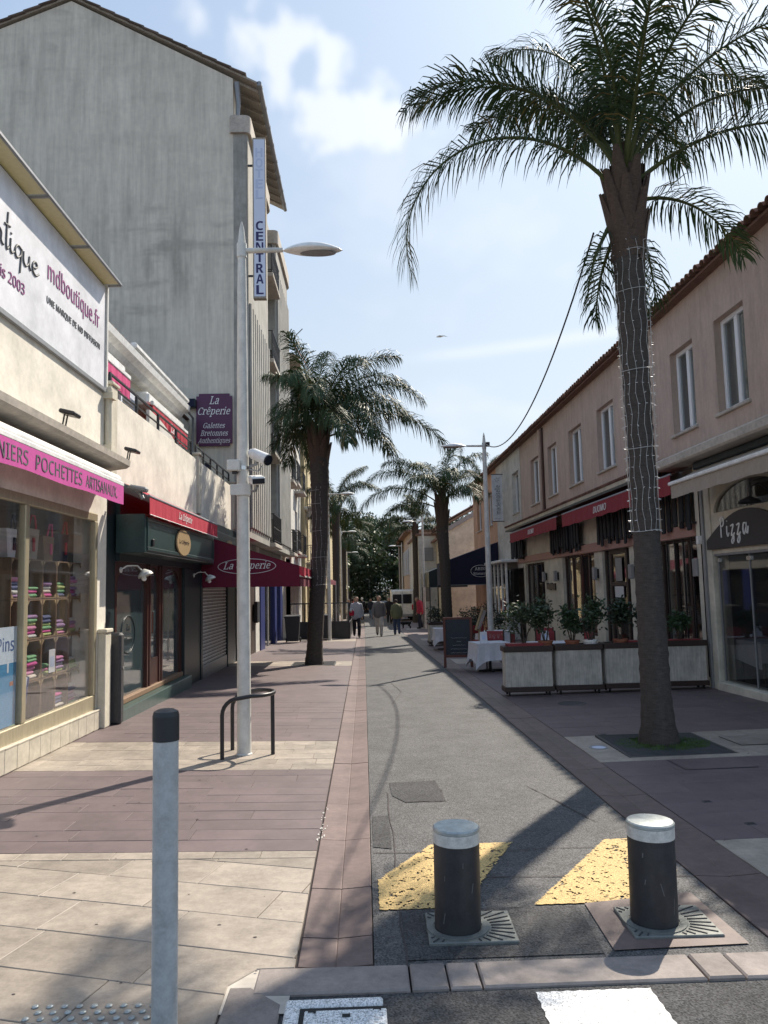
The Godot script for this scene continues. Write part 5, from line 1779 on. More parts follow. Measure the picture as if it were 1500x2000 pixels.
	for k in 4:
		var D := thing("strip_curtain", dl[k], "curtain", Vector3(5.66, 2.4, dz[k][0]), "black strip curtains")
		bx(D, "rail", Vector3(5.6, 3.2, dz[k][0]), Vector3(5.72, 3.24, dz[k][1]), M.black_metal, 0.004)
		var n := int(absf(dz[k][1] - dz[k][0]) / 0.13)
		for j in n:
			var zz: float = lerpf(dz[k][0], dz[k][1], (j + 0.5) / n)
			if j % 9 == 6:
				continue
			var lo := 2.48 + rng.randf_range(-0.07, 0.16)
			var st := MB.new()
			st.cbox(Vector3(5.66 + (0.03 if j % 2 else -0.02), (lo + 3.2) * 0.5, zz), Vector3(0.035, 3.2 - lo, 0.15 + rng.randf_range(-0.02, 0.02)), 0.01, Basis(Vector3(1, 0, 0), rng.randf_range(-0.06, 0.06)))
			part(D, "strip", st, M.fabric_black)
		bx(D, "stay_bar", Vector3(5.62, 2.56, dz[k][0] + 0.1), Vector3(5.79, 2.60, dz[k][0] + 0.06), M.black_metal, 0.003)
	# ---- pizzeria
	var Pz := thing("pizzeria_building", "white pizzeria with arched fanlight and tall glass doors at the right edge", "building", Vector3(5.75, 0.0, -10.5))
	var pier := [[-12.42, -12.97, -0.4, 3.55]]
	bx(Pz, "pilaster", Vector3(5.70, -0.3, -12.42), Vector3(5.98, 3.55, -12.96), M.cream_plain, 0.01)
	bx(Pz, "pilaster_trim", Vector3(5.66, -0.3, -12.6), Vector3(5.70, 3.55, -12.66), M.zinc, 0.005)
	# wall above the doors with an arched hole
	var half := PackedVector2Array()
	var zc := -11.2
	var wall2 := PackedVector2Array([Vector2(-12.42, 2.02), Vector2(-7.0, 2.02), Vector2(-7.0, 3.55), Vector2(-12.42, 3.55)])
	var arch := PackedVector2Array()
	for k in 25:
		var a := PI * k / 24.0
		arch.append(Vector2(zc + 1.12 * cos(a), 2.68 + 0.42 * sin(a)))
	var wm := MB.new()
	var cut := PackedVector2Array([Vector2(-12.42, 2.02), Vector2(-7.0, 2.02), Vector2(-7.0, 3.55), Vector2(zc, 3.55), Vector2(zc, 3.10)])
	for k in range(12, -1, -1):
		cut.append(arch[k])
	for k in range(24, 12, -1):
		cut.append(arch[k])
	cut.append(Vector2(zc - 0.001, 3.10))
	cut.append(Vector2(zc - 0.001, 3.55))
	cut.append(Vector2(-12.42, 3.55))
	wm.extrude(cut, 0.22, Vector3(5.95, 0, 0), FACE_W)
	part(Pz, "upper_wall", wm, M.cream_plain)
	var fp := MB.new()
	fp.extrude(arch, 0.006, Vector3(5.775, 0, 0), FACE_W)
	part(Pz, "fanlight_pane", fp, M.pane_dark)
	bx(Pz, "fanlight_bar", Vector3(5.745, 2.68, zc + 0.015), Vector3(5.765, 3.08, zc - 0.015), M.zinc, 0.0)
	bx(Pz, "door_head", Vector3(5.74, 1.98, -7.0), Vector3(5.84, 2.06, -12.42), M.zinc, 0.006)
	bx(Pz, "plinth", Vector3(5.66, -0.4, -7.0), Vector3(5.98, -0.02, -12.42), M.cream_plain, 0.012)
	for zz in [-12.36, -11.35, -10.3, -9.2]:
		bx(Pz, "glass_door_edge", Vector3(5.77, -0.02, zz + 0.012), Vector3(5.80, 1.98, zz - 0.012), M.zinc, 0.003)
		bx(Pz, "glass_clamp", Vector3(5.755, 1.88, zz + 0.06), Vector3(5.81, 1.95, zz - 0.06), M.stainless, 0.006)
	for q in [[-12.34, -11.36], [-11.34, -10.31], [-10.29, -9.21], [-9.19, -7.2]]:
		bx(Pz, "glass_door", Vector3(5.782, 0.0, q[0]), Vector3(5.79, 1.97, q[1]), M.pane_dark, 0.0)
	room(Pz, 5.98, -4.5, -7.0, -12.88, -0.25, 3.5, M.room_dark)
	var sg := MB.new()
	var sp := PackedVector2Array([Vector2(-12.52, 2.09), Vector2(-9.9, 2.09)])
	for k in 17:
		var t := k / 16.0
		sp.append(Vector2(lerpf(-9.9, -12.52, t), 2.24 + 0.41 * sin(PI * t)))
	sg.extrude(sp, 0.05, Vector3(5.725, 0, 0), FACE_W)
	var ps := thing("pizza_sign", "black arched sign reading Pizza in white handwriting over glass doors", "sign", Vector3(5.7, 2.09, -11.2))
	part(ps, "board", sg, M.sign_black)
	var hw := MB.new()
	var P_ := [[Vector2(0.12, 1.5), Vector2(0.14, 0.8), Vector2(0.1, 0.0)], [Vector2(-0.02, 1.35), Vector2(0.3, 1.6), Vector2(0.62, 1.35), Vector2(0.5, 0.95), Vector2(0.15, 0.85)]]
	var i_ := [[Vector2(0.1, 0.85), Vector2(0.08, 0.3), Vector2(0.2, 0.05), Vector2(0.42, 0.3)], [Vector2(0.14, 1.2), Vector2(0.15, 1.26)]]
	var z_ := [[Vector2(0.05, 0.8), Vector2(0.45, 0.85), Vector2(0.1, 0.1), Vector2(0.4, 0.12), Vector2(0.45, -0.3), Vector2(0.2, -0.55), Vector2(0.12, -0.3), Vector2(0.6, 0.25)]]
	var a_ := [[Vector2(0.5, 0.8), Vector2(0.2, 0.85), Vector2(0.05, 0.4), Vector2(0.2, 0.05), Vector2(0.5, 0.5), Vector2(0.56, 0.85), Vector2(0.52, 0.25), Vector2(0.7, 0.1), Vector2(0.85, 0.6)]]
	var zx := -12.0
	for l in [[P_, 0.62], [i_, 0.42], [z_, 0.58], [z_, 0.58], [a_, 0.7]]:
		brush(hw, l[0], Vector3(5.673, 2.26, zx), FACE_W, 0.2, 0.013)
		zx += l[1] * 0.225 * 1.45
	part(ps, "handwriting", hw, M.lettering_white)
	var pl := thing("swan_lamp", "black swan-neck lamp over the pizza sign at the picture edge", "wall lamp", Vector3(5.6, 2.6, -10.75))
	var pm := MB.new()
	pm.tube([Vector3(5.73, 2.85, -10.6), Vector3(5.6, 2.95, -10.6), Vector3(5.5, 2.9, -10.62), Vector3(5.48, 2.76, -10.65)], 0.012, 7)
	part(pl, "arm", pm, M.black_metal)
	var pd := MB.new()
	pd.lathe([Vector2(0.16, -0.05), Vector2(0.12, 0.0), Vector2(0.03, 0.04), Vector2(0.0, 0.05)], 16, Vector3(5.48, 2.72, -10.65))
	part(pl, "shade", pd, M.black_metal)
	var cb_ := thing("junction_box", "small white junction box on the pizzeria pilaster", "box", Vector3(5.68, 2.3, -12.75))
	bx(cb_, "case", Vector3(5.62, 2.2, -12.72), Vector3(5.70, 2.34, -12.80), M.white_paint, 0.008)
	bx(cb_, "cable", Vector3(5.685, 0.0, -12.755), Vector3(5.70, 3.5, -12.77), M.black_metal, 0.0)
	# beige pizzeria awning
	var ba := thing("beige_awning", "beige rolled-out awning with white front bar above the pizzeria", "awning", Vector3(5.3, 3.1, -10))
	awning_cloth(ba, 5.72, 3.50, 5.08, 3.19, -6.5, -12.38, 0.25, M.fabric_beige, 0.010, 13.0)
	bx(ba, "front_bar", Vector3(5.04, 3.15, -6.5), Vector3(5.10, 3.21, -12.42), M.white_paint, 0.012)
	bx(ba, "cassette", Vector3(5.5, 3.42, -6.5), Vector3(5.74, 3.54, -12.5), M.green_dark, 0.02)
	# table in the pizzeria
	var T := thing("pizzeria_table", "table with white cloth standing behind the pizzeria glass doors", "table", Vector3(6.4, -0.1, -12.2))
	var cl := MB.new()
	cl.cbox(Vector3(6.4, 0.62, -12.1), Vector3(0.74, 0.03, 0.84), 0.01)
	for s in [-1.0, 1.0]:
		cl.quad(Vector3(6.4 - 0.38, 0.32, -12.1 + 0.43 * s), Vector3(6.4 + 0.38, 0.30, -12.1 + 0.43 * s), Vector3(6.77, 0.63, -12.1 + 0.425 * s), Vector3(6.03, 0.63, -12.1 + 0.425 * s))
		cl.quad(Vector3(6.4 + 0.38 * s, 0.32, -12.53), Vector3(6.4 + 0.38 * s, 0.22, -11.67), Vector3(6.4 + 0.375 * s, 0.63, -11.67), Vector3(6.4 + 0.375 * s, 0.63, -12.53))
	part(T, "tablecloth", cl, M.fabric_white)
	for q in [Vector2(-1, -1), Vector2(1, -1), Vector2(-1, 1), Vector2(1, 1)]:
		bx(T, "leg", Vector3(6.4 + q.x * 0.3 - 0.02, -0.16, -12.1 + q.y * 0.35 - 0.02), Vector3(6.4 + q.x * 0.3 + 0.02, 0.6, -12.1 + q.y * 0.35 + 0.02), M.dark_wood, 0.004)
	# ---- the white house: bow window with little roof
	var Wh := thing("white_bow_window", "white bow window with small flat roof on the white house", "window", Vector3(5.5, 0.2, -30.2))
	bx(Wh, "little_roof", Vector3(5.1, 2.42, -28.3), Vector3(5.79, 2.52, -32.3), M.white_paint, 0.02)
	bx(Wh, "base_wall", Vector3(5.3, -0.5, -28.6), Vector3(5.79, 0.45, -32.1), M.white_stucco, 0.01)
	for zz in [-28.6, -29.45, -30.3, -31.15, -32.0]:
		bx(Wh, "post", Vector3(5.3, 0.45, zz), Vector3(5.38, 2.42, zz - 0.1), M.white_paint, 0.008)
	bx(Wh, "transom", Vector3(5.31, 1.45, -28.7), Vector3(5.37, 1.5, -32.0), M.white_paint, 0.004)
	bx(Wh, "pane", Vector3(5.335, 0.45, -28.65), Vector3(5.342, 2.42, -32.05), M.pane_dark, 0.0)
	bx(Wh, "end_pane", Vector3(5.38, 0.45, -28.62), Vector3(5.79, 2.42, -28.63), M.pane_dark, 0.0)
	room(Wh, 5.8, -3.0, -27.7, -32.5, -0.4, 2.2, M.room_dark)
	# hanging banner
	var Bn := thing("shop_banner", "narrow grey vertical banner reading mademoiselle on the white house", "banner", Vector3(5.5, 4.15, -31.0))
	bx(Bn, "cloth", Vector3(5.32, 4.18, -31.0), Vector3(5.74, 6.08, -31.02), M.sign_white, 0.0)
	for y in [4.15, 6.08]:
		bx(Bn, "bracket", Vector3(5.30, y, -30.985), Vector3(5.8, y + 0.03, -31.035), M.black_metal, 0.004)
	partm(Bn, "lettering", text_mesh("mademoiselle", sans, 1.18, 0.22, 0.0, 0.004), M.lettering_grey, Vector3(5.54, 5.05, -30.999), Basis(Vector3(0, 0, 1), PI / 2))
	var lg := MB.new()
	for k in 6:
		var a := TAU * k / 6.0 + 0.3
		lg.tube([Vector3(5.53 + 0.05 * cos(a), 5.87 + 0.05 * sin(a), -30.998), Vector3(5.53 + 0.10 * cos(a + 0.5), 5.87 + 0.10 * sin(a + 0.5), -30.998)], 0.008, 5)
	part(Bn, "emblem", lg, M.lettering_grey)
	partm(Bn, "lettering", text_mesh("juan les pins", sans, 0.26, 0.05, 0.0, 0.004), M.lettering_grey, Vector3(5.53, 4.28, -30.999))
	# navy awnings: side panels face the camera
	for q in [[-32.7, 3.65, 2.69, 5.78, 3.42, 1.64, "fabric_navy", "big navy terrace awning with oval lettering below the orange house", -38.0], [-39.9, 3.4, 2.35, 5.4, 3.1, 1.55, "green_dark", "dark green awning beyond the navy awning", -45.0]]:
		var N := thing("terrace_awning", q[7], "awning", Vector3(4.6, 1.64, q[0]))
		var nm := MB.new()
		nm.extrude(PackedVector2Array([Vector2(q[1], q[5]), Vector2(q[3], q[5]), Vector2(q[3], q[4]), Vector2(q[1], q[2])]), 0.012, Vector3(0, 0, q[0]))
		part(N, "side_panel", nm, M[q[6]])
		var nt := MB.new()
		nt.quad(Vector3(q[1], q[2], q[0]), Vector3(q[3], q[4], q[0]), Vector3(q[3], q[4], q[8]), Vector3(q[1], q[2], q[8]))
		part(N, "cover", nt, M[q[6]])
		var nf := MB.new()
		nf.quad(Vector3(q[1], q[5], q[8]), Vector3(q[1], q[5], q[0]), Vector3(q[1], q[2], q[0]), Vector3(q[1], q[2], q[8]))
		part(N, "front_valance", nf, M[q[6]])
		bx(N, "hem", Vector3(q[1], q[5] - 0.03, q[0] + 0.02), Vector3(q[3], q[5], q[0] - 0.01), M.zinc, 0.0)
		for zz in [q[0], q[8]]:
			bx(N, "leg", Vector3(q[1], gy(q[1], zz), zz + 0.03), Vector3(q[1] + 0.05, q[5], zz - 0.03), M.black_metal, 0.0)
		if q[6] == "fabric_navy":
			var ov := MB.new()
			var op := []
			for k in 33:
				var a := TAU * k / 32.0
				op.append(Vector3(5.0 + 0.42 * cos(a), 2.2 + 0.25 * sin(a), q[0] + 0.014))
			ov.tube(op, 0.009, 5)
			part(N, "oval", ov, M.lettering_white)
			partm(N, "lettering", text_mesh("ABISS", serif, 0.5, 0.13, 0.0, 0.004), M.lettering_white, Vector3(5.0, 2.30, q[0] + 0.013))
			partm(N, "lettering", text_mesh("Brasserie", serif, 0.62, 0.12, 0.0, 0.004), M.lettering_white, Vector3(5.0, 2.10, q[0] + 0.013))


var _tile2: ArrayMesh
func roof_tile_small() -> ArrayMesh:
	if _tile2 == null:
		var st := SurfaceTool.new()
		st.append_from(roof_tile_mesh(), 0, Transform3D(Basis.from_scale(Vector3(0.75, 0.72, 0.72)), V0))
		_tile2 = st.commit()
	return _tile2


# ------------------------------------------------------------------ what closes the street in the distance
func build_far() -> void:
	# left: a second house with a deep eave, then a cream one with stone brackets
	var b2 := thing("grey_house", "three-storey pale house with deep wooden eave beyond the hotel", "building", Vector3(-3.4, -0.6, -38.0))
	pierced(b2, "front_wall", -3.4, 0.3, -34.0, -42.5, -0.9, 11.9, [[-35.4, -36.7, 3.4, 5.6], [-35.4, -36.7, 6.6, 8.8], [-35.4, -36.7, 9.6, 11.4], [-38.8, -40.1, 3.4, 5.6], [-38.8, -40.1, 6.6, 8.8], [-38.8, -40.1, 9.6, 11.4]], M.white_stucco)
	bx(b2, "side_wall", Vector3(-12.0, -0.9, -34.0), Vector3(-3.7, 11.9, -34.3), M.white_stucco, 0.0)
	for yy in [3.2, 6.4, 9.4]:
		room(b2, -3.702, 3.0, -34.4, -42.4, yy, yy + 2.5, M.room_dark)
	for zz in [-35.4, -38.8]:
		for yy in [3.4, 6.6, 9.6]:
			window(b2, -3.52, yy, yy + (2.2 if yy < 9 else 1.8), zz, zz - 1.3, 1.0, M.window_white, 2, 0.07, "pane_dark")
			balcony(b2, -3.4, yy - 0.05, zz + 0.2, zz - 1.5, 0.5, 0.95)
	var rf := MB.new()
	rf.extrude(PackedVector2Array([Vector2(-2.7, 11.86), Vector2(-2.7, 12.0), Vector2(-8.0, 14.2), Vector2(-12.2, 12.2), Vector2(-12.2, 11.9), Vector2(-3.4, 11.88)]), 9.0, Vector3(0, 0, -42.7))
	part(b2, "roof", rf, M.soffit_wood)
	var fl := thing("hanging_flag", "faded reddish flag hanging from the hotel's top balcony", "flag", Vector3(-2.7, 13.0, -33.5))
	var fm := MB.new()
	for i in 8:
		var t0 := i / 8.0
		var t1 := (i + 1) / 8.0
		var f := func(t: float, u: float) -> Vector3:
			return Vector3(-2.95 + 0.55 * t + 0.2 * u * t, 12.75 - 1.25 * t - 0.25 * sin(t * 5.0 + u * 2.0) * 0.3 - 0.15 * u, -33.4 - 0.35 * u + 0.12 * sin(t * 9.0 + u * 3.0))
		fm.quad(f.call(t0, 0.0), f.call(t1, 0.0), f.call(t1, 1.0), f.call(t0, 1.0))
	part(fl, "cloth", fm, M.terracotta)
	var fp := MB.new()
	fp.tube([Vector3(-3.4, 12.3, -33.5), Vector3(-2.5, 13.2, -33.5)], 0.02, 6)
	part(fl, "pole", fp, M.black_metal)
	var b3 := thing("cream_ornate_house", "yellowish house with carved balcony brackets farther along the street", "building", Vector3(-3.4, -0.7, -48.0))
	pierced(b3, "front_wall", -3.2, 0.3, -42.75, -56.0, -1.0, 9.9, [[-44.2, -45.4, 3.2, 5.4], [-44.2, -45.4, 6.4, 8.6], [-48.2, -49.4, 3.2, 5.4], [-48.2, -49.4, 6.4, 8.6], [-52.2, -53.4, 3.2, 5.4], [-52.2, -53.4, 6.4, 8.6], [-43.8, -46.0, -0.8, 2.0], [-47.5, -50.0, -0.8, 2.0]], M.yellow_stucco)
	for yy in [-0.9, 3.0, 6.2]:
		room(b3, -3.502, 3.0, -43.1, -55.9, yy, yy + 2.9, M.room_dark)
	bx(b3, "side_wall", Vector3(-10.0, -1.0, -42.75), Vector3(-3.5, 9.9, -43.0), M.yellow_stucco, 0.0)
	bx(b3, "cornice", Vector3(-3.6, 9.9, -42.6), Vector3(-2.75, 10.3, -56.2), M.cream_plain, 0.06)
	bx(b3, "string_course", Vector3(-3.25, 6.0, -42.7), Vector3(-3.08, 6.2, -56.0), M.cream_plain, 0.03)
	for zz in [-44.2, -48.2, -52.2]:
		for yy in [3.2, 6.4]:
			window(b3, -3.34, yy, yy + 2.2, zz, zz - 1.2, 1.0, M.shutter_white, 2, 0.08, "pane_dark")
			balcony(b3, -3.2, yy - 0.08, zz + 0.4, zz - 1.6, 0.62, 0.95)
			for k in 2:
				var br := MB.new()
				br.extrude(PackedVector2Array([Vector2(0, 0), Vector2(0.5, 0), Vector2(0.5, -0.12), Vector2(0.3, -0.22), Vector2(0.22, -0.42), Vector2(0, -0.5)]), 0.16, Vector3(-3.2, yy - 0.22, zz + 0.1 - k * 1.4 - 0.08))
				part(b3, "bracket", br, M.cream_plain)
	var b4 := thing("ochre_house", "ochre house at the far left end of the street", "building", Vector3(-3.2, -1.0, -66))
	pierced(b4, "front_wall", -3.0, 0.3, -56.3, -80.0, -1.4, 7.4, [[-58.2, -59.4, 3.2, 5.2], [-62.2, -63.4, 3.2, 5.2], [-66.2, -67.4, 3.2, 5.2], [-57.6, -60.0, -1.2, 1.6], [-62.0, -66.0, -1.2, 1.6]], M.yellow_stucco)
	for yy in [-1.3, 3.0]:
		room(b4, -3.302, 3.0, -56.4, -79.9, yy, yy + 2.9, M.room_dark)
	bx(b4, "roof", Vector3(-9.0, 7.4, -56.2), Vector3(-2.6, 7.6, -80.1), M.clay_tile_0, 0.02)
	for zz in [-58.2, -62.2, -66.2]:
		window(b4, -3.12, 3.2, 5.2, zz, zz - 1.2, 1.0, M.shutter_white, 2, 0.08, "pane_dark")
	# right: low white house whose gable end faces us, with a pink tiled roof
	var w1 := thing("tiled_roof_house", "low cream house with pink clay tile roof beyond the orange wall", "building", Vector3(6.5, -0.7, -46.0))
	var wm := MB.new()
	wm.extrude(PackedVector2Array([Vector2(4.95, -1.0), Vector2(12.0, -1.0), Vector2(12.0, 6.6), Vector2(8.5, 6.7), Vector2(4.95, 4.75)]), 0.3, Vector3(0, 0, -46.0))
	part(w1, "gable_wall", wm, M.cream_plain)
	bx(w1, "front_wall", Vector3(4.95, -1.0, -46.0), Vector3(5.25, 4.7, -56.0), M.cream_plain, 0.0)
	var cp := MB.new()
	cp.extrude(PackedVector2Array([Vector2(4.7, 4.62), Vector2(8.5, 6.72), Vector2(8.5, 7.0), Vector2(4.7, 4.9)]), 0.5, Vector3(0, 0, -46.1))
	part(w1, "coping", cp, M.zinc)
	var bt := Basis(Vector3(0, 1, 0), PI) * Basis(Vector3(0, 0, 1), -0.5)
	bx(w1, "roof_deck", Vector3(4.6, 4.5, -46.2), Vector3(4.8, 4.6, -56.0), M.clay_tile_0, 0.0)
	for r in 11:
		for c in 22:
			partm(w1, "roof_tile", roof_tile_mesh(), M["clay_tile_%d" % (rng.randi() % 3)], Vector3(4.85 + r * 0.37, 5.12 + r * 0.20 + 0.25, -46.3 - c * 0.19), bt)
	var rdk := MB.new()
	rdk.quad(Vector3(4.6, 5.15, -46.1), Vector3(9.0, 7.55, -46.1), Vector3(9.0, 7.55, -56.0), Vector3(4.6, 5.15, -56.0))
	part(w1, "roof_slope", rdk, M.clay_tile_0)
	var bt3 := MB.new()
	bt3.tube([Vector3(4.9, 4.6, -45.9), Vector3(4.9, -0.7, -45.9)], 0.05, 8)
	part(w1, "downpipe", bt3, M.zinc)
	var aw := MB.new()
	var ap := PackedVector2Array([Vector2(-0.28, 0.0), Vector2(0.28, 0.0)])
	for k in 9:
		var a := PI * k / 8.0
		ap.append(Vector2(0.28 * cos(a), 1.1 + 0.28 * sin(a)))
	aw.extrude(ap, 0.02, Vector3(4.2, 0.6, -51.68), Basis())
	var w2 := thing("white_house", "white house with a grey shuttered window behind the second right palm", "building", Vector3(4.4, -0.9, -54))
	bx(w2, "front_block", Vector3(3.75, -1.1, -52.0), Vector3(4.94, 5.0, -51.7), M.white_stucco, 0.0)
	bx(w2, "side_block", Vector3(3.75, -1.1, -51.99), Vector3(4.05, 5.0, -62.0), M.white_stucco, 0.0)
	part(w2, "arched_window", aw, M.room_dark)
	bx(w2, "shuttered_window", Vector3(4.05, 3.3, -51.69), Vector3(4.75, 4.2, -51.64), M.zinc, 0.01)
	for k in 8:
		bx(w2, "shutter_slat", Vector3(4.1, 3.36 + k * 0.1, -51.64), Vector3(4.7, 3.4 + k * 0.1, -51.62), M.grey_plastic, 0.0)
	bx(w2, "roof", Vector3(3.6, 5.0, -51.6), Vector3(9.0, 5.15, -62.0), M.clay_tile_1, 0.02)
	var p3 := thing("pink_shuttered_house", "pink house with pale shutters at the far right of the street", "building", Vector3(4.6, -1.0, -70))
	pierced(p3, "front_wall", 3.9, -0.3, -62.2, -84.0, -1.4, 6.0, [[-64.0, -65.3, 2.6, 4.8], [-67.5, -68.8, 2.6, 4.8], [-71.0, -72.3, 2.6, 4.8], [-63.4, -68.5, -1.3, 1.4]], M.pink_stucco)
	bx(p3, "end_wall", Vector3(3.9, -1.4, -62.2), Vector3(10.0, 6.0, -61.9), M.pink_stucco, 0.0)
	for yy in [-1.3, 2.5]:
		room(p3, 4.202, -3.0, -62.3, -83.9, yy, yy + 2.9, M.room_dark)
	for zz in [-64.0, -67.5, -71.0]:
		for k in 2:
			bx(p3, "shutter", Vector3(3.82, 2.6, zz + 0.62 - k * 1.95), Vector3(3.88, 4.8, zz + 0.02 - k * 1.95), M.shutter_white, 0.01)
	bx(p3, "roof", Vector3(3.4, 6.0, -61.7), Vector3(10.0, 6.2, -84.0), M.clay_tile_0, 0.02)
	# the low wall and roofs at the end, and the wood behind
	var ew := thing("end_wall", "low pale wall closing the far end of the street", "wall", Vector3(0, -1.9, -112))
	bx(ew, "wall", Vector3(-14.0, -2.2, -112.0), Vector3(16.0, 0.9, -112.4), M.yellow_stucco, 0.0)
	bx(ew, "coping", Vector3(-14.0, 0.9, -111.9), Vector3(16.0, 1.05, -112.5), M.white_paint, 0.02)
	var pv := thing("white_kiosk", "white kiosk roof under the trees at the far end", "kiosk", Vector3(-1.5, -1.9, -100))
	bx(pv, "roof", Vector3(-4.5, 2.6, -99.0), Vector3(1.0, 2.75, -102.0), M.white_paint, 0.02)
	bx(pv, "post", Vector3(-4.3, -1.9, -99.2), Vector3(-4.15, 2.6, -99.35), M.white_paint, 0.0)
	bx(pv, "post", Vector3(0.7, -1.9, -99.2), Vector3(0.85, 2.6, -99.35), M.white_paint, 0.0)
	bx(pv, "counter", Vector3(-4.3, -1.9, -99.6), Vector3(0.8, -0.4, -101.0), M.dark_wood, 0.02)
	var trees := [[-22.0, -100.0, 13.0, 7.0], [-9.5, -104.0, 12.2, 6.5], [-2.0, -96.0, 12.2, 5.8], [4.0, -103.0, 13.4, 6.2], [10.5, -98.0, 12.8, 6.0], [18.0, -106.0, 14.5, 7.0], [-15.0, -118.0, 15.0, 7.5], [1.0, -120.0, 16.0, 7.5], [13.0, -122.0, 15.0, 8.0], [27.0, -112.0, 13.5, 7.0], [-31.0, -115.0, 14.0, 7.5], [7.5, -88.0, 8.5, 4.2], [-5.5, -86.0, 8.2, 4.0]]
	var names := ["leftmost dark pine behind the hotel", "dark round pine left of the street end", "dark evergreen straight over the street end", "dark evergreen right of the street end", "broad dark pine behind the pink house", "tall dark pine behind the tiled roof", "far pine crown on the left skyline", "far pine crown on the middle skyline", "far pine crown on the right skyline", "rightmost far pine behind the orange house", "farthest left pine hidden behind the hotel", "lower bushy tree at right before the pines", "lower bushy tree at left before the pines"]
	for i in trees.size():
		var t: Array = trees[i]
		tree(names[i], t[0], t[1], t[2], t[3], i)


func tree(label: String, x: float, z: float, h: float, r: float, sd: int) -> void:
	var g := RandomNumberGenerator.new()
	g.seed = 100 + sd
	var y0 := SLOPE * z - 0.1
	var t := thing("pine_tree", label, "tree", Vector3(x, y0, z), "evergreens behind the street end")
	var tm := MB.new()
	tm.tube([Vector3(x, y0, z), Vector3(x + 0.2, y0 + h * 0.3, z), Vector3(x - 0.1, y0 + h * 0.62, z)], [0.42, 0.33, 0.24], 8)
	for k in 5:
		var a := TAU * k / 5.0 + sd
		tm.tube([Vector3(x, y0 + h * (0.4 + 0.04 * k), z), Vector3(x + cos(a) * r * 0.35, y0 + h * 0.62, z + sin(a) * r * 0.35), Vector3(x + cos(a) * r * 0.62, y0 + h * 0.76, z + sin(a) * r * 0.62)], [0.2, 0.12, 0.05], 6)
	part(t, "trunk", tm, M.trunk)
	var hue: Color = [Color(0.045, 0.068, 0.025), Color(0.036, 0.058, 0.026), Color(0.06, 0.078, 0.03), Color(0.04, 0.07, 0.03), Color(0.05, 0.062, 0.028)][sd % 5] if sd < 11 else Color(0.095, 0.115, 0.04)
	var lobes := []
	for k in 20:
		var a := g.randf() * TAU
		var q := sqrt(g.randf()) * r * 0.78
		var yy := lerpf(0.16, 0.9, g.randf())
		lobes.append([Vector3(x + cos(a) * q, y0 + h * yy, z + sin(a) * q), r * g.randf_range(0.26, 0.44)])
	var mb := MB.new()
	mb.colored = true
	for l in lobes:
		var tint := g.randf_range(0.75, 1.25)
		for k in 330:
			var d := Vector3(g.randfn(), g.randfn() * 0.75, g.randfn()).normalized()
			var p: Vector3 = l[0] + d * Vector3(1, 0.72, 1) * l[1] * pow(g.randf(), 0.35)
			var s := g.randf_range(0.14, 0.30)
			var u := Vector3(g.randfn(), g.randfn(), g.randfn()).normalized()
			var w := u.cross(d).normalized()
			var k2 := tint * g.randf_range(0.7, 1.3)
			mb.col = hue * k2
			mb.tri(p - u * s, p + u * s + w * s * 0.3, p + w * s * 1.2)
			mb.tri(p - w * s * 0.8, p + u * s * 0.7, p - u * s * 0.6 + d * s)
	part(t, "crown", mb, M.leaf)


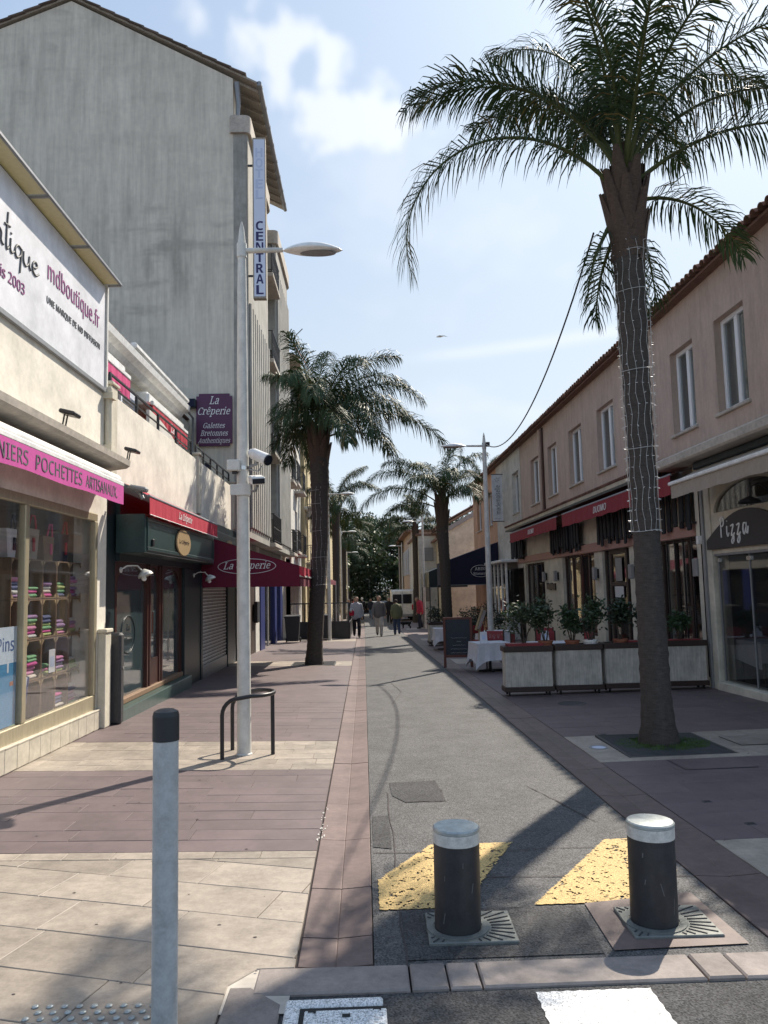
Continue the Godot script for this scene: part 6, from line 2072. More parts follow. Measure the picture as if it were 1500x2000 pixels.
# ------------------------------------------------------------------ palms
# one feathered leaf: grows from the origin along +x, rises at angle e0, bends down by bend over its length
func frond(length: float, e0: float, bend: float, sd: int, count := 95, lmax := 0.56, wide := 0.017, g0 := 0.25, g1 := 0.6) -> ArrayMesh:
	var g := RandomNumberGenerator.new()
	g.seed = 500 + sd
	var mb := MB.new()
	mb.colored = true
	var n := 26
	var pts := [V0]
	var tang := []
	var p := V0
	for i in n:
		var s := (i + 0.5) / n
		var th := e0 - bend * pow(s, 1.25)
		var t := Vector3(cos(th), sin(th), 0.05 * sin(s * 3.0 + sd))
		tang.append(t.normalized())
		p += t.normalized() * length / n
		pts.append(p)
	tang.append(tang[-1])
	var rad := []
	for i in n + 1:
		rad.append(lerpf(0.032, 0.004, pow(i / float(n), 0.7)))
	mb.col = Color(0.085, 0.10, 0.035)
	mb.tube(pts, rad, 6, false)
	var down := Vector3(0, -1, 0)
	for side in [-1.0, 1.0]:
		for k in count:
			var s := lerpf(0.13, 0.995, (k + g.randf()) / count)
			var f := s * n
			var i := mini(int(f), n - 1)
			var b: Vector3 = pts[i].lerp(pts[i + 1], f - i)
			var t: Vector3 = tang[i]
			var up := Vector3(-t.y, t.x, 0).normalized()
			var phi := deg_to_rad(g.randf_range(-38.0, 52.0))
			var sd3 := Vector3(0, 0, side)
			var fw := lerpf(0.35, 1.5, s * s) + g.randf_range(-0.1, 0.15)
			var d := (sd3 * cos(phi) + up * sin(phi) + t * fw).normalized()
			var L := lmax * pow(sin(PI * clampf(0.14 + 0.72 * s, 0.0, 1.0)), 0.55) * g.randf_range(0.82, 1.1)
			if s > 0.9:
				L *= lerpf(1.0, 0.6, (s - 0.9) / 0.1)
			var wv := d.cross(up if absf(d.dot(up)) < 0.9 else sd3).normalized()
			wv = (wv + Vector3(g.randf_range(-0.3, 0.3), g.randf_range(-0.3, 0.3), g.randf_range(-0.3, 0.3))).normalized()
			var w := wide * g.randf_range(0.8, 1.15)
			var gr := g.randf_range(g0, g1)
			var p1 := b + d * L * 0.36
			var d2 := (d + down * gr).normalized()
			var p2 := p1 + d2 * L * 0.34
			var d3 := (d2 + down * gr * 1.6).normalized()
			var p3 := p2 + d3 * L * 0.32
			var c := g.randf_range(0.75, 1.25)
			mb.col = Color(0.042 * c, 0.070 * c, 0.030 * c)
			if g.randf() < 0.06:
				mb.col = Color(0.20, 0.15, 0.06)
			mb.quad(b - wv * w * 0.5, b + wv * w * 0.5, p1 + wv * w, p1 - wv * w)
			mb.quad(p1 - wv * w, p1 + wv * w, p2 + wv * w * 0.75, p2 - wv * w * 0.75)
			mb.tri(p2 - wv * w * 0.75, p2 + wv * w * 0.75, p3)
	return mb.mesh()


var bank := {}
func frond_from_bank(e0d: int, bendd: int, len10: int, mop: bool) -> ArrayMesh:
	var key := "%d_%d_%d_%s" % [e0d, bendd, len10, mop]
	if not bank.has(key):
		bank[key] = frond(len10 / 10.0, deg_to_rad(e0d), deg_to_rad(bendd), bank.size(), int(len10 * 4.2), 0.70, 0.013, 0.6, 1.4) if mop else frond(len10 / 10.0, deg_to_rad(e0d), deg_to_rad(bendd), bank.size(), int(len10 * 4.0), 0.36 + 0.008 * len10, 0.0095, 0.4, 1.2)
	return bank[key]


# trunk: list of [x, y, z, radius]; fronds: list of [azimuth, e0, bend, length * 10, height offset]
func palm(label: String, trunk: Array, fronds: Array, boots: int, group: String, bootr := 0.26, booth := 0.95, mop := true) -> Node3D:
	var b: Array = trunk[0]
	var T := thing("palm_tree", label, "palm tree", Vector3(b[0], b[1], b[2]), group)
	var mb := MB.new()
	# ringed trunk
	var pts := []
	var rad := []
	var cv := Curve3D.new()
	for q in trunk:
		cv.add_point(Vector3(q[0], q[1], q[2]))
	var total: float = trunk[-1][1] - b[1]
	var rings := int(total / 0.055)
	for i in rings + 1:
		var t := float(i) / rings
		var f := t * (trunk.size() - 1)
		var y := b[1] + total * t as float
		var k := 0
		while k < trunk.size() - 2 and trunk[k + 1][1] < y:
			k += 1
		var u: float = (y - trunk[k][1]) / (trunk[k + 1][1] - trunk[k][1])
		u = clampf(u, 0, 1)
		pts.append(Vector3(lerpf(trunk[k][0], trunk[k + 1][0], u), y, lerpf(trunk[k][2], trunk[k + 1][2], u)))
		var r: float = lerpf(trunk[k][3], trunk[k + 1][3], u)
		rad.append(r * (1.0 + (0.03 if i % 3 == 0 else -0.014) + rng.randf_range(-0.016, 0.016)))
	mb.tube(pts, rad, 20)
	part(T, "trunk", mb, M.bark_palm)
	var top := Vector3(trunk[-1][0], trunk[-1][1], trunk[-1][2])
	var tr: float = trunk[-1][3]
	# old leaf bases clasping the top of the trunk
	for k in boots:
		var a := TAU * k * 0.382
		var lv := k / float(boots)
		var y0 := top.y - 0.25 + lv * booth * 0.75
		var d := Vector3(cos(a), 0, sin(a))
		var sdv := Vector3(-sin(a), 0, cos(a))
		var bm := MB.new()
		var prof := []
		for i in 6:
			var t := i / 5.0
			var rr := tr * 0.96 + (bootr - tr) * pow(t, 1.2) + 0.03 * t
			var w := lerpf(tr * 1.05, 0.035, pow(t, 0.8))
			prof.append([y0 + t * booth * 0.72, rr, w])
		for i in 5:
			var q0: Array = prof[i]
			var q1: Array = prof[i + 1]
			for s in 6:
				var u0 := lerpf(-1.0, 1.0, s / 6.0)
				var u1 := lerpf(-1.0, 1.0, (s + 1) / 6.0)
				var f := func(q: Array, u: float) -> Vector3:
					return top * Vector3(1, 0, 1) + Vector3(0, q[0], 0) + d * (q[1] - 0.12 * u * u * q[2] / 0.2) + sdv * u * q[2]
				bm.quad(f.call(q0, u1), f.call(q0, u0), f.call(q1, u0), f.call(q1, u1))
				var g2 := func(q: Array, u: float) -> Vector3:
					return top * Vector3(1, 0, 1) + Vector3(0, q[0], 0) + d * (q[1] - 0.03 - 0.12 * u * u * q[2] / 0.2) + sdv * u * q[2] * 0.95
				bm.quad(g2.call(q0, u0), g2.call(q0, u1), g2.call(q1, u1), g2.call(q1, u0))
		part(T, "leaf_base", bm, M.boot_palm if k % 5 else M.boot_palm_b)
	# crownshaft core
	var cm := MB.new()
	cm.tube([top + Vector3(0, -0.05, 0), top + Vector3(0, booth * 0.5, 0), top + Vector3(0, booth * 1.25, 0)], [tr * 0.97, tr * 0.9, 0.07], 12)
	part(T, "crown_shaft", cm, M.boot_palm)
	for f in fronds:
		var m := frond_from_bank(f[1], f[2], f[3], mop)
		var az := deg_to_rad(f[0])
		var out := 0.06 + 0.10 * clampf(1.0 - f[1] / 90.0, 0.0, 1.0)
		var at := top + Vector3(cos(az) * out, booth * (0.55 + f[4]), -sin(az) * out)
		partm(T, "frond", m, M.leaf_palm, at, Basis(Vector3.UP, az) * Basis(Vector3.RIGHT, rng.randf_range(-0.25, 0.25)))
	return T


func fairy_lights(label: String, x: float, z: float, y0: float, y1: float, r0: float, r1: float, strings: int, step: float) -> void:
	var F := thing("fairy_lights", label, "string lights", Vector3(x, y0, z), "string lights on palm trunks")
	var wm := MB.new()
	var bm := MB.new()
	for k in strings:
		var a := TAU * k / strings + 0.2
		var path := []
		var n := int((y1 - y0) / step)
		for i in n + 1:
			var t := float(i) / n
			var aa := a + 0.08 * sin(i * 1.7 + k)
			var r := lerpf(r0, r1, t) + 0.008
			var p := Vector3(x + r * cos(aa), lerpf(y0, y1, t), z + r * sin(aa))
			path.append(p)
			var d := Vector3(cos(aa + rng.randf_range(-0.9, 0.9)), rng.randf_range(-0.5, 0.3), sin(aa + rng.randf_range(-0.9, 0.9))).normalized()
			bm.tube([p, p + d * 0.028], [0.0035, 0.0025], 5)
		wm.tube(path, 0.0022, 4, false)
	for q in [0.0, 0.28, 0.55, 0.83, 0.97]:
		var path := []
		var r := lerpf(r0, r1, q) + 0.009
		for i in 25:
			var a := TAU * i / 24.0
			path.append(Vector3(x + r * cos(a), lerpf(y0, y1, q) + 0.01 * sin(a * 2.0), z + r * sin(a)))
		wm.tube(path, 0.0035, 4, false)
	part(F, "wire", wm, M.wire_white)
	part(F, "small_bulbs", bm, M.bulb_clear).set_meta("kind", "stuff")


func build_palms() -> void:
	var g := RandomNumberGenerator.new()
	g.seed = 77
	var near := [[183, 46, 156, 36, 0.12], [190, 68, 128, 32, 0.4], [172, 74, 112, 30, 0.5], [140, 74, 88, 28, 0.4], [210, 78, 90, 30, 0.5],
		[4, 56, 92, 34, 0.4], [352, 40, 92, 31, 0.2], [22, 70, 80, 32, 0.45], [335, 66, 84, 31, 0.45], [45, 64, 82, 28, 0.35],
		[80, 78, 70, 28, 0.45], [280, 78, 75, 29, 0.5], [130, 82, 70, 31, 0.6], [60, 84, 60, 31, 0.6],
		[20, 24, 100, 18, 0.0], [75, -50, 36, 9, -0.3], [165, -60, 26, 10, -0.25], [12, -66, 22, 9, -0.3], [120, -55, 30, 10, -0.35], [260, 60, 95, 29, 0.35], [300, 68, 85, 30, 0.45], [95, 72, 85, 30, 0.5], [118, 76, 75, 28, 0.4], [235, 76, 70, 29, 0.55]]
	palm("big near palm wound with string lights on the right pavement", [[3.14, gy(3.1, -8.37) - 0.05, -8.37, 0.235], [3.14, 0.02, -8.37, 0.185], [3.135, 0.35, -8.37, 0.16], [3.13, 1.2, -8.37, 0.15], [3.13, 2.4, -8.37, 0.142], [3.11, 4.1, -8.37, 0.150], [3.105, 5.0, -8.37, 0.165], [3.10, 5.45, -8.37, 0.185]], near, 16, "palms along the street", 0.27, 0.95, false)
	fairy_lights("string lights wound round the big near palm trunk", 3.122, -8.37, 2.15, 5.42, 0.145, 0.183, 14, 0.115)
	var a1 := [[10, 36, 95, 38, 0.15], [350, 58, 110, 32, 0.4], [28, 55, 100, 30, 0.3], [330, 48, 110, 30, 0.25], [178, 54, 140, 13, 0.15], [205, 70, 120, 15, 0.3], [150, 66, 115, 17, 0.3], [80, 84, 50, 25, 0.6], [250, 82, 66, 25, 0.6], [300, 72, 95, 26, 0.5], [60, 66, 100, 30, 0.4], [120, 56, 110, 18, 0.2], [270, 56, 115, 28, 0.3], [230, 78, 95, 19, 0.4], [0, 78, 85, 30, 0.55], [100, 40, 110, 28, 0.1], [190, 30, 110, 13, 0.0], [340, 18, 100, 26, 0.0], [20, 70, 100, 30, 0.5], [310, 40, 120, 28, 0.2], [45, 45, 115, 30, 0.2], [160, 80, 80, 21, 0.5], [235, 60, 125, 17, 0.15], [285, 34, 115, 28, 0.1], [255, 64, 110, 27, 0.4], [125, 36, 120, 20, 0.05]]
	palm("dense palm on the left pavement beside the wine awning", [[-1.30, gy(-1.3, -19.8) - 0.05, -19.8, 0.24], [-1.27, 0.1, -19.8, 0.20], [-1.2, 1.2, -19.8, 0.20], [-1.08, 3.0, -19.8, 0.215], [-1.08, 4.3, -19.8, 0.24], [-1.09, 5.0, -19.8, 0.25]], a1, 16, "palms along the street", 0.33, 0.9)
	fairy_lights("string lights wound round the left palm trunk by the wine awning", -1.13, -19.8, 1.7, 4.2, 0.20, 0.238, 12, 0.2)
	var gen := func(k: int) -> Array:
		var out := []
		for i in 16:
			var ring := i % 4
			out.append([i * 137.5 + k * 31.0, [78, 60, 42, 18][ring], [65, 100, 115, 95][ring], [28, 30, 29, 24][ring], [0.55, 0.4, 0.2, 0.0][ring]])
		return out
	var r2 := [[180, 40, 105, 37, 0.15], [176, 56, 95, 33, 0.35], [195, 66, 90, 28, 0.45], [0, 72, 70, 24, 0.5], [15, 64, 95, 22, 0.35], [340, 52, 100, 20, 0.2], [90, 60, 100, 26, 0.3], [60, 78, 60, 27, 0.55], [120, 70, 80, 27, 0.45], [270, 62, 105, 26, 0.3], [230, 56, 100, 26, 0.25], [160, 30, 95, 28, 0.0], [310, 48, 105, 22, 0.1]]
	palm("second palm on the right pavement, leaves reaching over the lane", [[3.22, -0.52, -29.8, 0.26], [3.2, 0.5, -29.8, 0.21], [3.18, 2.0, -29.8, 0.20], [3.15, 3.0, -29.8, 0.22], [3.12, 3.9, -29.8, 0.24]], r2, 12, "palms along the street", 0.30, 1.3)
	var more := [[-1.62, -43.3, 5.6, "slim left palm beyond the wine awning with the curved trunk"], [-1.75, -66.0, 5.4, "far left palm with sunlit yellow-green leaves"], [-1.9, -88.0, 5.0, "farthest left palm near the street end"], [3.5, -52.5, 5.2, "third palm on the right, above the van"], [3.6, -74.0, 5.2, "farthest palm on the right beside the pink house"], [9.5, -60.0, 9.0, "tall palm behind the tiled roof house"]]
	for i in more.size():
		var q: Array = more[i]
		var y0: float = SLOPE * q[1] - 0.05
		palm(q[3], [[q[0], y0, q[1], 0.24], [q[0] + 0.05, y0 + 1.0, q[1], 0.19], [q[0] + 0.1, y0 + 3.0, q[1], 0.19], [q[0] + 0.12, q[2], q[1], 0.22]], gen.call(i), 8, "palms along the street", 0.28, 0.8)


# ------------------------------------------------------------------ street lamps
func lamp(label: String, x: float, z: float, s: float, h := 5.72) -> Node3D:
	var y0 := gy(x, z)
	var L := thing("street_lamp", label, "street lamp", Vector3(x, y0, z), "white street lamps")
	var pm := MB.new()
	pm.tube([Vector3(x, y0, z), Vector3(x, 2.5, z), Vector3(x, 4.9, z), Vector3(x, h - 0.25, z), Vector3(x, h - 0.08, z), Vector3(x, h, z)], [0.075, 0.068, 0.052, 0.044, 0.026, 0.006], 18)
	part(L, "pole", pm, M.post_white)
	var bp := MB.new()
	bp.lathe([Vector2(0.085, 0.0), Vector2(0.085, 0.012), Vector2(0.076, 0.02)], 18, Vector3(x, y0, z))
	part(L, "foot", bp, M.post_white)
	var ay := h - 0.34
	var am := MB.new()
	am.tube([Vector3(x, ay, z), Vector3(x + 0.46 * s, ay + 0.005, z)], [0.032, 0.026], 10)
	am.tube([Vector3(x - 0.0, ay - 0.08, z), Vector3(x, ay + 0.08, z)], 0.056, 14)
	part(L, "arm", am, M.post_white)
	# lens-shaped head
	var hm := MB.new()
	var cx := x + 0.79 * s
	var n := 18
	var m := 20
	var f := func(i: int, j: int, up: float) -> Vector3:
		var t := i / float(n)
		var a := PI * j / m
		var wx := sin(PI * t)
		var xx := cx + s * (t - 0.5) * 0.68
		var wz := 0.135 * pow(wx, 0.7)
		var yy := (0.085 if up > 0 else -0.035) * pow(wx, 0.85) * sin(a) * up * up
		return Vector3(xx, ay - 0.005 + yy, z + wz * cos(a))
	for i in n:
		for j in m:
			hm.quad(f.call(i, j, 1.0), f.call(i + 1, j, 1.0), f.call(i + 1, j + 1, 1.0), f.call(i, j + 1, 1.0))
			hm.quad(f.call(i, j + 1, -1.0), f.call(i + 1, j + 1, -1.0), f.call(i + 1, j, -1.0), f.call(i, j, -1.0))
	var head := part(L, "lamp_head", hm, M.white_paint)
	var gm := MB.new()
	for k in 24:
		var a0 := TAU * k / 24.0
		var a1 := TAU * (k + 1) / 24.0
		var c := Vector3(cx + 0.06 * s, ay - 0.044, z)
		gm.tri(c, c + Vector3(0.2 * cos(a0), 0.004, 0.085 * sin(a0)), c + Vector3(0.2 * cos(a1), 0.004, 0.085 * sin(a1)))
	part(head, "diffuser", gm, M.zinc)
	return L


func build_lamps() -> void:
	var L := lamp("white street lamp with cameras, nearest on the left pavement", -1.285, -8.3, 1.0)
	lamp("white street lamp on the right pavement in front of the navy awning", 3.17, -19.4, -1.0, 5.5)
	lamp("second white lamp on the left, behind the dense palm", -1.4, -31.4, 1.0, 5.8)
	lamp("second white lamp on the right, beyond the second palm", 3.3, -42.0, -1.0, 5.5)
	lamp("third white lamp on the left, far along the street", -1.55, -54.0, 1.0, 5.9)
	lamp("third white lamp on the right, near the van", 3.3, -65.0, -1.0, 5.4)
	lamp("farthest white lamp on the left", -1.6, -77.0, 1.0, 5.5)
	# cameras strapped to the near lamp
	var z := -8.3
	var x := -1.27
	var C := thing("bullet_camera", "white bullet surveillance camera strapped to the near lamp pole", "camera", Vector3(-1.1, 2.95, z), "cameras on the lamp pole")
	var cm := MB.new()
	var ax := Basis(Vector3(0, 0, 1), -0.42) * Basis(Vector3(0, 1, 0), -0.5)
	cm.tube([Vector3(-1.20, 3.09, z + 0.02), Vector3(-1.16, 3.07, z + 0.05), Vector3(-1.00, 2.985, z + 0.14)], [0.04, 0.062, 0.066], 16)
	part(C, "housing", cm, M.white_paint)
	var lm := MB.new()
	lm.tube([Vector3(-1.0, 2.985, z + 0.14), Vector3(-0.985, 2.977, z + 0.15)], 0.058, 16)
	part(C, "lens_window", lm, M.lens)
	var hm := MB.new()
	hm.tube([Vector3(-1.22, 3.12, z + 0.03), Vector3(-0.97, 3.02, z + 0.17)], [0.06, 0.066], 12)
	var bm := MB.new()
	bm.tube([Vector3(-1.2, 2.93, z + 0.04), Vector3(-1.13, 2.95, z + 0.08), Vector3(-1.12, 3.02, z + 0.08)], 0.018, 8)
	bm.tube([Vector3(-1.2, 2.9, z + 0.05), Vector3(-1.1, 2.87, z + 0.1), Vector3(-1.07, 2.93, z + 0.1)], 0.008, 6)
	part(C, "bracket", bm, M.zinc)
	var J := thing("junction_box_pole", "grey junction box on the left of the near lamp pole", "box", Vector3(-1.36, 2.9, z))
	bx(J, "case", Vector3(-1.44, 2.88, z + 0.02), Vector3(-1.30, 3.0, z + 0.13), M.post_white, 0.01)
	bx(J, "plug", Vector3(-1.39, 2.85, z + 0.05), Vector3(-1.33, 2.88, z + 0.09), M.black_metal, 0.006)
	var st := MB.new()
	st.tube([Vector3(x - 0.015, 2.9, z), Vector3(x - 0.015, 2.94, z)], 0.074, 16)
	part(J, "strap", st, M.stainless)
	var D := thing("box_camera", "smaller boxy surveillance camera below the bullet camera", "camera", Vector3(-1.1, 2.72, z), "cameras on the lamp pole")
	var dm := MB.new()
	dm.cbox(Vector3(-1.12, 2.775, z + 0.12), Vector3(0.15, 0.085, 0.2), 0.012, Basis(Vector3(1, 0, 0), 0.25) * Basis(Vector3(0, 1, 0), 0.3))
	part(D, "housing", dm, M.white_paint)
	var dl := MB.new()
	dl.cbox(Vector3(-1.085, 2.745, z + 0.225), Vector3(0.13, 0.055, 0.012), 0.003, Basis(Vector3(1, 0, 0), 0.25) * Basis(Vector3(0, 1, 0), 0.3))
	part(D, "lens_window", dl, M.lens)
	var db := MB.new()
	db.tube([Vector3(-1.2, 2.66, z + 0.06), Vector3(-1.13, 2.66, z + 0.1), Vector3(-1.12, 2.73, z + 0.1)], 0.016, 8)
	part(D, "bracket", db, M.zinc)
	bx(D, "clamp_plate", Vector3(-1.41, 2.62, z + 0.075), Vector3(-1.19, 2.74, z + 0.085), M.post_white, 0.004)
	var s2 := MB.new()
	s2.tube([Vector3(x - 0.015, 2.62, z), Vector3(x - 0.015, 2.74, z)], 0.0735, 16)
	part(D, "strap", s2, M.post_white)
	# cable slung from the right lamp to the big palm
	var W := thing("slung_cable", "black cable sagging from the right lamp to the big palm", "cable", Vector3(3.1, 5.2, -14))
	var path := []
	var a := Vector3(3.2, 5.2, -19.38)
	var b := Vector3(2.74, 5.62, -8.45)
	for i in 31:
		var t := i / 30.0
		path.append(a.lerp(b, t) + Vector3(0, -0.86 * 4.0 * t * (1.0 - t), 0))
	var wm := MB.new()
	wm.tube(path, 0.011, 6)
	part(W, "wire", wm, M.wire)
	var tm := MB.new()
	for i in 30:
		tm.tube([path[i] + Vector3(0, 0.014, 0), path[i].lerp(path[i + 1], 0.5) + Vector3(0.0, -0.014, 0)], 0.006, 4)
	part(W, "twisted_wire", tm, M.wire)
	bx(W, "fixing", Vector3(3.2, 5.12, -19.34), Vector3(3.3, 5.24, -19.28), M.black_metal, 0.01)


# ------------------------------------------------------------------ bollards, barrier, grates, covers, bins, van
func build_street_things() -> void:
	for q in [[0.425, -3.895, "left black retractable bollard with white top rim on its steel plate", 0.045], [1.385, -3.885, "right black retractable bollard with white top rim on its steel plate", 0.04]]:
		var x: float = q[0]
		var z: float = q[1]
		var y0 := gy(x, z)
		var B := thing("retractable_bollard", q[2], "bollard", Vector3(x, y0, z), "retractable bollards")
		var tilt := Basis(Vector3(0, 0, 1), -q[3] * 0.25)
		var h := 0.49
		var m := MB.new()
		m.lathe([Vector2(0.112, 0.0), Vector2(0.112, h - 0.075)], 40, Vector3(x, y0, z), tilt)
		part(B, "post", m, M.bollard_black)
		m = MB.new()
		m.lathe([Vector2(0.1125, h - 0.075), Vector2(0.1130, h - 0.074), Vector2(0.1130, h - 0.025), Vector2(0.112, h - 0.022)], 40, Vector3(x, y0, z), tilt)
		part(B, "white_rim", m, M.white_band)
		m = MB.new()
		m.lathe([Vector2(0.112, h - 0.022), Vector2(0.1145, h - 0.018), Vector2(0.1145, h - 0.006), Vector2(0.108, h), Vector2(0.0, h + 0.002)], 40, Vector3(x, y0, z), tilt)
		part(B, "steel_cap", m, M.worn_steel)
		for k in 4:
			var a := PI * 0.5 + rng.randf_range(-0.9, 0.9)
			var hs := rng.randf_range(0.01, 0.07)
			partm(B, "scuff", cb(Vector3(rng.randf_range(0.002, 0.006), hs, 0.0015), 0.0), M.scuffed, Vector3(x, y0, z) + tilt * Vector3(0.1122 * cos(a), rng.randf_range(0.06, 0.38), 0.1122 * sin(a)), tilt * Basis(Vector3.UP, PI * 0.5 - a) * Basis(Vector3(0, 0, 1), rng.randf_range(-0.3, 0.3)))
		var P := thing("bollard_plate", q[2].split(" ")[0] + " square steel base plate with radial grooves round a bollard", "cover plate", Vector3(x, y0, z), "bollard base plates")
		m = MB.new()
		m.cbox(Vector3(x + 0.06, y0 + 0.008, z - 0.0), Vector3(0.42, 0.018, 0.34), 0.004, Basis(Vector3(0, 1, 0), -0.02))
		part(P, "plate", m, M.cast_iron)
		m = MB.new()
		m.lathe([Vector2(0.152, 0.0), Vector2(0.152, 0.022), Vector2(0.118, 0.022), Vector2(0.118, 0.0)], 36, Vector3(x, y0, z))
		part(P, "collar_ring", m, M.cast_iron)
		for k in 36:
			var a := TAU * k / 36.0
			var d := Vector3(cos(a), 0, sin(a))
			var r1 := 0.0
			# reach of the ray to the plate's edge
			var cxp := 0.06
			for t in range(160, 290, 4):
				var pp := d * (t / 1000.0)
				if absf(pp.x - cxp) > 0.2 or absf(pp.z) > 0.16:
					break
				r1 = t / 1000.0
			if r1 > 0.175:
				partm(P, "groove_rib", cb(Vector3(r1 - 0.162, 0.006, 0.006), 0.0), M.dark_iron, Vector3(x, y0 + 0.0185, z) + d * (r1 + 0.162) * 0.5, Basis(Vector3.UP, -a))
	var patch := structure("red_patch")
	flat(patch, "red_screed", PackedVector2Array([Vector2(1.12, -4.16), Vector2(1.72, -4.26), Vector2(1.73, -3.64), Vector2(1.10, -3.62)]), M.red_stone_1, 0.003)
	# white post with black cap
	var wp := thing("white_post", "slim white post with black cap in the foreground", "post", Vector3(-0.79, gy(-0.79, -3.12), -3.12))
	var m2 := MB.new()
	m2.lathe([Vector2(0.049, 0.0), Vector2(0.049, 1.07)], 28, Vector3(-0.79, gy(-0.79, -3.12), -3.12))
	part(wp, "post", m2, M.post_grey)
	m2 = MB.new()
	m2.lathe([Vector2(0.0, 1.06), Vector2(0.0515, 1.06), Vector2(0.0515, 1.155), Vector2(0.047, 1.172), Vector2(0.03, 1.18), Vector2(0.0, 1.183)], 28, Vector3(-0.79, gy(-0.79, -3.12), -3.12))
	part(wp, "cap", m2, M.cap_black)
	# hoop barrier round the lamp foot
	var hb := thing("hoop_barrier", "black tubular hoop barrier round the near lamp foot", "barrier", Vector3(-1.2, gy(-1.2, -8.3), -8.3))
	var g0 := gy(-1.4, -8.3)
	var path := [Vector3(-1.47, g0, -8.05), Vector3(-1.47, g0 + 0.44, -8.05)]
	for i in 6:
		var a := PI * 0.5 * (i + 1) / 6.0
		path.append(Vector3(-1.47 + 0.17 * (1.0 - cos(a)), g0 + 0.44 + 0.17 * sin(a), -8.05))
	for i in 13:
		var a := -PI * 0.5 + PI * i / 12.0
		path.append(Vector3(-1.17 + 0.2 * cos(a), g0 + 0.61 + 0.02, -8.3 - 0.25 * sin(a)))
	for i in 6:
		var a := PI * 0.5 * (5 - i) / 6.0
		path.append(Vector3(-1.45 + 0.17 * (1.0 - cos(a)), g0 + 0.44 + 0.17 * sin(a), -8.55))
	path.append(Vector3(-1.45, g0, -8.55))
	var hm := MB.new()
	hm.tube(path, 0.021, 12)
	part(hb, "hoop", hm, M.black_metal)
	hm = MB.new()
	hm.tube([Vector3(-0.985, gy(-1.0, -8.3), -8.3), Vector3(-0.985, g0 + 0.625, -8.3)], 0.021, 12)
	part(hb, "leg", hm, M.black_metal)
	# tree grates
	for q in [[2.58, 3.68, -7.68, -8.82, 3.14, -8.37, "square iron tree grate with grass under the big palm", 0.0], [-1.85, -0.75, -19.32, -20.4, -1.3, -19.8, "iron tree grate under the left palm by the awning", 0.0]]:
		var gx := (q[0] + q[1]) * 0.5 as float
		var gz := (q[2] + q[3]) * 0.5 as float
		var y0 := gy(gx, gz)
		var T := thing("tree_grate", q[6], "tree grate", Vector3(gx, y0, gz))
		part(T, "soil", sheet(q[0], q[1], q[2], q[3], -0.018), M.earth)
		for s in [[q[0], q[0] + 0.03, q[2], q[3]], [q[1] - 0.03, q[1], q[2], q[3]], [q[0] + 0.03, q[1] - 0.03, q[2], q[2] - 0.03], [q[0] + 0.03, q[1] - 0.03, q[3] + 0.03, q[3]]]:
			bx(T, "frame_bar", Vector3(s[0], y0 - 0.02, s[2]), Vector3(s[1], y0 + 0.008, s[3]), M.dark_iron, 0.003)
		var n := 19
		for i in n:
			var zz: float = lerpf(q[2] - 0.06, q[3] + 0.06, i / float(n - 1))
			for sx in [[q[0] + 0.03, q[4] - 0.25], [q[4] + 0.25, q[1] - 0.03]]:
				bx(T, "grate_bar", Vector3(sx[0], y0 - 0.02, zz + 0.014), Vector3(sx[1], y0 + 0.004, zz - 0.014), M.dark_iron, 0.003)
			if zz > q[5] + 0.27 or zz < q[5] - 0.27:
				bx(T, "grate_bar", Vector3(q[4] - 0.25, y0 - 0.02, zz + 0.014), Vector3(q[4] + 0.25, y0 + 0.004, zz - 0.014), M.dark_iron, 0.003)
	# grass growing round the big palm
	var gm := MB.new()
	var gg := RandomNumberGenerator.new()
	gg.seed = 5
	for k in 3600:
		var a := gg.randf() * TAU
		var r := lerpf(0.17, 0.50, pow(gg.randf(), 0.8))
		var p := Vector3(3.14 + r * cos(a), 0, -8.3 + r * 0.72 * sin(a))
		if p.x < 2.62 or p.x > 3.66 or p.z > -7.72 or p.z < -8.78:
			continue
		p.y = gy(p.x, p.z) - 0.018
		var h := gg.randf_range(0.02, 0.055)
		var d := Vector3(gg.randfn(), 0, gg.randfn()) * 0.012
		var w := Vector3(cos(a * 5.0), 0, sin(a * 5.0)) * 0.004
		gm.tri(p - w, p + w, p + Vector3(0, h, 0) + d)
	var go := thing("grass", "tufts of grass in the tree grate round the big palm", "grass", Vector3(3.14, gy(3.1, -8.3), -8.3))
	part(go, "blades", gm, M.grass).set_meta("kind", "stuff")
	go.set_meta("kind", "stuff")
	# covers and lights set into the ground
	var cv := thing("ground_light", "round recessed ground light in the pale slabs beside the tree grate", "ground light", Vector3(2.43, gy(2.4, -8.2), -8.22))
	m2 = MB.new()
	m2.lathe([Vector2(0.105, 0.0), Vector2(0.10, 0.006), Vector2(0.075, 0.007), Vector2(0.072, 0.003)], 28, Vector3(2.44, gy(2.44, -8.22), -8.22))
	part(cv, "ring", m2, M.zinc)
	m2 = MB.new()
	m2.lathe([Vector2(0.074, 0.004), Vector2(0.0, 0.007)], 28, Vector3(2.44, gy(2.44, -8.22), -8.22))
	part(cv, "glass_lens", m2, M.sign_blue_white)
	for q in [[3.05, -11.5, 0.2, "round iron manhole cover in front of the planters"]]:
		var mh := thing("manhole_cover", q[3], "manhole cover", Vector3(q[0], gy(q[0], q[1]), q[1]))
		m2 = MB.new()
		m2.lathe([Vector2(0.21, 0.0), Vector2(0.205, 0.006), Vector2(0.18, 0.006), Vector2(0.178, 0.003), Vector2(0.0, 0.004)], 28, Vector3(q[0], gy(q[0], q[1]), q[1]))
		part(mh, "lid", m2, M.dark_iron)
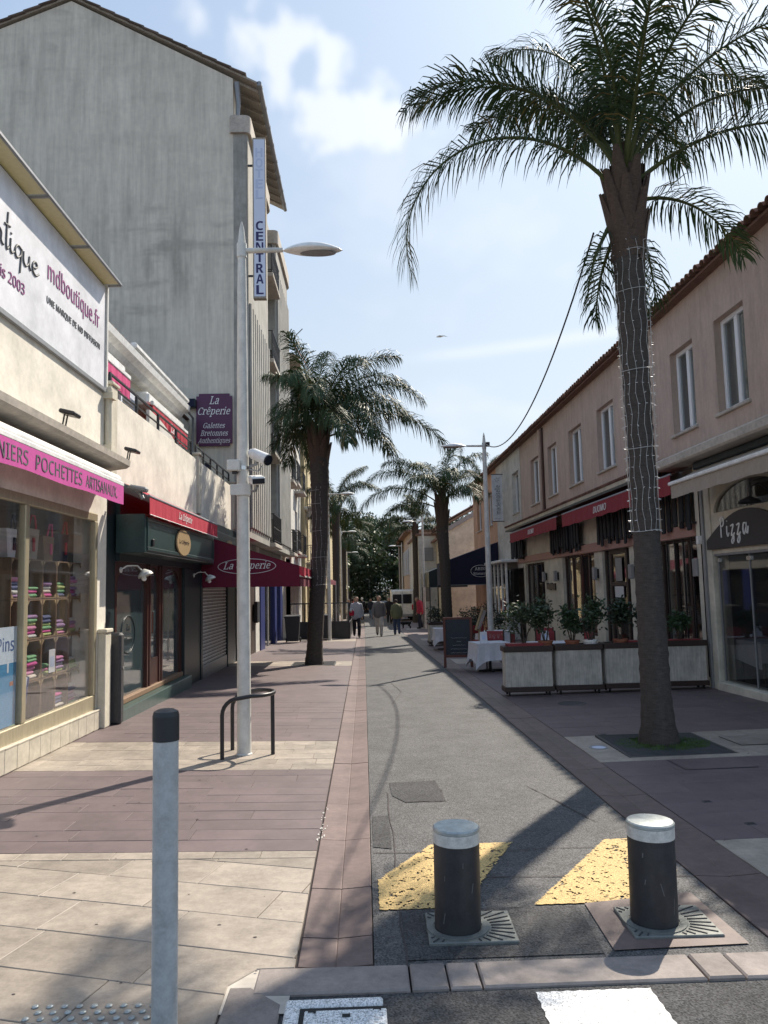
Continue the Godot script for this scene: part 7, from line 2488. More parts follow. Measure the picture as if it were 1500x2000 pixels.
	for q in [[3.86, 4.7, -8.02, -8.55, "square recessed cover in the pale slabs right of the palm", "beige_stone_3"], [2.87, 3.55, -7.04, -7.5, "mauve recessed cover in front of the tree grate", "mauve_paver_1"]]:
		var rc := thing("access_cover", q[4], "access cover", Vector3((q[0] + q[1]) * 0.5, gy(3.3, q[2]), q[2]))
		part(rc, "rim", sheet(q[0], q[1], q[2], q[3], 0.0025), M.dark_iron)
		part(rc, "lid", sheet(q[0] + 0.012, q[1] - 0.012, q[2] - 0.016, q[3] + 0.012, 0.006), M[q[5]])
	for q in [[2.60, -6.01, "dark drain slot in the mauve paving, farther one"], [2.64, -5.42, "dark drain slot in the mauve paving, nearer one"], [2.72, -8.95, "small dark spot plate beside the gutter near the pale slabs"]]:
		var ds := thing("drain_slot", q[2], "drain", Vector3(q[0], gy(q[0], q[1]), q[1]))
		bx(ds, "slot_frame", Vector3(q[0] - 0.035, gy(q[0], q[1]) - 0.01, q[1] + 0.025), Vector3(q[0] + 0.035, gy(q[0], q[1]) + 0.004, q[1] - 0.025), M.dark_iron, 0.002)
		bx(ds, "slot", Vector3(q[0] - 0.022, gy(q[0], q[1]) + 0.002, q[1] + 0.012), Vector3(q[0] + 0.022, gy(q[0], q[1]) + 0.006, q[1] - 0.012), M.rubber, 0.0)
	# white gully frame at the foot of the picture
	var gu := thing("gully_cover", "white painted gully frame with studded plate at the kerb", "gully cover", Vector3(-0.14, gy(-0.14, -3.15), -3.15))
	var yg := gy(-0.14, -3.1) - 0.012
	for s in [[-0.345, 0.045, -3.235, -3.29], [-0.345, -0.285, -2.7, -3.235]]:
		bx(gu, "frame", Vector3(s[0], yg - 0.02, s[2]), Vector3(s[1], yg + 0.014, s[3]), M.white_marking, 0.008)
	bx(gu, "pit", Vector3(-0.285, yg + 0.001, -2.7), Vector3(0.06, yg + 0.004, -3.235), M.rubber, 0.0)
	bx(gu, "plate", Vector3(-0.265, yg + 0.002, -2.7), Vector3(0.058, yg + 0.012, -3.205), M.white_marking, 0.004)
	for i in 7:
		for j in 8:
			partm(gu, "stud", cb(Vector3(0.024, 0.005, 0.01), 0.002), M.white_marking, Vector3(-0.24 + i * 0.043 + (0.02 if j % 2 else 0.0), yg + 0.0145, -3.185 + j * 0.03))
	for p in [Vector2(-0.235, -3.19), Vector2(0.02, -3.195), Vector2(-0.10, -3.155)]:
		bx(gu, "key_hole", Vector3(p.x - 0.016, yg + 0.013, p.y + 0.009), Vector3(p.x + 0.016, yg + 0.0185, p.y - 0.009), M.rubber, 0.002)
	# wheelie bins
	for q in [[-2.75, -29.9, "black wheelie bin against the cream pier"], [-1.7, -31.8, "dark bin behind the left palm trunk"]]:
		var x: float = q[0]
		var z: float = q[1]
		var y0 := gy(x, z)
		var wb := thing("wheelie_bin", q[2], "bin", Vector3(x, y0, z), "dark street bins")
		m2 = MB.new()
		m2.extrude(PackedVector2Array([Vector2(-0.22, 0.06), Vector2(0.22, 0.06), Vector2(0.28, 0.95), Vector2(-0.28, 0.95)]), 0.55, Vector3(x, y0, z - 0.27))
		part(wb, "body", m2, M.cap_black)
		m2 = MB.new()
		m2.cbox(Vector3(x, y0 + 0.99, z), Vector3(0.6, 0.07, 0.62), 0.02, Basis(Vector3(1, 0, 0), 0.06))
		part(wb, "lid", m2, M.cap_black)
		for s in [-1.0, 1.0]:
			m2 = MB.new()
			m2.tube([Vector3(x + s * 0.24, y0 + 0.09, z - 0.25), Vector3(x + s * 0.29, y0 + 0.09, z - 0.25)], 0.09, 14)
			part(wb, "wheel", m2, M.rubber)
	# glazed terrace screen on the left
	for q in [[-2.75, -0.95, -31.6, "glazed windbreak panels closing the far left terrace"]]:
		var ts := thing("terrace_windbreak", q[3], "windbreak", Vector3(-1.9, -0.5, -31.6))
		var y0 := gy(-1.8, -32.6)
		for k in 4:
			var xa: float = lerpf(-3.1, -0.62, k / 4.0)
			var xb: float = lerpf(-3.1, -0.62, (k + 1) / 4.0)
			bx(ts, "base_panel", Vector3(xa, y0, -32.58), Vector3(xb - 0.02, y0 + 0.72, -32.64), M.black_metal, 0.01)
			bx(ts, "pane", Vector3(xa + 0.03, y0 + 0.72, -32.6), Vector3(xb - 0.05, y0 + 1.45, -32.61), M.pane, 0.0)
			bx(ts, "post", Vector3(xb - 0.05, y0, -32.57), Vector3(xb, y0 + 1.5, -32.65), M.black_metal, 0.005)
			bx(ts, "top_rail", Vector3(xa, y0 + 1.45, -32.585), Vector3(xb - 0.05, y0 + 1.5, -32.635), M.black_metal, 0.004)
		for k in 5:
			var za: float = lerpf(-32.65, -43.0, k / 5.0)
			var zb: float = lerpf(-32.65, -43.0, (k + 1) / 5.0)
			var y1 := gy(-0.62, zb)
			bx(ts, "base_panel", Vector3(-0.66, y1, za), Vector3(-0.60, y1 + 0.72, zb + 0.05), M.black_metal, 0.01)
			bx(ts, "pane", Vector3(-0.635, y1 + 0.72, za), Vector3(-0.628, y1 + 1.45, zb + 0.05), M.pane, 0.0)
			bx(ts, "post", Vector3(-0.67, y1, zb + 0.05), Vector3(-0.6, y1 + 1.5, zb), M.black_metal, 0.005)
	var aw2 := thing("far_red_awning", "red awning over the far left terrace behind the palm", "awning", Vector3(-2, 2.0, -36))
	awning_cloth(aw2, -3.1, 2.6, -1.5, 2.0, -33.5, -42.0, 0.22, M.fabric_wine, 0.01, 12.0)
	for k in 2:
		bx(aw2, "leg", Vector3(-1.52, gy(-1.5, -34 - k * 7), -33.6 - k * 8.3), Vector3(-1.48, 2.0, -33.65 - k * 8.3), M.post_white, 0.0)
	van()
	# gull
	var s := thing("seagull", "small gull gliding in the sky over the street", "bird", Vector3(6.6, 21.5, -60.0))
	var bd := MB.new()
	var p := Vector3(6.6, 21.6, -60.0)
	bd.tube([p + Vector3(-0.35, -0.06, 0), p + Vector3(-0.2, -0.02, 0), p, p + Vector3(0.2, 0.03, 0), p + Vector3(0.34, 0.05, 0)], [0.02, 0.07, 0.09, 0.05, 0.015], 8)
	part(s, "body", bd, M.white_paint)
	for q in [[Vector3(-0.25, -0.12, 0.55), Vector3(-0.45, -0.3, 0.85)], [Vector3(0.3, 0.22, -0.6), Vector3(0.75, 0.28, -1.0)]]:
		var wg := MB.new()
		wg.quad(p + Vector3(-0.1, 0.03, 0), p + Vector3(0.14, 0.03, 0), p + q[0] + Vector3(0.12, 0.02, 0), p + q[0] + Vector3(-0.08, 0, 0))
		wg.tri(p + q[0] + Vector3(-0.08, 0, 0), p + q[0] + Vector3(0.12, 0.02, 0), p + q[1])
		part(s, "wing", wg, M.zinc)


func van() -> void:
	var y := SLOPE * -58.0
	var V := thing("white_van", "white delivery van parked at the far right end of the lane", "van", Vector3(2.9, y, -60.0))
	var x0 := 2.08
	var x1 := 3.72
	var m := MB.new()
	# side profile along z (rear towards us)
	m.extrude(PackedVector2Array([Vector2(0.0, 0.32), Vector2(0.0, 1.2), Vector2(0.08, 2.2), Vector2(0.2, 2.32), Vector2(3.4, 2.32), Vector2(4.0, 1.5), Vector2(4.9, 1.2), Vector2(5.0, 0.32)]), x1 - x0, Vector3(x0, y, -58.0), Basis(Vector3(0, 0, -1), Vector3(0, 1, 0), Vector3(1, 0, 0)))
	part(V, "body", m, M.white_paint)
	for s in [0, 1]:
		var xa: float = x0 + 0.1 + s * 0.76
		bx(V, "rear_window", Vector3(xa, y + 1.28, -57.99 - 0.02), Vector3(xa + 0.66, y + 1.98, -57.95), M.lens, 0.02)
		bx(V, "tail_light", Vector3(x0 + 0.02 + s * 1.5, y + 0.8, -57.985), Vector3(x0 + 0.12 + s * 1.5, y + 1.2, -57.96), M.fabric_red, 0.01)
	bx(V, "door_seam", Vector3(2.89, y + 0.5, -57.99), Vector3(2.91, y + 2.2, -57.97), M.grey_plastic, 0.0)
	bx(V, "bumper", Vector3(x0 - 0.02, y + 0.3, -57.98), Vector3(x1 + 0.02, y + 0.5, -57.88), M.grey_plastic, 0.03)
	bx(V, "number_plate", Vector3(2.65, y + 0.62, -57.985), Vector3(3.15, y + 0.74, -57.965), M.lettering_white, 0.005)
	bx(V, "side_window", Vector3(x0 - 0.012, y + 1.4, -60.6), Vector3(x0 + 0.0, y + 2.1, -61.6), M.lens, 0.0)
	for zz in [-58.9, -62.0]:
		for xx in [x0 + 0.1, x1 - 0.1]:
			var w := MB.new()
			w.tube([Vector3(xx - 0.12, y + 0.33, zz), Vector3(xx + 0.12, y + 0.33, zz)], 0.33, 18)
			part(V, "wheel", w, M.rubber)
	var C := thing("parked_car", "small pale car far along the lane beyond the walkers", "car", Vector3(1.7, SLOPE * -84.0, -84.0))
	var yc := SLOPE * -84.0
	m = MB.new()
	m.extrude(PackedVector2Array([Vector2(0.0, 0.25), Vector2(0.02, 0.8), Vector2(0.35, 0.92), Vector2(0.7, 1.42), Vector2(2.2, 1.46), Vector2(2.9, 0.95), Vector2(3.7, 0.8), Vector2(3.75, 0.25)]), 1.6, Vector3(0.9, yc, -82.0), Basis(Vector3(0, 0, -1), Vector3(0, 1, 0), Vector3(1, 0, 0)))
	part(C, "body", m, M.zinc)
	bx(C, "rear_window", Vector3(1.05, yc + 0.95, -82.45), Vector3(2.35, yc + 1.32, -82.4), M.lens, 0.02)
	for s in [0, 1]:
		bx(C, "tail_light", Vector3(0.93 + s * 1.38, yc + 0.6, -81.99), Vector3(1.1 + s * 1.38, yc + 0.78, -81.96), M.fabric_red, 0.01)
	for zz in [-82.7, -84.9]:
		for xx in [1.0, 2.4]:
			var w := MB.new()
			w.tube([Vector3(xx - 0.1, yc + 0.28, zz), Vector3(xx + 0.1, yc + 0.28, zz)], 0.28, 16)
			part(C, "wheel", w, M.rubber)


# ------------------------------------------------------------------ restaurant terrace
func shrub_leaves(at: Vector3, r: Vector3, count: int, size: float, sd: int, tone: Color) -> MB:
	var g := RandomNumberGenerator.new()
	g.seed = sd
	var mb := MB.new()
	mb.colored = true
	var lobes := []
	for k in 9:
		lobes.append(at + Vector3(g.randf_range(-0.6, 0.6) * r.x, g.randf_range(-0.6, 0.7) * r.y, g.randf_range(-0.6, 0.6) * r.z))
	for k in count:
		var c: Vector3 = lobes[g.randi() % lobes.size()]
		var p := c + Vector3(g.randfn() * r.x, g.randfn() * r.y, g.randfn() * r.z) * 0.26
		var d := Vector3(g.randfn(), g.randfn() * 0.7 + 0.2, g.randfn()).normalized()
		var w := d.cross(Vector3(g.randfn(), g.randfn(), g.randfn())).normalized()
		var s := size * g.randf_range(0.7, 1.3)
		var k2 := g.randf_range(0.65, 1.4)
		mb.col = Color(tone.r * k2, tone.g * k2, tone.b * k2)
		var m := p + d * s * 0.5
		mb.tri(p, m + w * s * 0.24, m - w * s * 0.24)
		mb.tri(m - w * s * 0.24, m + w * s * 0.24, p + d * s)
	return mb


func potted(label: String, x: float, y: float, z: float, r: Vector3, pot: String, sd: int, tone := Color(0.045, 0.075, 0.035), stem := 0.12) -> void:
	var P := thing("potted_shrub", label, "potted plant", Vector3(x, y, z), "potted shrubs on the terrace")
	var pm := MB.new()
	if pot == "trough":
		pm.extrude(PackedVector2Array([Vector2(-0.26, 0), Vector2(0.26, 0), Vector2(0.3, 0.17), Vector2(-0.3, 0.17)]), 0.2, Vector3(x, y, z - 0.1))
		part(P, "pot", pm, M.pot_red)
	else:
		pm.lathe([Vector2(0.0, 0.0), Vector2(0.085, 0.0), Vector2(0.115, 0.17), Vector2(0.125, 0.17), Vector2(0.125, 0.2), Vector2(0.105, 0.2), Vector2(0.1, 0.17), Vector2(0.0, 0.17)], 18, Vector3(x, y, z))
		part(P, "pot", pm, M.white_paint if pot == "white" else M.terracotta)
	var sm := MB.new()
	for k in 4:
		var a := k * 1.7 + sd
		sm.tube([Vector3(x + 0.02 * cos(a), y + 0.16, z + 0.02 * sin(a)), Vector3(x + 0.06 * cos(a), y + 0.2 + stem, z + 0.06 * sin(a)), Vector3(x + r.x * 0.6 * cos(a), y + 0.2 + stem + r.y * 0.9, z + r.z * 0.6 * sin(a))], [0.012, 0.010, 0.004], 5)
	part(P, "stems", sm, M.trunk)
	part(P, "leaves", shrub_leaves(Vector3(x, y + 0.2 + stem + r.y, z), r, 620, 0.075, sd, tone), M.leaf)


func table_set(label: String, x: float, z: float, top: float, sx: float, sz: float, turn: float, sd: int) -> void:
	var y0 := gy(x, z)
	var T := thing("terrace_table", label, "table", V0, "terrace tables")
	var h := top - y0
	bx(T, "column", Vector3(-0.03, 0.04, -0.03), Vector3(0.03, h - 0.03, 0.03), M.black_metal, 0.006)
	bx(T, "foot", Vector3(-0.26, 0.0, -0.03), Vector3(0.26, 0.04, 0.03), M.black_metal, 0.01)
	bx(T, "foot", Vector3(-0.03, 0.0, -0.26), Vector3(0.03, 0.038, 0.26), M.black_metal, 0.01)
	bx(T, "table_top", Vector3(-sx, h - 0.035, -sz), Vector3(sx, h - 0.006, sz), M.pale_wood, 0.004)
	T.position = Vector3(x, y0, z)
	T.rotation.y = turn
	var C := thing("tablecloth", "white cloth draped over the " + label, "tablecloth", V0, "white tablecloths")
	var cm := MB.new()
	var e := 0.012
	cm.quad(Vector3(-sx - e, h, sz + e), Vector3(sx + e, h, sz + e), Vector3(sx + e, h, -sz - e), Vector3(-sx - e, h, -sz - e))
	var per := []
	var n := 14
	for i in n:
		per.append([Vector3(lerpf(-1, 1, i / float(n)), 0, 1), i / float(n)])
	for i in n:
		per.append([Vector3(1, 0, lerpf(1, -1, i / float(n))), i / float(n)])
	for i in n:
		per.append([Vector3(lerpf(1, -1, i / float(n)), 0, -1), i / float(n)])
	for i in n:
		per.append([Vector3(-1, 0, lerpf(-1, 1, i / float(n))), i / float(n)])
	var rows := 4
	var ring := func(i: int, r: int) -> Vector3:
		var q: Array = per[i % per.size()]
		var u: Vector3 = q[0]
		var t: float = q[1]
		var corner := pow(absf(t - 0.5) * 2.0, 3.0)
		var drop := lerpf(0.36, 0.55, corner) * minf(1.0, h / 0.6)
		var f := r / float(rows)
		var rip := 0.018 * sin(i * 1.35 + sd) * f
		return Vector3(u.x * (sx + e + 0.045 * f * f + rip), h - drop * f, u.z * (sz + e + 0.045 * f * f + rip))
	for i in per.size():
		for r in rows:
			cm.quad(ring.call(i, r + 1), ring.call(i + 1, r + 1), ring.call(i + 1, r), ring.call(i, r))
	part(C, "cloth", cm, M.fabric_white)
	C.position = Vector3(x, y0, z)
	C.rotation.y = turn


func glassware(x: float, y: float, z: float, label: String) -> void:
	var G := thing("wine_glass", label, "glass", Vector3(x, y, z), "glasses on the terrace table")
	var m := MB.new()
	m.lathe([Vector2(0.032, 0.0), Vector2(0.032, 0.003), Vector2(0.004, 0.008), Vector2(0.004, 0.075), Vector2(0.025, 0.095), Vector2(0.036, 0.13), Vector2(0.031, 0.175)], 16, Vector3(x, y, z))
	part(G, "bowl_and_stem", m, M.pane)


func chair(label: String, x: float, z: float, turn: float) -> void:
	var C := thing("terrace_chair", label, "chair", V0, "red terrace chairs")
	bx(C, "seat", Vector3(-0.21, 0.42, -0.2), Vector3(0.21, 0.46, 0.2), M.pot_red, 0.012)
	bx(C, "backrest", Vector3(-0.2, 0.62, -0.21), Vector3(0.2, 0.84, -0.18), M.pot_red, 0.012)
	for s in [-1.0, 1.0]:
		bx(C, "rear_leg", Vector3(s * 0.2 - 0.015, 0.0, -0.215), Vector3(s * 0.2 + 0.015, 0.86, -0.185), M.dark_wood, 0.004)
		bx(C, "front_leg", Vector3(s * 0.2 - 0.015, 0.0, 0.17), Vector3(s * 0.2 + 0.015, 0.42, 0.2), M.dark_wood, 0.004)
		bx(C, "side_stretcher", Vector3(s * 0.2 - 0.01, 0.2, -0.185), Vector3(s * 0.2 + 0.01, 0.225, 0.17), M.dark_wood, 0.003)
	C.position = Vector3(x, gy(x, z), z)
	C.rotation.y = turn


func planter(label: String, x0: float, x1: float, z: float, deep := 0.34) -> void:
	var y0 := gy((x0 + x1) * 0.5, z)
	var P := thing("planter_box", label, "planter", Vector3((x0 + x1) * 0.5, y0, z), "whitewashed planter boxes")
	bx(P, "panel", Vector3(x0 + 0.03, y0 + 0.14, z - 0.02), Vector3(x1 - 0.03, y0 + 0.70, z - 0.045), M.whitewash, 0.004)
	bx(P, "panel", Vector3(x0 + 0.03, y0 + 0.14, z - deep + 0.02), Vector3(x1 - 0.03, y0 + 0.70, z - deep + 0.045), M.whitewash, 0.004)
	for s in [x0 + 0.02, x1 - 0.045]:
		bx(P, "end_panel", Vector3(s, y0 + 0.14, z - 0.05), Vector3(s + 0.025, y0 + 0.70, z - deep + 0.05), M.whitewash, 0.004)
	bx(P, "top_rail", Vector3(x0, y0 + 0.70, z), Vector3(x1, y0 + 0.79, z - 0.07), M.dark_wood, 0.008)
	bx(P, "top_rail", Vector3(x0, y0 + 0.70, z - deep + 0.07), Vector3(x1, y0 + 0.79, z - deep), M.dark_wood, 0.008)
	for s in [x0, x1 - 0.06]:
		bx(P, "end_rail", Vector3(s, y0 + 0.702, z - 0.072), Vector3(s + 0.06, y0 + 0.788, z - deep + 0.072), M.dark_wood, 0.008)
	bx(P, "bottom_rail", Vector3(x0, y0 + 0.06, z), Vector3(x1, y0 + 0.14, z - deep), M.dark_wood, 0.008)
	bx(P, "soil", Vector3(x0 + 0.05, y0 + 0.55, z - 0.06), Vector3(x1 - 0.05, y0 + 0.66, z - deep + 0.06), M.earth, 0.0)
	for sx in [x0 + 0.08, x1 - 0.08]:
		for sz in [z - 0.06, z - deep + 0.06]:
			var m := MB.new()
			m.tube([Vector3(sx - 0.012, y0 + 0.03, sz), Vector3(sx + 0.012, y0 + 0.03, sz)], 0.03, 10)
			part(P, "caster", m, M.rubber)


func build_terraces() -> void:
	var px := [2.25, 3.085, 3.895, 4.73, 5.62]
	var nm := ["whitewashed planter box nearest the lane in the terrace row", "second whitewashed planter box from the lane", "third whitewashed planter box, partly behind the palm trunk", "whitewashed planter box next to the pizzeria"]
	for i in 4:
		planter(nm[i], px[i], px[i + 1] - 0.02, -12.55)
	planter("far whitewashed planter box beside the lane behind the chalkboard", 2.2, 2.75, -26.4, 0.8)
	var yt := gy(3.0, -12.7) + 0.66
	potted("leafy shrub in a red trough in the planter nearest the lane", 2.62, yt, -12.72, Vector3(0.32, 0.25, 0.2), "trough", 11, Color(0.06, 0.085, 0.045))
	potted("taller leafy shrub behind the red trough", 2.98, yt, -12.74, Vector3(0.2, 0.28, 0.18), "clay", 12, Color(0.05, 0.07, 0.035))
	potted("rounded shrub in a terracotta pot on the second planter", 3.42, yt, -12.72, Vector3(0.17, 0.2, 0.16), "clay", 13)
	potted("dense shrub in a white pot on the second planter", 3.72, yt, -12.72, Vector3(0.25, 0.27, 0.2), "white", 14)
	potted("dark rounded shrub on the third planter", 4.22, yt, -12.72, Vector3(0.22, 0.22, 0.18), "clay", 15, Color(0.03, 0.05, 0.025), 0.2)
	potted("thin shrub just left of the palm trunk on the third planter", 4.62, yt, -12.72, Vector3(0.13, 0.18, 0.13), "trough", 16, Color(0.035, 0.055, 0.028), 0.15)
	potted("small shrub in a terracotta trough near the pizzeria", 5.22, yt, -12.72, Vector3(0.18, 0.17, 0.15), "trough", 17, Color(0.045, 0.08, 0.035))
	var far := [[2.5, -26.6, 0.35], [3.4, -25.0, 0.1], [3.9, -26.5, 0.2], [4.5, -28.0, 0.3], [3.2, -23.0, 0.0], [3.9, -22.3, 0.05]]
	var fn := ["shrub standing in the far planter box", "low shrub behind the chalkboard", "shrub under the navy awning, left one", "shrub under the navy awning, right one", "shrub between lamp pole and menu stand", "shrub in front of the white bow window"]
	for i in far.size():
		var q: Array = far[i]
		potted(fn[i], q[0], gy(q[0], q[1]) + q[2], q[1], Vector3(0.34, 0.34, 0.3), "clay", 30 + i, Color(0.03, 0.045, 0.028), 0.2)
	table_set("corner terrace table nearest the lane", 2.72, -16.9, 0.36, 0.36, 0.36, 0.12, 1)
	table_set("second terrace table behind the planters", 3.75, -15.6, 0.42, 0.42, 0.36, 0.0, 2)
	table_set("far terrace table behind the lamp pole", 3.6, -21.5, 0.33, 0.4, 0.36, 0.2, 3)
	table_set("table under the chalkboard's planter by the lane", 2.55, -24.4, 0.28, 0.36, 0.36, 0.0, 4)
	for q in [[2.62, -16.8, "left wine glass on the corner table"], [2.80, -16.72, "middle wine glass on the corner table"], [2.92, -16.85, "right wine glass on the corner table"], [2.76, -17.02, "rear wine glass on the corner table"]]:
		glassware(q[0], 0.362, q[1], q[2])
	for q in [[2.56, 0.362, -16.66, "white standing menu card on the corner table"], [3.62, 0.422, -15.5, "white standing menu card on the second table"]]:
		var mc := thing("menu_card", q[3], "menu card", Vector3(q[0], q[1], q[2]), "standing menu cards")
		for s in [-1.0, 1.0]:
			partm(mc, "leaf", cb(Vector3(0.15, 0.24, 0.004), 0.0), M.sign_white, Vector3(q[0], q[1] + 0.118, q[2] + s * 0.03), Basis(Vector3(1, 0, 0), -s * 0.24))
		partm(mc, "print", cb(Vector3(0.08, 0.1, 0.003), 0.0), M.lettering_faded, Vector3(q[0], q[1] + 0.12, q[2] + 0.0345), Basis(Vector3(1, 0, 0), -0.24))
	for q in [[3.3, -16.2, 1.2, "red chair left of the second table"], [4.3, -15.4, -1.4, "red chair right of the second table"], [3.8, -16.4, 3.1, "red chair behind the second table"], [3.2, -20.9, 0.6, "red chair at the far table"], [4.1, -17.8, -0.5, "red chair near the barred window"], [3.0, -17.6, 2.8, "red chair behind the corner table"]]:
		chair(q[3], q[0], q[1], q[2])
	# chalkboard
	var A := thing("chalkboard", "standing chalkboard menu in a reddish wooden frame by the lane", "chalkboard", V0)
	var lean := Basis(Vector3(1, 0, 0), -0.13)
	for s in [-1.0, 1.0]:
		partm(A, "frame_stile", cb(Vector3(0.06, 1.15, 0.03), 0.005), M.red_wood, lean * Vector3(s * 0.31, 0.575, 0))
		partm(A, "rear_leg", cb(Vector3(0.05, 1.12, 0.025), 0.005), M.red_wood, Vector3(s * 0.31, 0.55, -0.34), Basis(Vector3(1, 0, 0), 0.2))
	partm(A, "frame_rail", cb(Vector3(0.68, 0.06, 0.034), 0.005), M.red_wood, lean * Vector3(0, 1.13, 0))
	partm(A, "frame_rail", cb(Vector3(0.56, 0.06, 0.03), 0.005), M.red_wood, lean * Vector3(0, 0.26, 0))
	partm(A, "slate", cb(Vector3(0.56, 0.82, 0.012), 0.0), M.slate, lean * Vector3(0, 0.695, 0))
	var ch := MB.new()
	var gg := RandomNumberGenerator.new()
	gg.seed = 9
	for row in 9:
		var y := 1.02 - row * 0.085
		var w := gg.randf_range(0.12, 0.2) if row != 5 else 0.05
		var path := []
		var n := 26
		for i in n:
			var xx := lerpf(-w, w, i / float(n - 1))
			path.append(lean * Vector3(xx + 0.02, y + gg.randf_range(-0.011, 0.011), 0.009))
		ch.tube(path, 0.0022, 4)
	part(A, "chalk_writing", ch, M.chalk)
	A.position = Vector3(2.17, gy(2.17, -18.0), -18.0)
	A.rotation.y = -0.1
	# menu stand
	var S := thing("menu_stand", "tilted pale wooden menu display on a stand behind chalkboard", "menu stand", V0)
	bx(S, "pole", Vector3(-0.03, 0.0, -0.03), Vector3(0.03, 0.95, 0.03), M.pale_wood, 0.006)
	bx(S, "foot", Vector3(-0.22, 0.0, -0.2), Vector3(0.22, 0.03, 0.2), M.dark_wood, 0.006)
	var tb := Basis(Vector3(0, 0, 1), -0.34) * Basis(Vector3(0, 1, 0), 1.15)
	partm(S, "display_case", cb(Vector3(0.36, 0.62, 0.06), 0.01), M.pale_wood, Vector3(0.04, 1.02, 0.03), tb)
	partm(S, "sheet", cb(Vector3(0.28, 0.52, 0.006), 0.0), M.sign_white, Vector3(0.04, 1.02, 0.03) + tb * Vector3(0, 0, 0.034), tb)
	S.position = Vector3(3.02, gy(3.0, -20.3), -20.3)


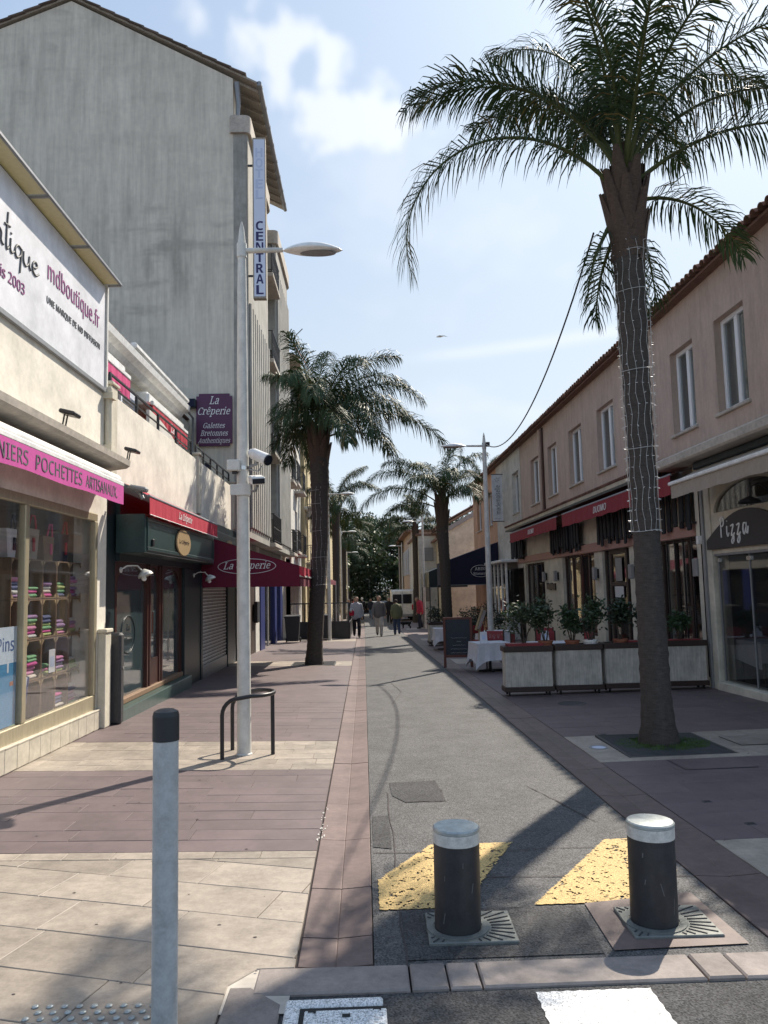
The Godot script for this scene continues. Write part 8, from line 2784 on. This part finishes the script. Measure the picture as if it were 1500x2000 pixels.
# ------------------------------------------------------------------ goods in the bag shop window
func build_shop_goods() -> void:
	var g := RandomNumberGenerator.new()
	g.seed = 40
	var cols := 5
	var rows := 4
	var w := 0.395
	var h := 0.44
	var zc0 := -7.98
	var rown := ["bottom", "second", "third", "top"]
	var coln := ["first", "second", "third", "fourth", "fifth"]
	var tones := [Color(0.62, 0.1, 0.32), Color(0.66, 0.6, 0.52), Color(0.2, 0.42, 0.22), Color(0.35, 0.22, 0.4), Color(0.6, 0.62, 0.6), Color(0.10, 0.12, 0.24), Color(0.62, 0.25, 0.42), Color(0.42, 0.5, 0.2)]
	var tm := []
	for i in tones.size():
		tm.append(mk("towel_%d" % i, tones[i].linear_to_srgb(), 0.95, {"tex": "cloth", "sc": 3.0}))
	for r in rows:
		for c in cols:
			var z1 := zc0 - c * w
			var z2 := z1 - w + 0.008
			var y1 := 0.24 + r * h
			var y2 := y1 + h - 0.006
			var xa := -3.60
			var xb := -3.92
			var K := thing("wooden_crate", "wooden crate used as shelf, %s row up, %s from the left" % [rown[r], coln[c]], "crate", Vector3(-3.75, y1, (z1 + z2) * 0.5), "crates stacked in the shop window")
			bx(K, "bottom_board", Vector3(xa, y1, z1), Vector3(xb, y1 + 0.014, z2), M.crate_wood, 0.002)
			bx(K, "top_board", Vector3(xa, y2 - 0.014, z1), Vector3(xb, y2, z2), M.crate_wood, 0.002)
			bx(K, "side_board", Vector3(xa, y1 + 0.014, z1), Vector3(xb, y2 - 0.014, z1 - 0.013), M.crate_wood, 0.002)
			bx(K, "side_board", Vector3(xa, y1 + 0.014, z2 + 0.013), Vector3(xb, y2 - 0.014, z2), M.crate_wood, 0.002)
			for k in 3:
				bx(K, "back_slat", Vector3(xb, y1 + 0.02 + k * 0.138, z1 - 0.013), Vector3(xb - 0.01, y1 + 0.14 + k * 0.138, z2 + 0.013), M.crate_wood, 0.002)
			for q in [[y1 + 0.014, z1 - 0.013, 1.0, -1.0], [y2 - 0.014, z1 - 0.013, -1.0, -1.0], [y1 + 0.014, z2 + 0.013, 1.0, 1.0], [y2 - 0.014, z2 + 0.013, -1.0, 1.0]]:
				var cm := MB.new()
				var p := Vector3(xa - 0.004, q[0], q[1])
				cm.extrude(PackedVector2Array([Vector2(0, 0), Vector2(0.05 * -q[3], 0), Vector2(0, 0.05 * q[2])]), 0.012, p - Vector3(0.006, 0, 0), FACE_E)
				part(K, "corner_block", cm, M.pale_wood)
			if r == 0 and c in [1, 2]:
				continue
			var n := g.randi_range(3, 6)
			var S := thing("towel_stack", "pile of folded striped towels in the %s crate, %s row" % [coln[c], rown[r]], "towels", Vector3(-3.74, y1 + 0.015, (z1 + z2) * 0.5), "towel piles in the crates")
			var y := y1 + 0.0155
			for k in n:
				var t := g.randf_range(0.03, 0.05)
				var mb := MB.new()
				mb.cbox(Vector3(-3.74 + g.randf_range(-0.015, 0.015), y + t * 0.5, (z1 + z2) * 0.5 + g.randf_range(-0.012, 0.012)), Vector3(0.22, t, 0.27), t * 0.4, Basis(Vector3.UP, g.randf_range(-0.06, 0.06)))
				part(S, "towel", mb, tm[g.randi() % tm.size()])
				y += t + 0.001
	# bags standing on the crates
	for q in [[-8.15, 0.22, 0.30, "sign_white", "white and blue tote bag at the left of the top row", "fabric_navy"], [-8.62, 0.40, 0.34, "fabric_beige", "large straw basket with red tag on top of the crates", "fabric_red"], [-9.10, 0.30, 0.28, "crate_wood", "smaller brown basket on top of the crates", "fabric_pink"], [-9.55, 0.30, 0.34, "fabric_navy", "dark triangular bag at the right of the top row", "fabric_red"]]:
		var b := thing("shopping_bag", q[4], "bag", Vector3(-3.75, 2.0, q[0]), "bags on the crates")
		var yb := 0.24 + 4 * h + 0.002
		var mb := MB.new()
		var hw: float = q[1] * 0.5
		mb.extrude(PackedVector2Array([Vector2(-hw * 0.8, 0), Vector2(hw * 0.8, 0), Vector2(hw * 1.1, q[2]), Vector2(-hw * 1.1, q[2])]), 0.14, Vector3(-3.82, yb, q[0]), FACE_E)
		part(b, "body", mb, M[q[3]])
		mb = MB.new()
		mb.tube([Vector3(-3.67, yb + q[2], q[0] - hw * 0.5), Vector3(-3.66, yb + q[2] + 0.14, q[0] - hw * 0.2), Vector3(-3.66, yb + q[2] + 0.14, q[0] + hw * 0.2), Vector3(-3.67, yb + q[2], q[0] + hw * 0.5)], 0.012, 6)
		part(b, "handle", mb, M[q[5]])
		bx(b, "tag", Vector3(-3.675, yb + q[2] * 0.25, q[0] - 0.02), Vector3(-3.66, yb + q[2] * 0.7, q[0] - 0.07), M[q[5]], 0.004)
	var card := thing("price_card", "white price card leaning in the lower crates", "card", Vector3(-3.58, 0.72, -9.0))
	bx(card, "card", Vector3(-3.585, 0.72, -8.93), Vector3(-3.58, 0.98, -9.1), M.sign_white, 0.0)
	bx(card, "print", Vector3(-3.578, 0.78, -8.96), Vector3(-3.5785, 0.9, -9.07), M.lettering_faded, 0.0)
	var bd := thing("striped_board", "blue striped board leaning at the bottom left of the window", "board", Vector3(-3.56, 0.36, -8.2))
	for k in 4:
		partm(bd, "stripe", cb(Vector3(0.02, 0.40, 0.05), 0.0), M[["blue_paint", "lettering_faded", "sign_blue_white", "blue_paint"][k]], Vector3(-3.54, 0.56, -8.08 - k * 0.051) + Vector3(0, 0, -0.02 * 0), Basis(Vector3(1, 0, 0), -0.25))
	# poster in the first pane
	mk("poster_sky", lin(0.62, 0.72, 0.82), 0.5, {"tex": "grain", "sc": 0.5})
	mk("poster_sea", lin(0.06, 0.27, 0.50), 0.5, {"tex": "streak", "sc": Vector3(2.0, 6.0, 2.0)})
	var P := thing("sea_poster", "seaside poster reading les-Pins filling the lower shop window", "poster", Vector3(-3.46, 0.35, -7.0))
	bx(P, "sky_print", Vector3(-3.452, 0.95, -6.3), Vector3(-3.446, 1.30, -7.80), M.poster_sky, 0.0)
	bx(P, "sea_print", Vector3(-3.452, 0.35, -6.3), Vector3(-3.446, 0.95, -7.80), M.poster_sea, 0.0)
	partm(P, "lettering", text_mesh("Juan-les-Pins", sans, 1.15, 0.17, 0.0, 0.002), M.lettering_blue, Vector3(-3.4455, 1.12, -7.16), FACE_E)
	bx(P, "sail_print", Vector3(-3.4455, 0.86, -7.60), Vector3(-3.444, 0.95, -7.63), M.sign_white, 0.0)
	bx(P, "boat_print", Vector3(-3.4455, 0.73, -7.66), Vector3(-3.444, 0.77, -7.74), M.terracotta, 0.0)
	var sh := thing("glass_shelf", "glass shelf with small bottles behind the poster", "shelf", Vector3(-3.8, 1.4, -7.2))
	bx(sh, "shelf_board", Vector3(-3.6, 1.40, -6.4), Vector3(-3.9, 1.42, -7.75), M.sign_white, 0.0)
	for k in 7:
		var zb := -6.6 - k * 0.17
		var bt := thing("small_bottle", "small bottle on the glass shelf, number %s from the mullion" % ["seven", "six", "five", "four", "three", "two", "one"][k], "bottle", Vector3(-3.72, 1.42, zb), "bottles on the glass shelf")
		var bm := MB.new()
		bm.lathe([Vector2(0.0, 0.0), Vector2(0.035, 0.0), Vector2(0.035, 0.12), Vector2(0.014, 0.15), Vector2(0.014, 0.19), Vector2(0.0, 0.19)], 14, Vector3(-3.72, 1.421, zb))
		part(bt, "bottle", bm, M[["grey_plastic", "lettering_purple", "blue_paint", "grey_plastic", "lettering_faded", "lettering_purple", "zinc"][k]])


# ------------------------------------------------------------------ people and the dog
# a smooth skin over tapered bones [a, ra, b, rb], meshed as surface nets
func skin_over(mb: MB, bones: Array, cell: float, k: float) -> void:
	var lo := Vector3(1e9, 1e9, 1e9)
	var hi := -lo
	for b in bones:
		var r: float = maxf(b[1], b[3]) + cell * 2.0
		lo = lo.min(b[0] - Vector3(r, r, r)).min(b[2] - Vector3(r, r, r))
		hi = hi.max(b[0] + Vector3(r, r, r)).max(b[2] + Vector3(r, r, r))
	var nx := int((hi.x - lo.x) / cell) + 2
	var ny := int((hi.y - lo.y) / cell) + 2
	var nz := int((hi.z - lo.z) / cell) + 2
	var f := PackedFloat32Array()
	f.resize(nx * ny * nz)
	f.fill(1.0)
	for b in bones:
		var pa: Vector3 = b[0]
		var ra: float = b[1]
		var pb: Vector3 = b[2]
		var rb: float = b[3]
		var ab := pb - pa
		var l2 := maxf(ab.length_squared(), 1e-9)
		var mr := maxf(ra, rb) + cell * 2.0 + k
		var a0 := ((pa.min(pb) - Vector3(mr, mr, mr) - lo) / cell).floor()
		var a1 := ((pa.max(pb) + Vector3(mr, mr, mr) - lo) / cell).ceil()
		for iz in range(maxi(0, int(a0.z)), mini(nz, int(a1.z) + 1)):
			for iy in range(maxi(0, int(a0.y)), mini(ny, int(a1.y) + 1)):
				for ix in range(maxi(0, int(a0.x)), mini(nx, int(a1.x) + 1)):
					var p := lo + Vector3(ix, iy, iz) * cell
					var t := clampf((p - pa).dot(ab) / l2, 0.0, 1.0)
					var d := p.distance_to(pa + ab * t) - lerpf(ra, rb, t)
					var id := (iz * ny + iy) * nx + ix
					var o := f[id]
					var hh := clampf(0.5 + 0.5 * (o - d) / k, 0.0, 1.0)
					f[id] = lerpf(o, d, hh) - k * hh * (1.0 - hh)
	var vid := PackedInt32Array()
	vid.resize(nx * ny * nz)
	vid.fill(-1)
	var vs := PackedVector3Array()
	var ns := PackedVector3Array()
	var sx := 1
	var sy := nx
	var sz := nx * ny
	for iz in nz - 1:
		for iy in ny - 1:
			for ix in nx - 1:
				var id := (iz * ny + iy) * nx + ix
				var c := [f[id], f[id + sx], f[id + sy], f[id + sx + sy], f[id + sz], f[id + sx + sz], f[id + sy + sz], f[id + sx + sy + sz]]
				var neg := 0
				for q in 8:
					if c[q] < 0.0:
						neg += 1
				if neg == 0 or neg == 8:
					continue
				var acc := V0
				var m := 0
				for e in [[0, 1], [2, 3], [4, 5], [6, 7], [0, 2], [1, 3], [4, 6], [5, 7], [0, 4], [1, 5], [2, 6], [3, 7]]:
					var u: float = c[e[0]]
					var w: float = c[e[1]]
					if (u < 0.0) != (w < 0.0):
						var t := u / (u - w)
						var p0 := Vector3(e[0] & 1, (e[0] >> 1) & 1, (e[0] >> 2) & 1)
						var p1 := Vector3(e[1] & 1, (e[1] >> 1) & 1, (e[1] >> 2) & 1)
						acc += p0.lerp(p1, t)
						m += 1
				vid[id] = vs.size()
				vs.append(lo + (Vector3(ix, iy, iz) + acc / m) * cell)
				ns.append(Vector3(c[1] + c[3] + c[5] + c[7] - c[0] - c[2] - c[4] - c[6], c[2] + c[3] + c[6] + c[7] - c[0] - c[1] - c[4] - c[5], c[4] + c[5] + c[6] + c[7] - c[0] - c[1] - c[2] - c[3]).normalized())
	for iz in range(1, nz - 1):
		for iy in range(1, ny - 1):
			for ix in range(1, nx - 1):
				var id := (iz * ny + iy) * nx + ix
				var a := f[id] < 0.0
				for ax in 3:
					var st: int = [sx, sy, sz][ax]
					var u: int = [sy, sz, sx][ax]
					var w: int = [sz, sx, sy][ax]
					var b := f[id + st] < 0.0
					if a == b:
						continue
					var q := [vid[id - u - w], vid[id - w], vid[id], vid[id - u]]
					if q[0] < 0 or q[1] < 0 or q[2] < 0 or q[3] < 0:
						continue
					if not a:
						q.reverse()
					mb.quadn(vs[q[0]], vs[q[1]], vs[q[2]], vs[q[3]], ns[q[0]], ns[q[1]], ns[q[2]], ns[q[3]])


# o: stride, lean, arm angles, colours
func person(label: String, at: Vector3, yaw: float, h: float, o: Dictionary) -> void:
	var P := thing("person", label, "person", V0, "people walking in the street")
	var s := h / 1.75
	var st: float = o.get("stride", 0.22)
	var lean: float = o.get("lean", 0.0)
	var hipy := 0.92
	var hip := Vector3(0, hipy, 0)
	var tilt := Basis(Vector3(1, 0, 0), lean)
	var chest := hip + tilt * Vector3(0, 0.40, 0)
	var neck := hip + tilt * Vector3(0, 0.55, 0.0)
	var head := neck + Basis(Vector3(1, 0, 0), lean * 1.3 + o.get("nod", 0.0)) * Vector3(0, 0.17, 0.02)
	var legs := []
	for sd in [-1.0, 1.0]:
		var f: float = st * sd
		var foot := Vector3(sd * 0.085, 0.08, f * (1.0 if f > 0 else 1.1))
		if f < 0:
			foot.y = 0.13
		var h0 := hip + Vector3(sd * 0.095, -0.04, 0)
		var knee := (h0 + foot) * 0.5 + Vector3(0, 0.02, 0.05 + absf(f) * 0.15)
		legs.append([h0, knee, foot, f])
	var arms := []
	for sd in [-1.0, 1.0]:
		var sh := hip + tilt * Vector3(sd * 0.19, 0.49, 0)
		var sw: float = -st * sd * 1.1
		var bend: float = o.get("bend_l" if sd < 0 else "bend_r", 0.25)
		var el := sh + tilt * Vector3(sd * 0.07, -0.27, sw * 0.4)
		var wr := el + tilt * (Basis(Vector3(1, 0, 0), -bend) * Vector3(sd * 0.0, -0.25, sw * 0.25 + 0.02))
		arms.append([sh, el, wr, sd])
	var sc := func(v: Vector3) -> Vector3:
		return v * s
	# the body: one skin from head to feet, with five fingers on each hand
	var body := MB.new()
	var bones := [[sc.call(head + Vector3(0, 0.035, 0.0)), 0.098 * s, sc.call(head + Vector3(0, -0.045, 0.025)), 0.072 * s], [sc.call(neck + Vector3(0, -0.04, 0)), 0.058 * s, sc.call(neck + Vector3(0, 0.09, 0.01)), 0.05 * s], [sc.call(chest), 0.12 * s, sc.call(hip), 0.115 * s], [sc.call(head + Vector3(0, 0.0, 0.09)), 0.016 * s, sc.call(head + Vector3(0, -0.02, 0.105)), 0.018 * s]]
	for l in legs:
		bones.append([sc.call(l[0]), 0.085 * s, sc.call(l[1]), 0.055 * s])
		bones.append([sc.call(l[1]), 0.055 * s, sc.call(l[2]), 0.04 * s])
	for a in arms:
		bones.append([sc.call(a[0]), 0.05 * s, sc.call(a[1]), 0.04 * s])
		bones.append([sc.call(a[1]), 0.04 * s, sc.call(a[2]), 0.028 * s])
		bones.append([sc.call(a[2]), 0.028 * s, sc.call(a[2] + (a[2] - a[1]).normalized() * 0.08), 0.03 * s])
	skin_over(body, bones, 0.021, 0.03)
	for a in arms:
		var d: Vector3 = (a[2] - a[1]).normalized()
		for k in 5:
			var side := (k - 2) * 0.014
			var b0: Vector3 = a[2] + d * (0.09 if k > 0 else 0.04) + Vector3(0, 0, side if k > 0 else 0.035)
			var ln: float = [0.05, 0.065, 0.075, 0.07, 0.055][k]
			body.tube([b0 * s, (b0 + d * ln * 0.5 + Vector3(-a[3] * 0.006, 0, 0.01)) * s, (b0 + d * ln * 0.9 + Vector3(-a[3] * 0.018, 0, 0.012)) * s], [0.0085 * s, 0.008 * s, 0.006 * s], 5)
	part(P, "body", body, M.skin)
	# shirt or jacket
	var top := MB.new()
	var fat: float = o.get("fat", 0.02)
	var tb := [[sc.call(chest + Vector3(0, 0.07, 0)), (0.135 + fat) * s, sc.call(hip + Vector3(0, 0.02, 0)), (0.13 + fat) * s], [sc.call(hip + tilt * Vector3(-0.14, 0.47, 0)), 0.085 * s, sc.call(hip + tilt * Vector3(0.14, 0.47, 0)), 0.085 * s]]
	for sd in [-1.0, 1.0]:
		tb.append([sc.call(hip + tilt * Vector3(sd * 0.08, 0.38, 0)), (0.115 + fat) * s, sc.call(hip + Vector3(sd * 0.075, -0.03, 0)), (0.115 + fat) * s])
	for a in arms:
		tb.append([sc.call(a[0]), 0.075 * s, sc.call(a[1]), 0.062 * s])
		tb.append([sc.call(a[1]), 0.062 * s, sc.call(a[1].lerp(a[2], o.get("sleeve", 0.92))), 0.048 * s])
	skin_over(top, tb, 0.024, 0.035)
	part(P, o.get("top_name", "sweater"), top, cloth_mat(o.top))
	var tr := MB.new()
	var lb := [[sc.call(hip + Vector3(-0.05, 0.02, 0)), 0.128 * s, sc.call(hip + Vector3(0.05, 0.02, 0)), 0.128 * s]]
	for l in legs:
		lb.append([sc.call(l[0]), 0.112 * s, sc.call(l[1]), 0.082 * s])
		lb.append([sc.call(l[1]), 0.082 * s, sc.call(l[2].lerp(l[1], 0.06)), 0.066 * s])
	skin_over(tr, lb, 0.024, 0.03)
	part(P, "trousers", tr, cloth_mat(o.legs))
	for l in legs:
		var sh := MB.new()
		var up: float = l[2].y
		sh.tube([(l[2] + Vector3(0, -0.03, -0.07)) * s, (l[2] + Vector3(0, -0.03, 0.02)) * s, (l[2] + Vector3(0, -0.045, 0.15)) * s], [0.042 * s, 0.05 * s, 0.034 * s], 8)
		part(P, "shoe", sh, cloth_mat(o.get("shoes", Color(0.03, 0.03, 0.035))))
	if o.has("hair"):
		var hr := MB.new()
		skin_over(hr, [[sc.call(head + Vector3(0, 0.055, -0.02)), 0.098 * s, sc.call(head + Vector3(0, 0.0, -0.045)), 0.085 * s]], 0.02, 0.02)
		part(P, "hair", hr, cloth_mat(o.hair))
	P.position = at
	P.rotation.y = yaw


var cmats := {}
func cloth_mat(c: Color) -> Material:
	var key := "cloth_%s" % c
	if not cmats.has(key):
		cmats[key] = mk(key, c.linear_to_srgb(), 0.85, {"tex": "cloth", "sc": 2.0})
	return cmats[key]


func build_people() -> void:
	var gyp := func(x: float, z: float) -> Vector3:
		return Vector3(x, gy(x, z), z)
	person("man in pale grey sweater and black trousers carrying something red", gyp.call(-0.33, -33.8), 0.1, 1.74, {"top": Color(0.42, 0.43, 0.48), "legs": Color(0.012, 0.012, 0.015), "hair": Color(0.03, 0.025, 0.02), "fat": 0.03, "stride": 0.24, "bend_l": 1.3})
	var bag := thing("red_bag", "small red bag held by the man in the grey sweater", "bag", Vector3(-0.6, 0.4, -33.6))
	var m := MB.new()
	m.cbox(Vector3(-0.53, 0.52, -33.58), Vector3(0.2, 0.24, 0.1), 0.04)
	part(bag, "pouch", m, M.fabric_red)
	m = MB.new()
	m.tube([Vector3(-0.6, 0.62, -33.58), Vector3(-0.56, 0.72, -33.6), Vector3(-0.48, 0.72, -33.6), Vector3(-0.45, 0.62, -33.58)], 0.01, 6)
	part(bag, "handle", m, M.lettering_white)
	person("man in dark grey waistcoat and beige trousers in mid street", gyp.call(0.66, -34.2), 0.0, 1.76, {"top": Color(0.16, 0.15, 0.15), "legs": Color(0.52, 0.48, 0.44), "hair": Color(0.05, 0.04, 0.03), "stride": 0.18, "fat": 0.02})
	person("person in olive jacket and blue jeans walking away", gyp.call(1.49, -35.2), 3.3, 1.62, {"top": Color(0.15, 0.16, 0.085), "top_name": "jacket", "legs": Color(0.045, 0.07, 0.14), "hair": Color(0.04, 0.03, 0.025), "stride": 0.1, "lean": 0.22, "nod": 0.3, "fat": 0.03})
	person("person in red jacket looking down at a small black dog", gyp.call(3.05, -41.8), -1.45, 1.72, {"top": Color(0.55, 0.045, 0.085), "top_name": "jacket", "legs": Color(0.03, 0.035, 0.05), "hair": Color(0.2, 0.15, 0.1), "stride": 0.08, "lean": 0.12, "nod": 0.5, "fat": 0.04})
	person("white-haired person in black far along the lane", gyp.call(-0.15, -62.0), 3.1, 1.78, {"top": Color(0.015, 0.015, 0.02), "legs": Color(0.02, 0.02, 0.03), "hair": Color(0.6, 0.58, 0.55), "stride": 0.15})
	person("person in dark jacket and light blue jeans far along the lane", gyp.call(0.6, -66.0), 0.0, 1.7, {"top": Color(0.03, 0.035, 0.05), "legs": Color(0.16, 0.24, 0.36), "hair": Color(0.04, 0.03, 0.02), "stride": 0.18})
	person("person in black beside the parked van", gyp.call(1.7, -52.0), 0.2, 1.72, {"top": Color(0.02, 0.02, 0.022), "legs": Color(0.02, 0.02, 0.025), "hair": Color(0.35, 0.33, 0.3), "stride": 0.1})
	person("person in pale coat beside the glazed terrace", gyp.call(-0.95, -47.0), 1.2, 1.66, {"top": Color(0.5, 0.47, 0.42), "legs": Color(0.3, 0.28, 0.26), "hair": Color(0.5, 0.47, 0.42), "stride": 0.1})
	person("person in red top behind the glazed terrace", gyp.call(-0.75, -52.0), 2.6, 1.7, {"top": Color(0.4, 0.03, 0.03), "legs": Color(0.05, 0.05, 0.07), "hair": Color(0.03, 0.02, 0.02), "stride": 0.12})
	# the dog
	var D := thing("black_dog", "small black dog sniffing the pavement beside the red jacket", "dog", V0)
	var b := MB.new()
	var bones := [[Vector3(0, 0.30, 0.2), 0.095, Vector3(0, 0.31, -0.02), 0.088], [Vector3(0, 0.31, -0.02), 0.085, Vector3(0, 0.32, -0.2), 0.075], [Vector3(0, 0.34, 0.24), 0.06, Vector3(0, 0.27, 0.38), 0.05], [Vector3(0, 0.25, 0.40), 0.058, Vector3(0, 0.19, 0.47), 0.04], [Vector3(0, 0.18, 0.48), 0.032, Vector3(0, 0.12, 0.54), 0.022], [Vector3(0, 0.36, -0.24), 0.025, Vector3(0, 0.46, -0.36), 0.012]]
	for sx in [-0.06, 0.06]:
		bones.append([Vector3(sx, 0.28, 0.2), 0.04, Vector3(sx, 0.15, 0.19), 0.026])
		bones.append([Vector3(sx, 0.15, 0.19), 0.025, Vector3(sx, 0.03, 0.2), 0.022])
		bones.append([Vector3(sx, 0.3, -0.18), 0.055, Vector3(sx, 0.19, -0.14), 0.035])
		bones.append([Vector3(sx, 0.19, -0.14), 0.03, Vector3(sx, 0.11, -0.22), 0.022])
		bones.append([Vector3(sx, 0.11, -0.22), 0.022, Vector3(sx, 0.03, -0.2), 0.022])
		bones.append([Vector3(sx * 0.8, 0.3, 0.4), 0.02, Vector3(sx * 1.4, 0.22, 0.39), 0.014])
	skin_over(b, bones, 0.018, 0.03)
	part(D, "body", b, cloth_mat(Color(0.012, 0.012, 0.013)))
	D.position = gyp.call(2.3, -42.2)
	D.rotation.y = -1.9
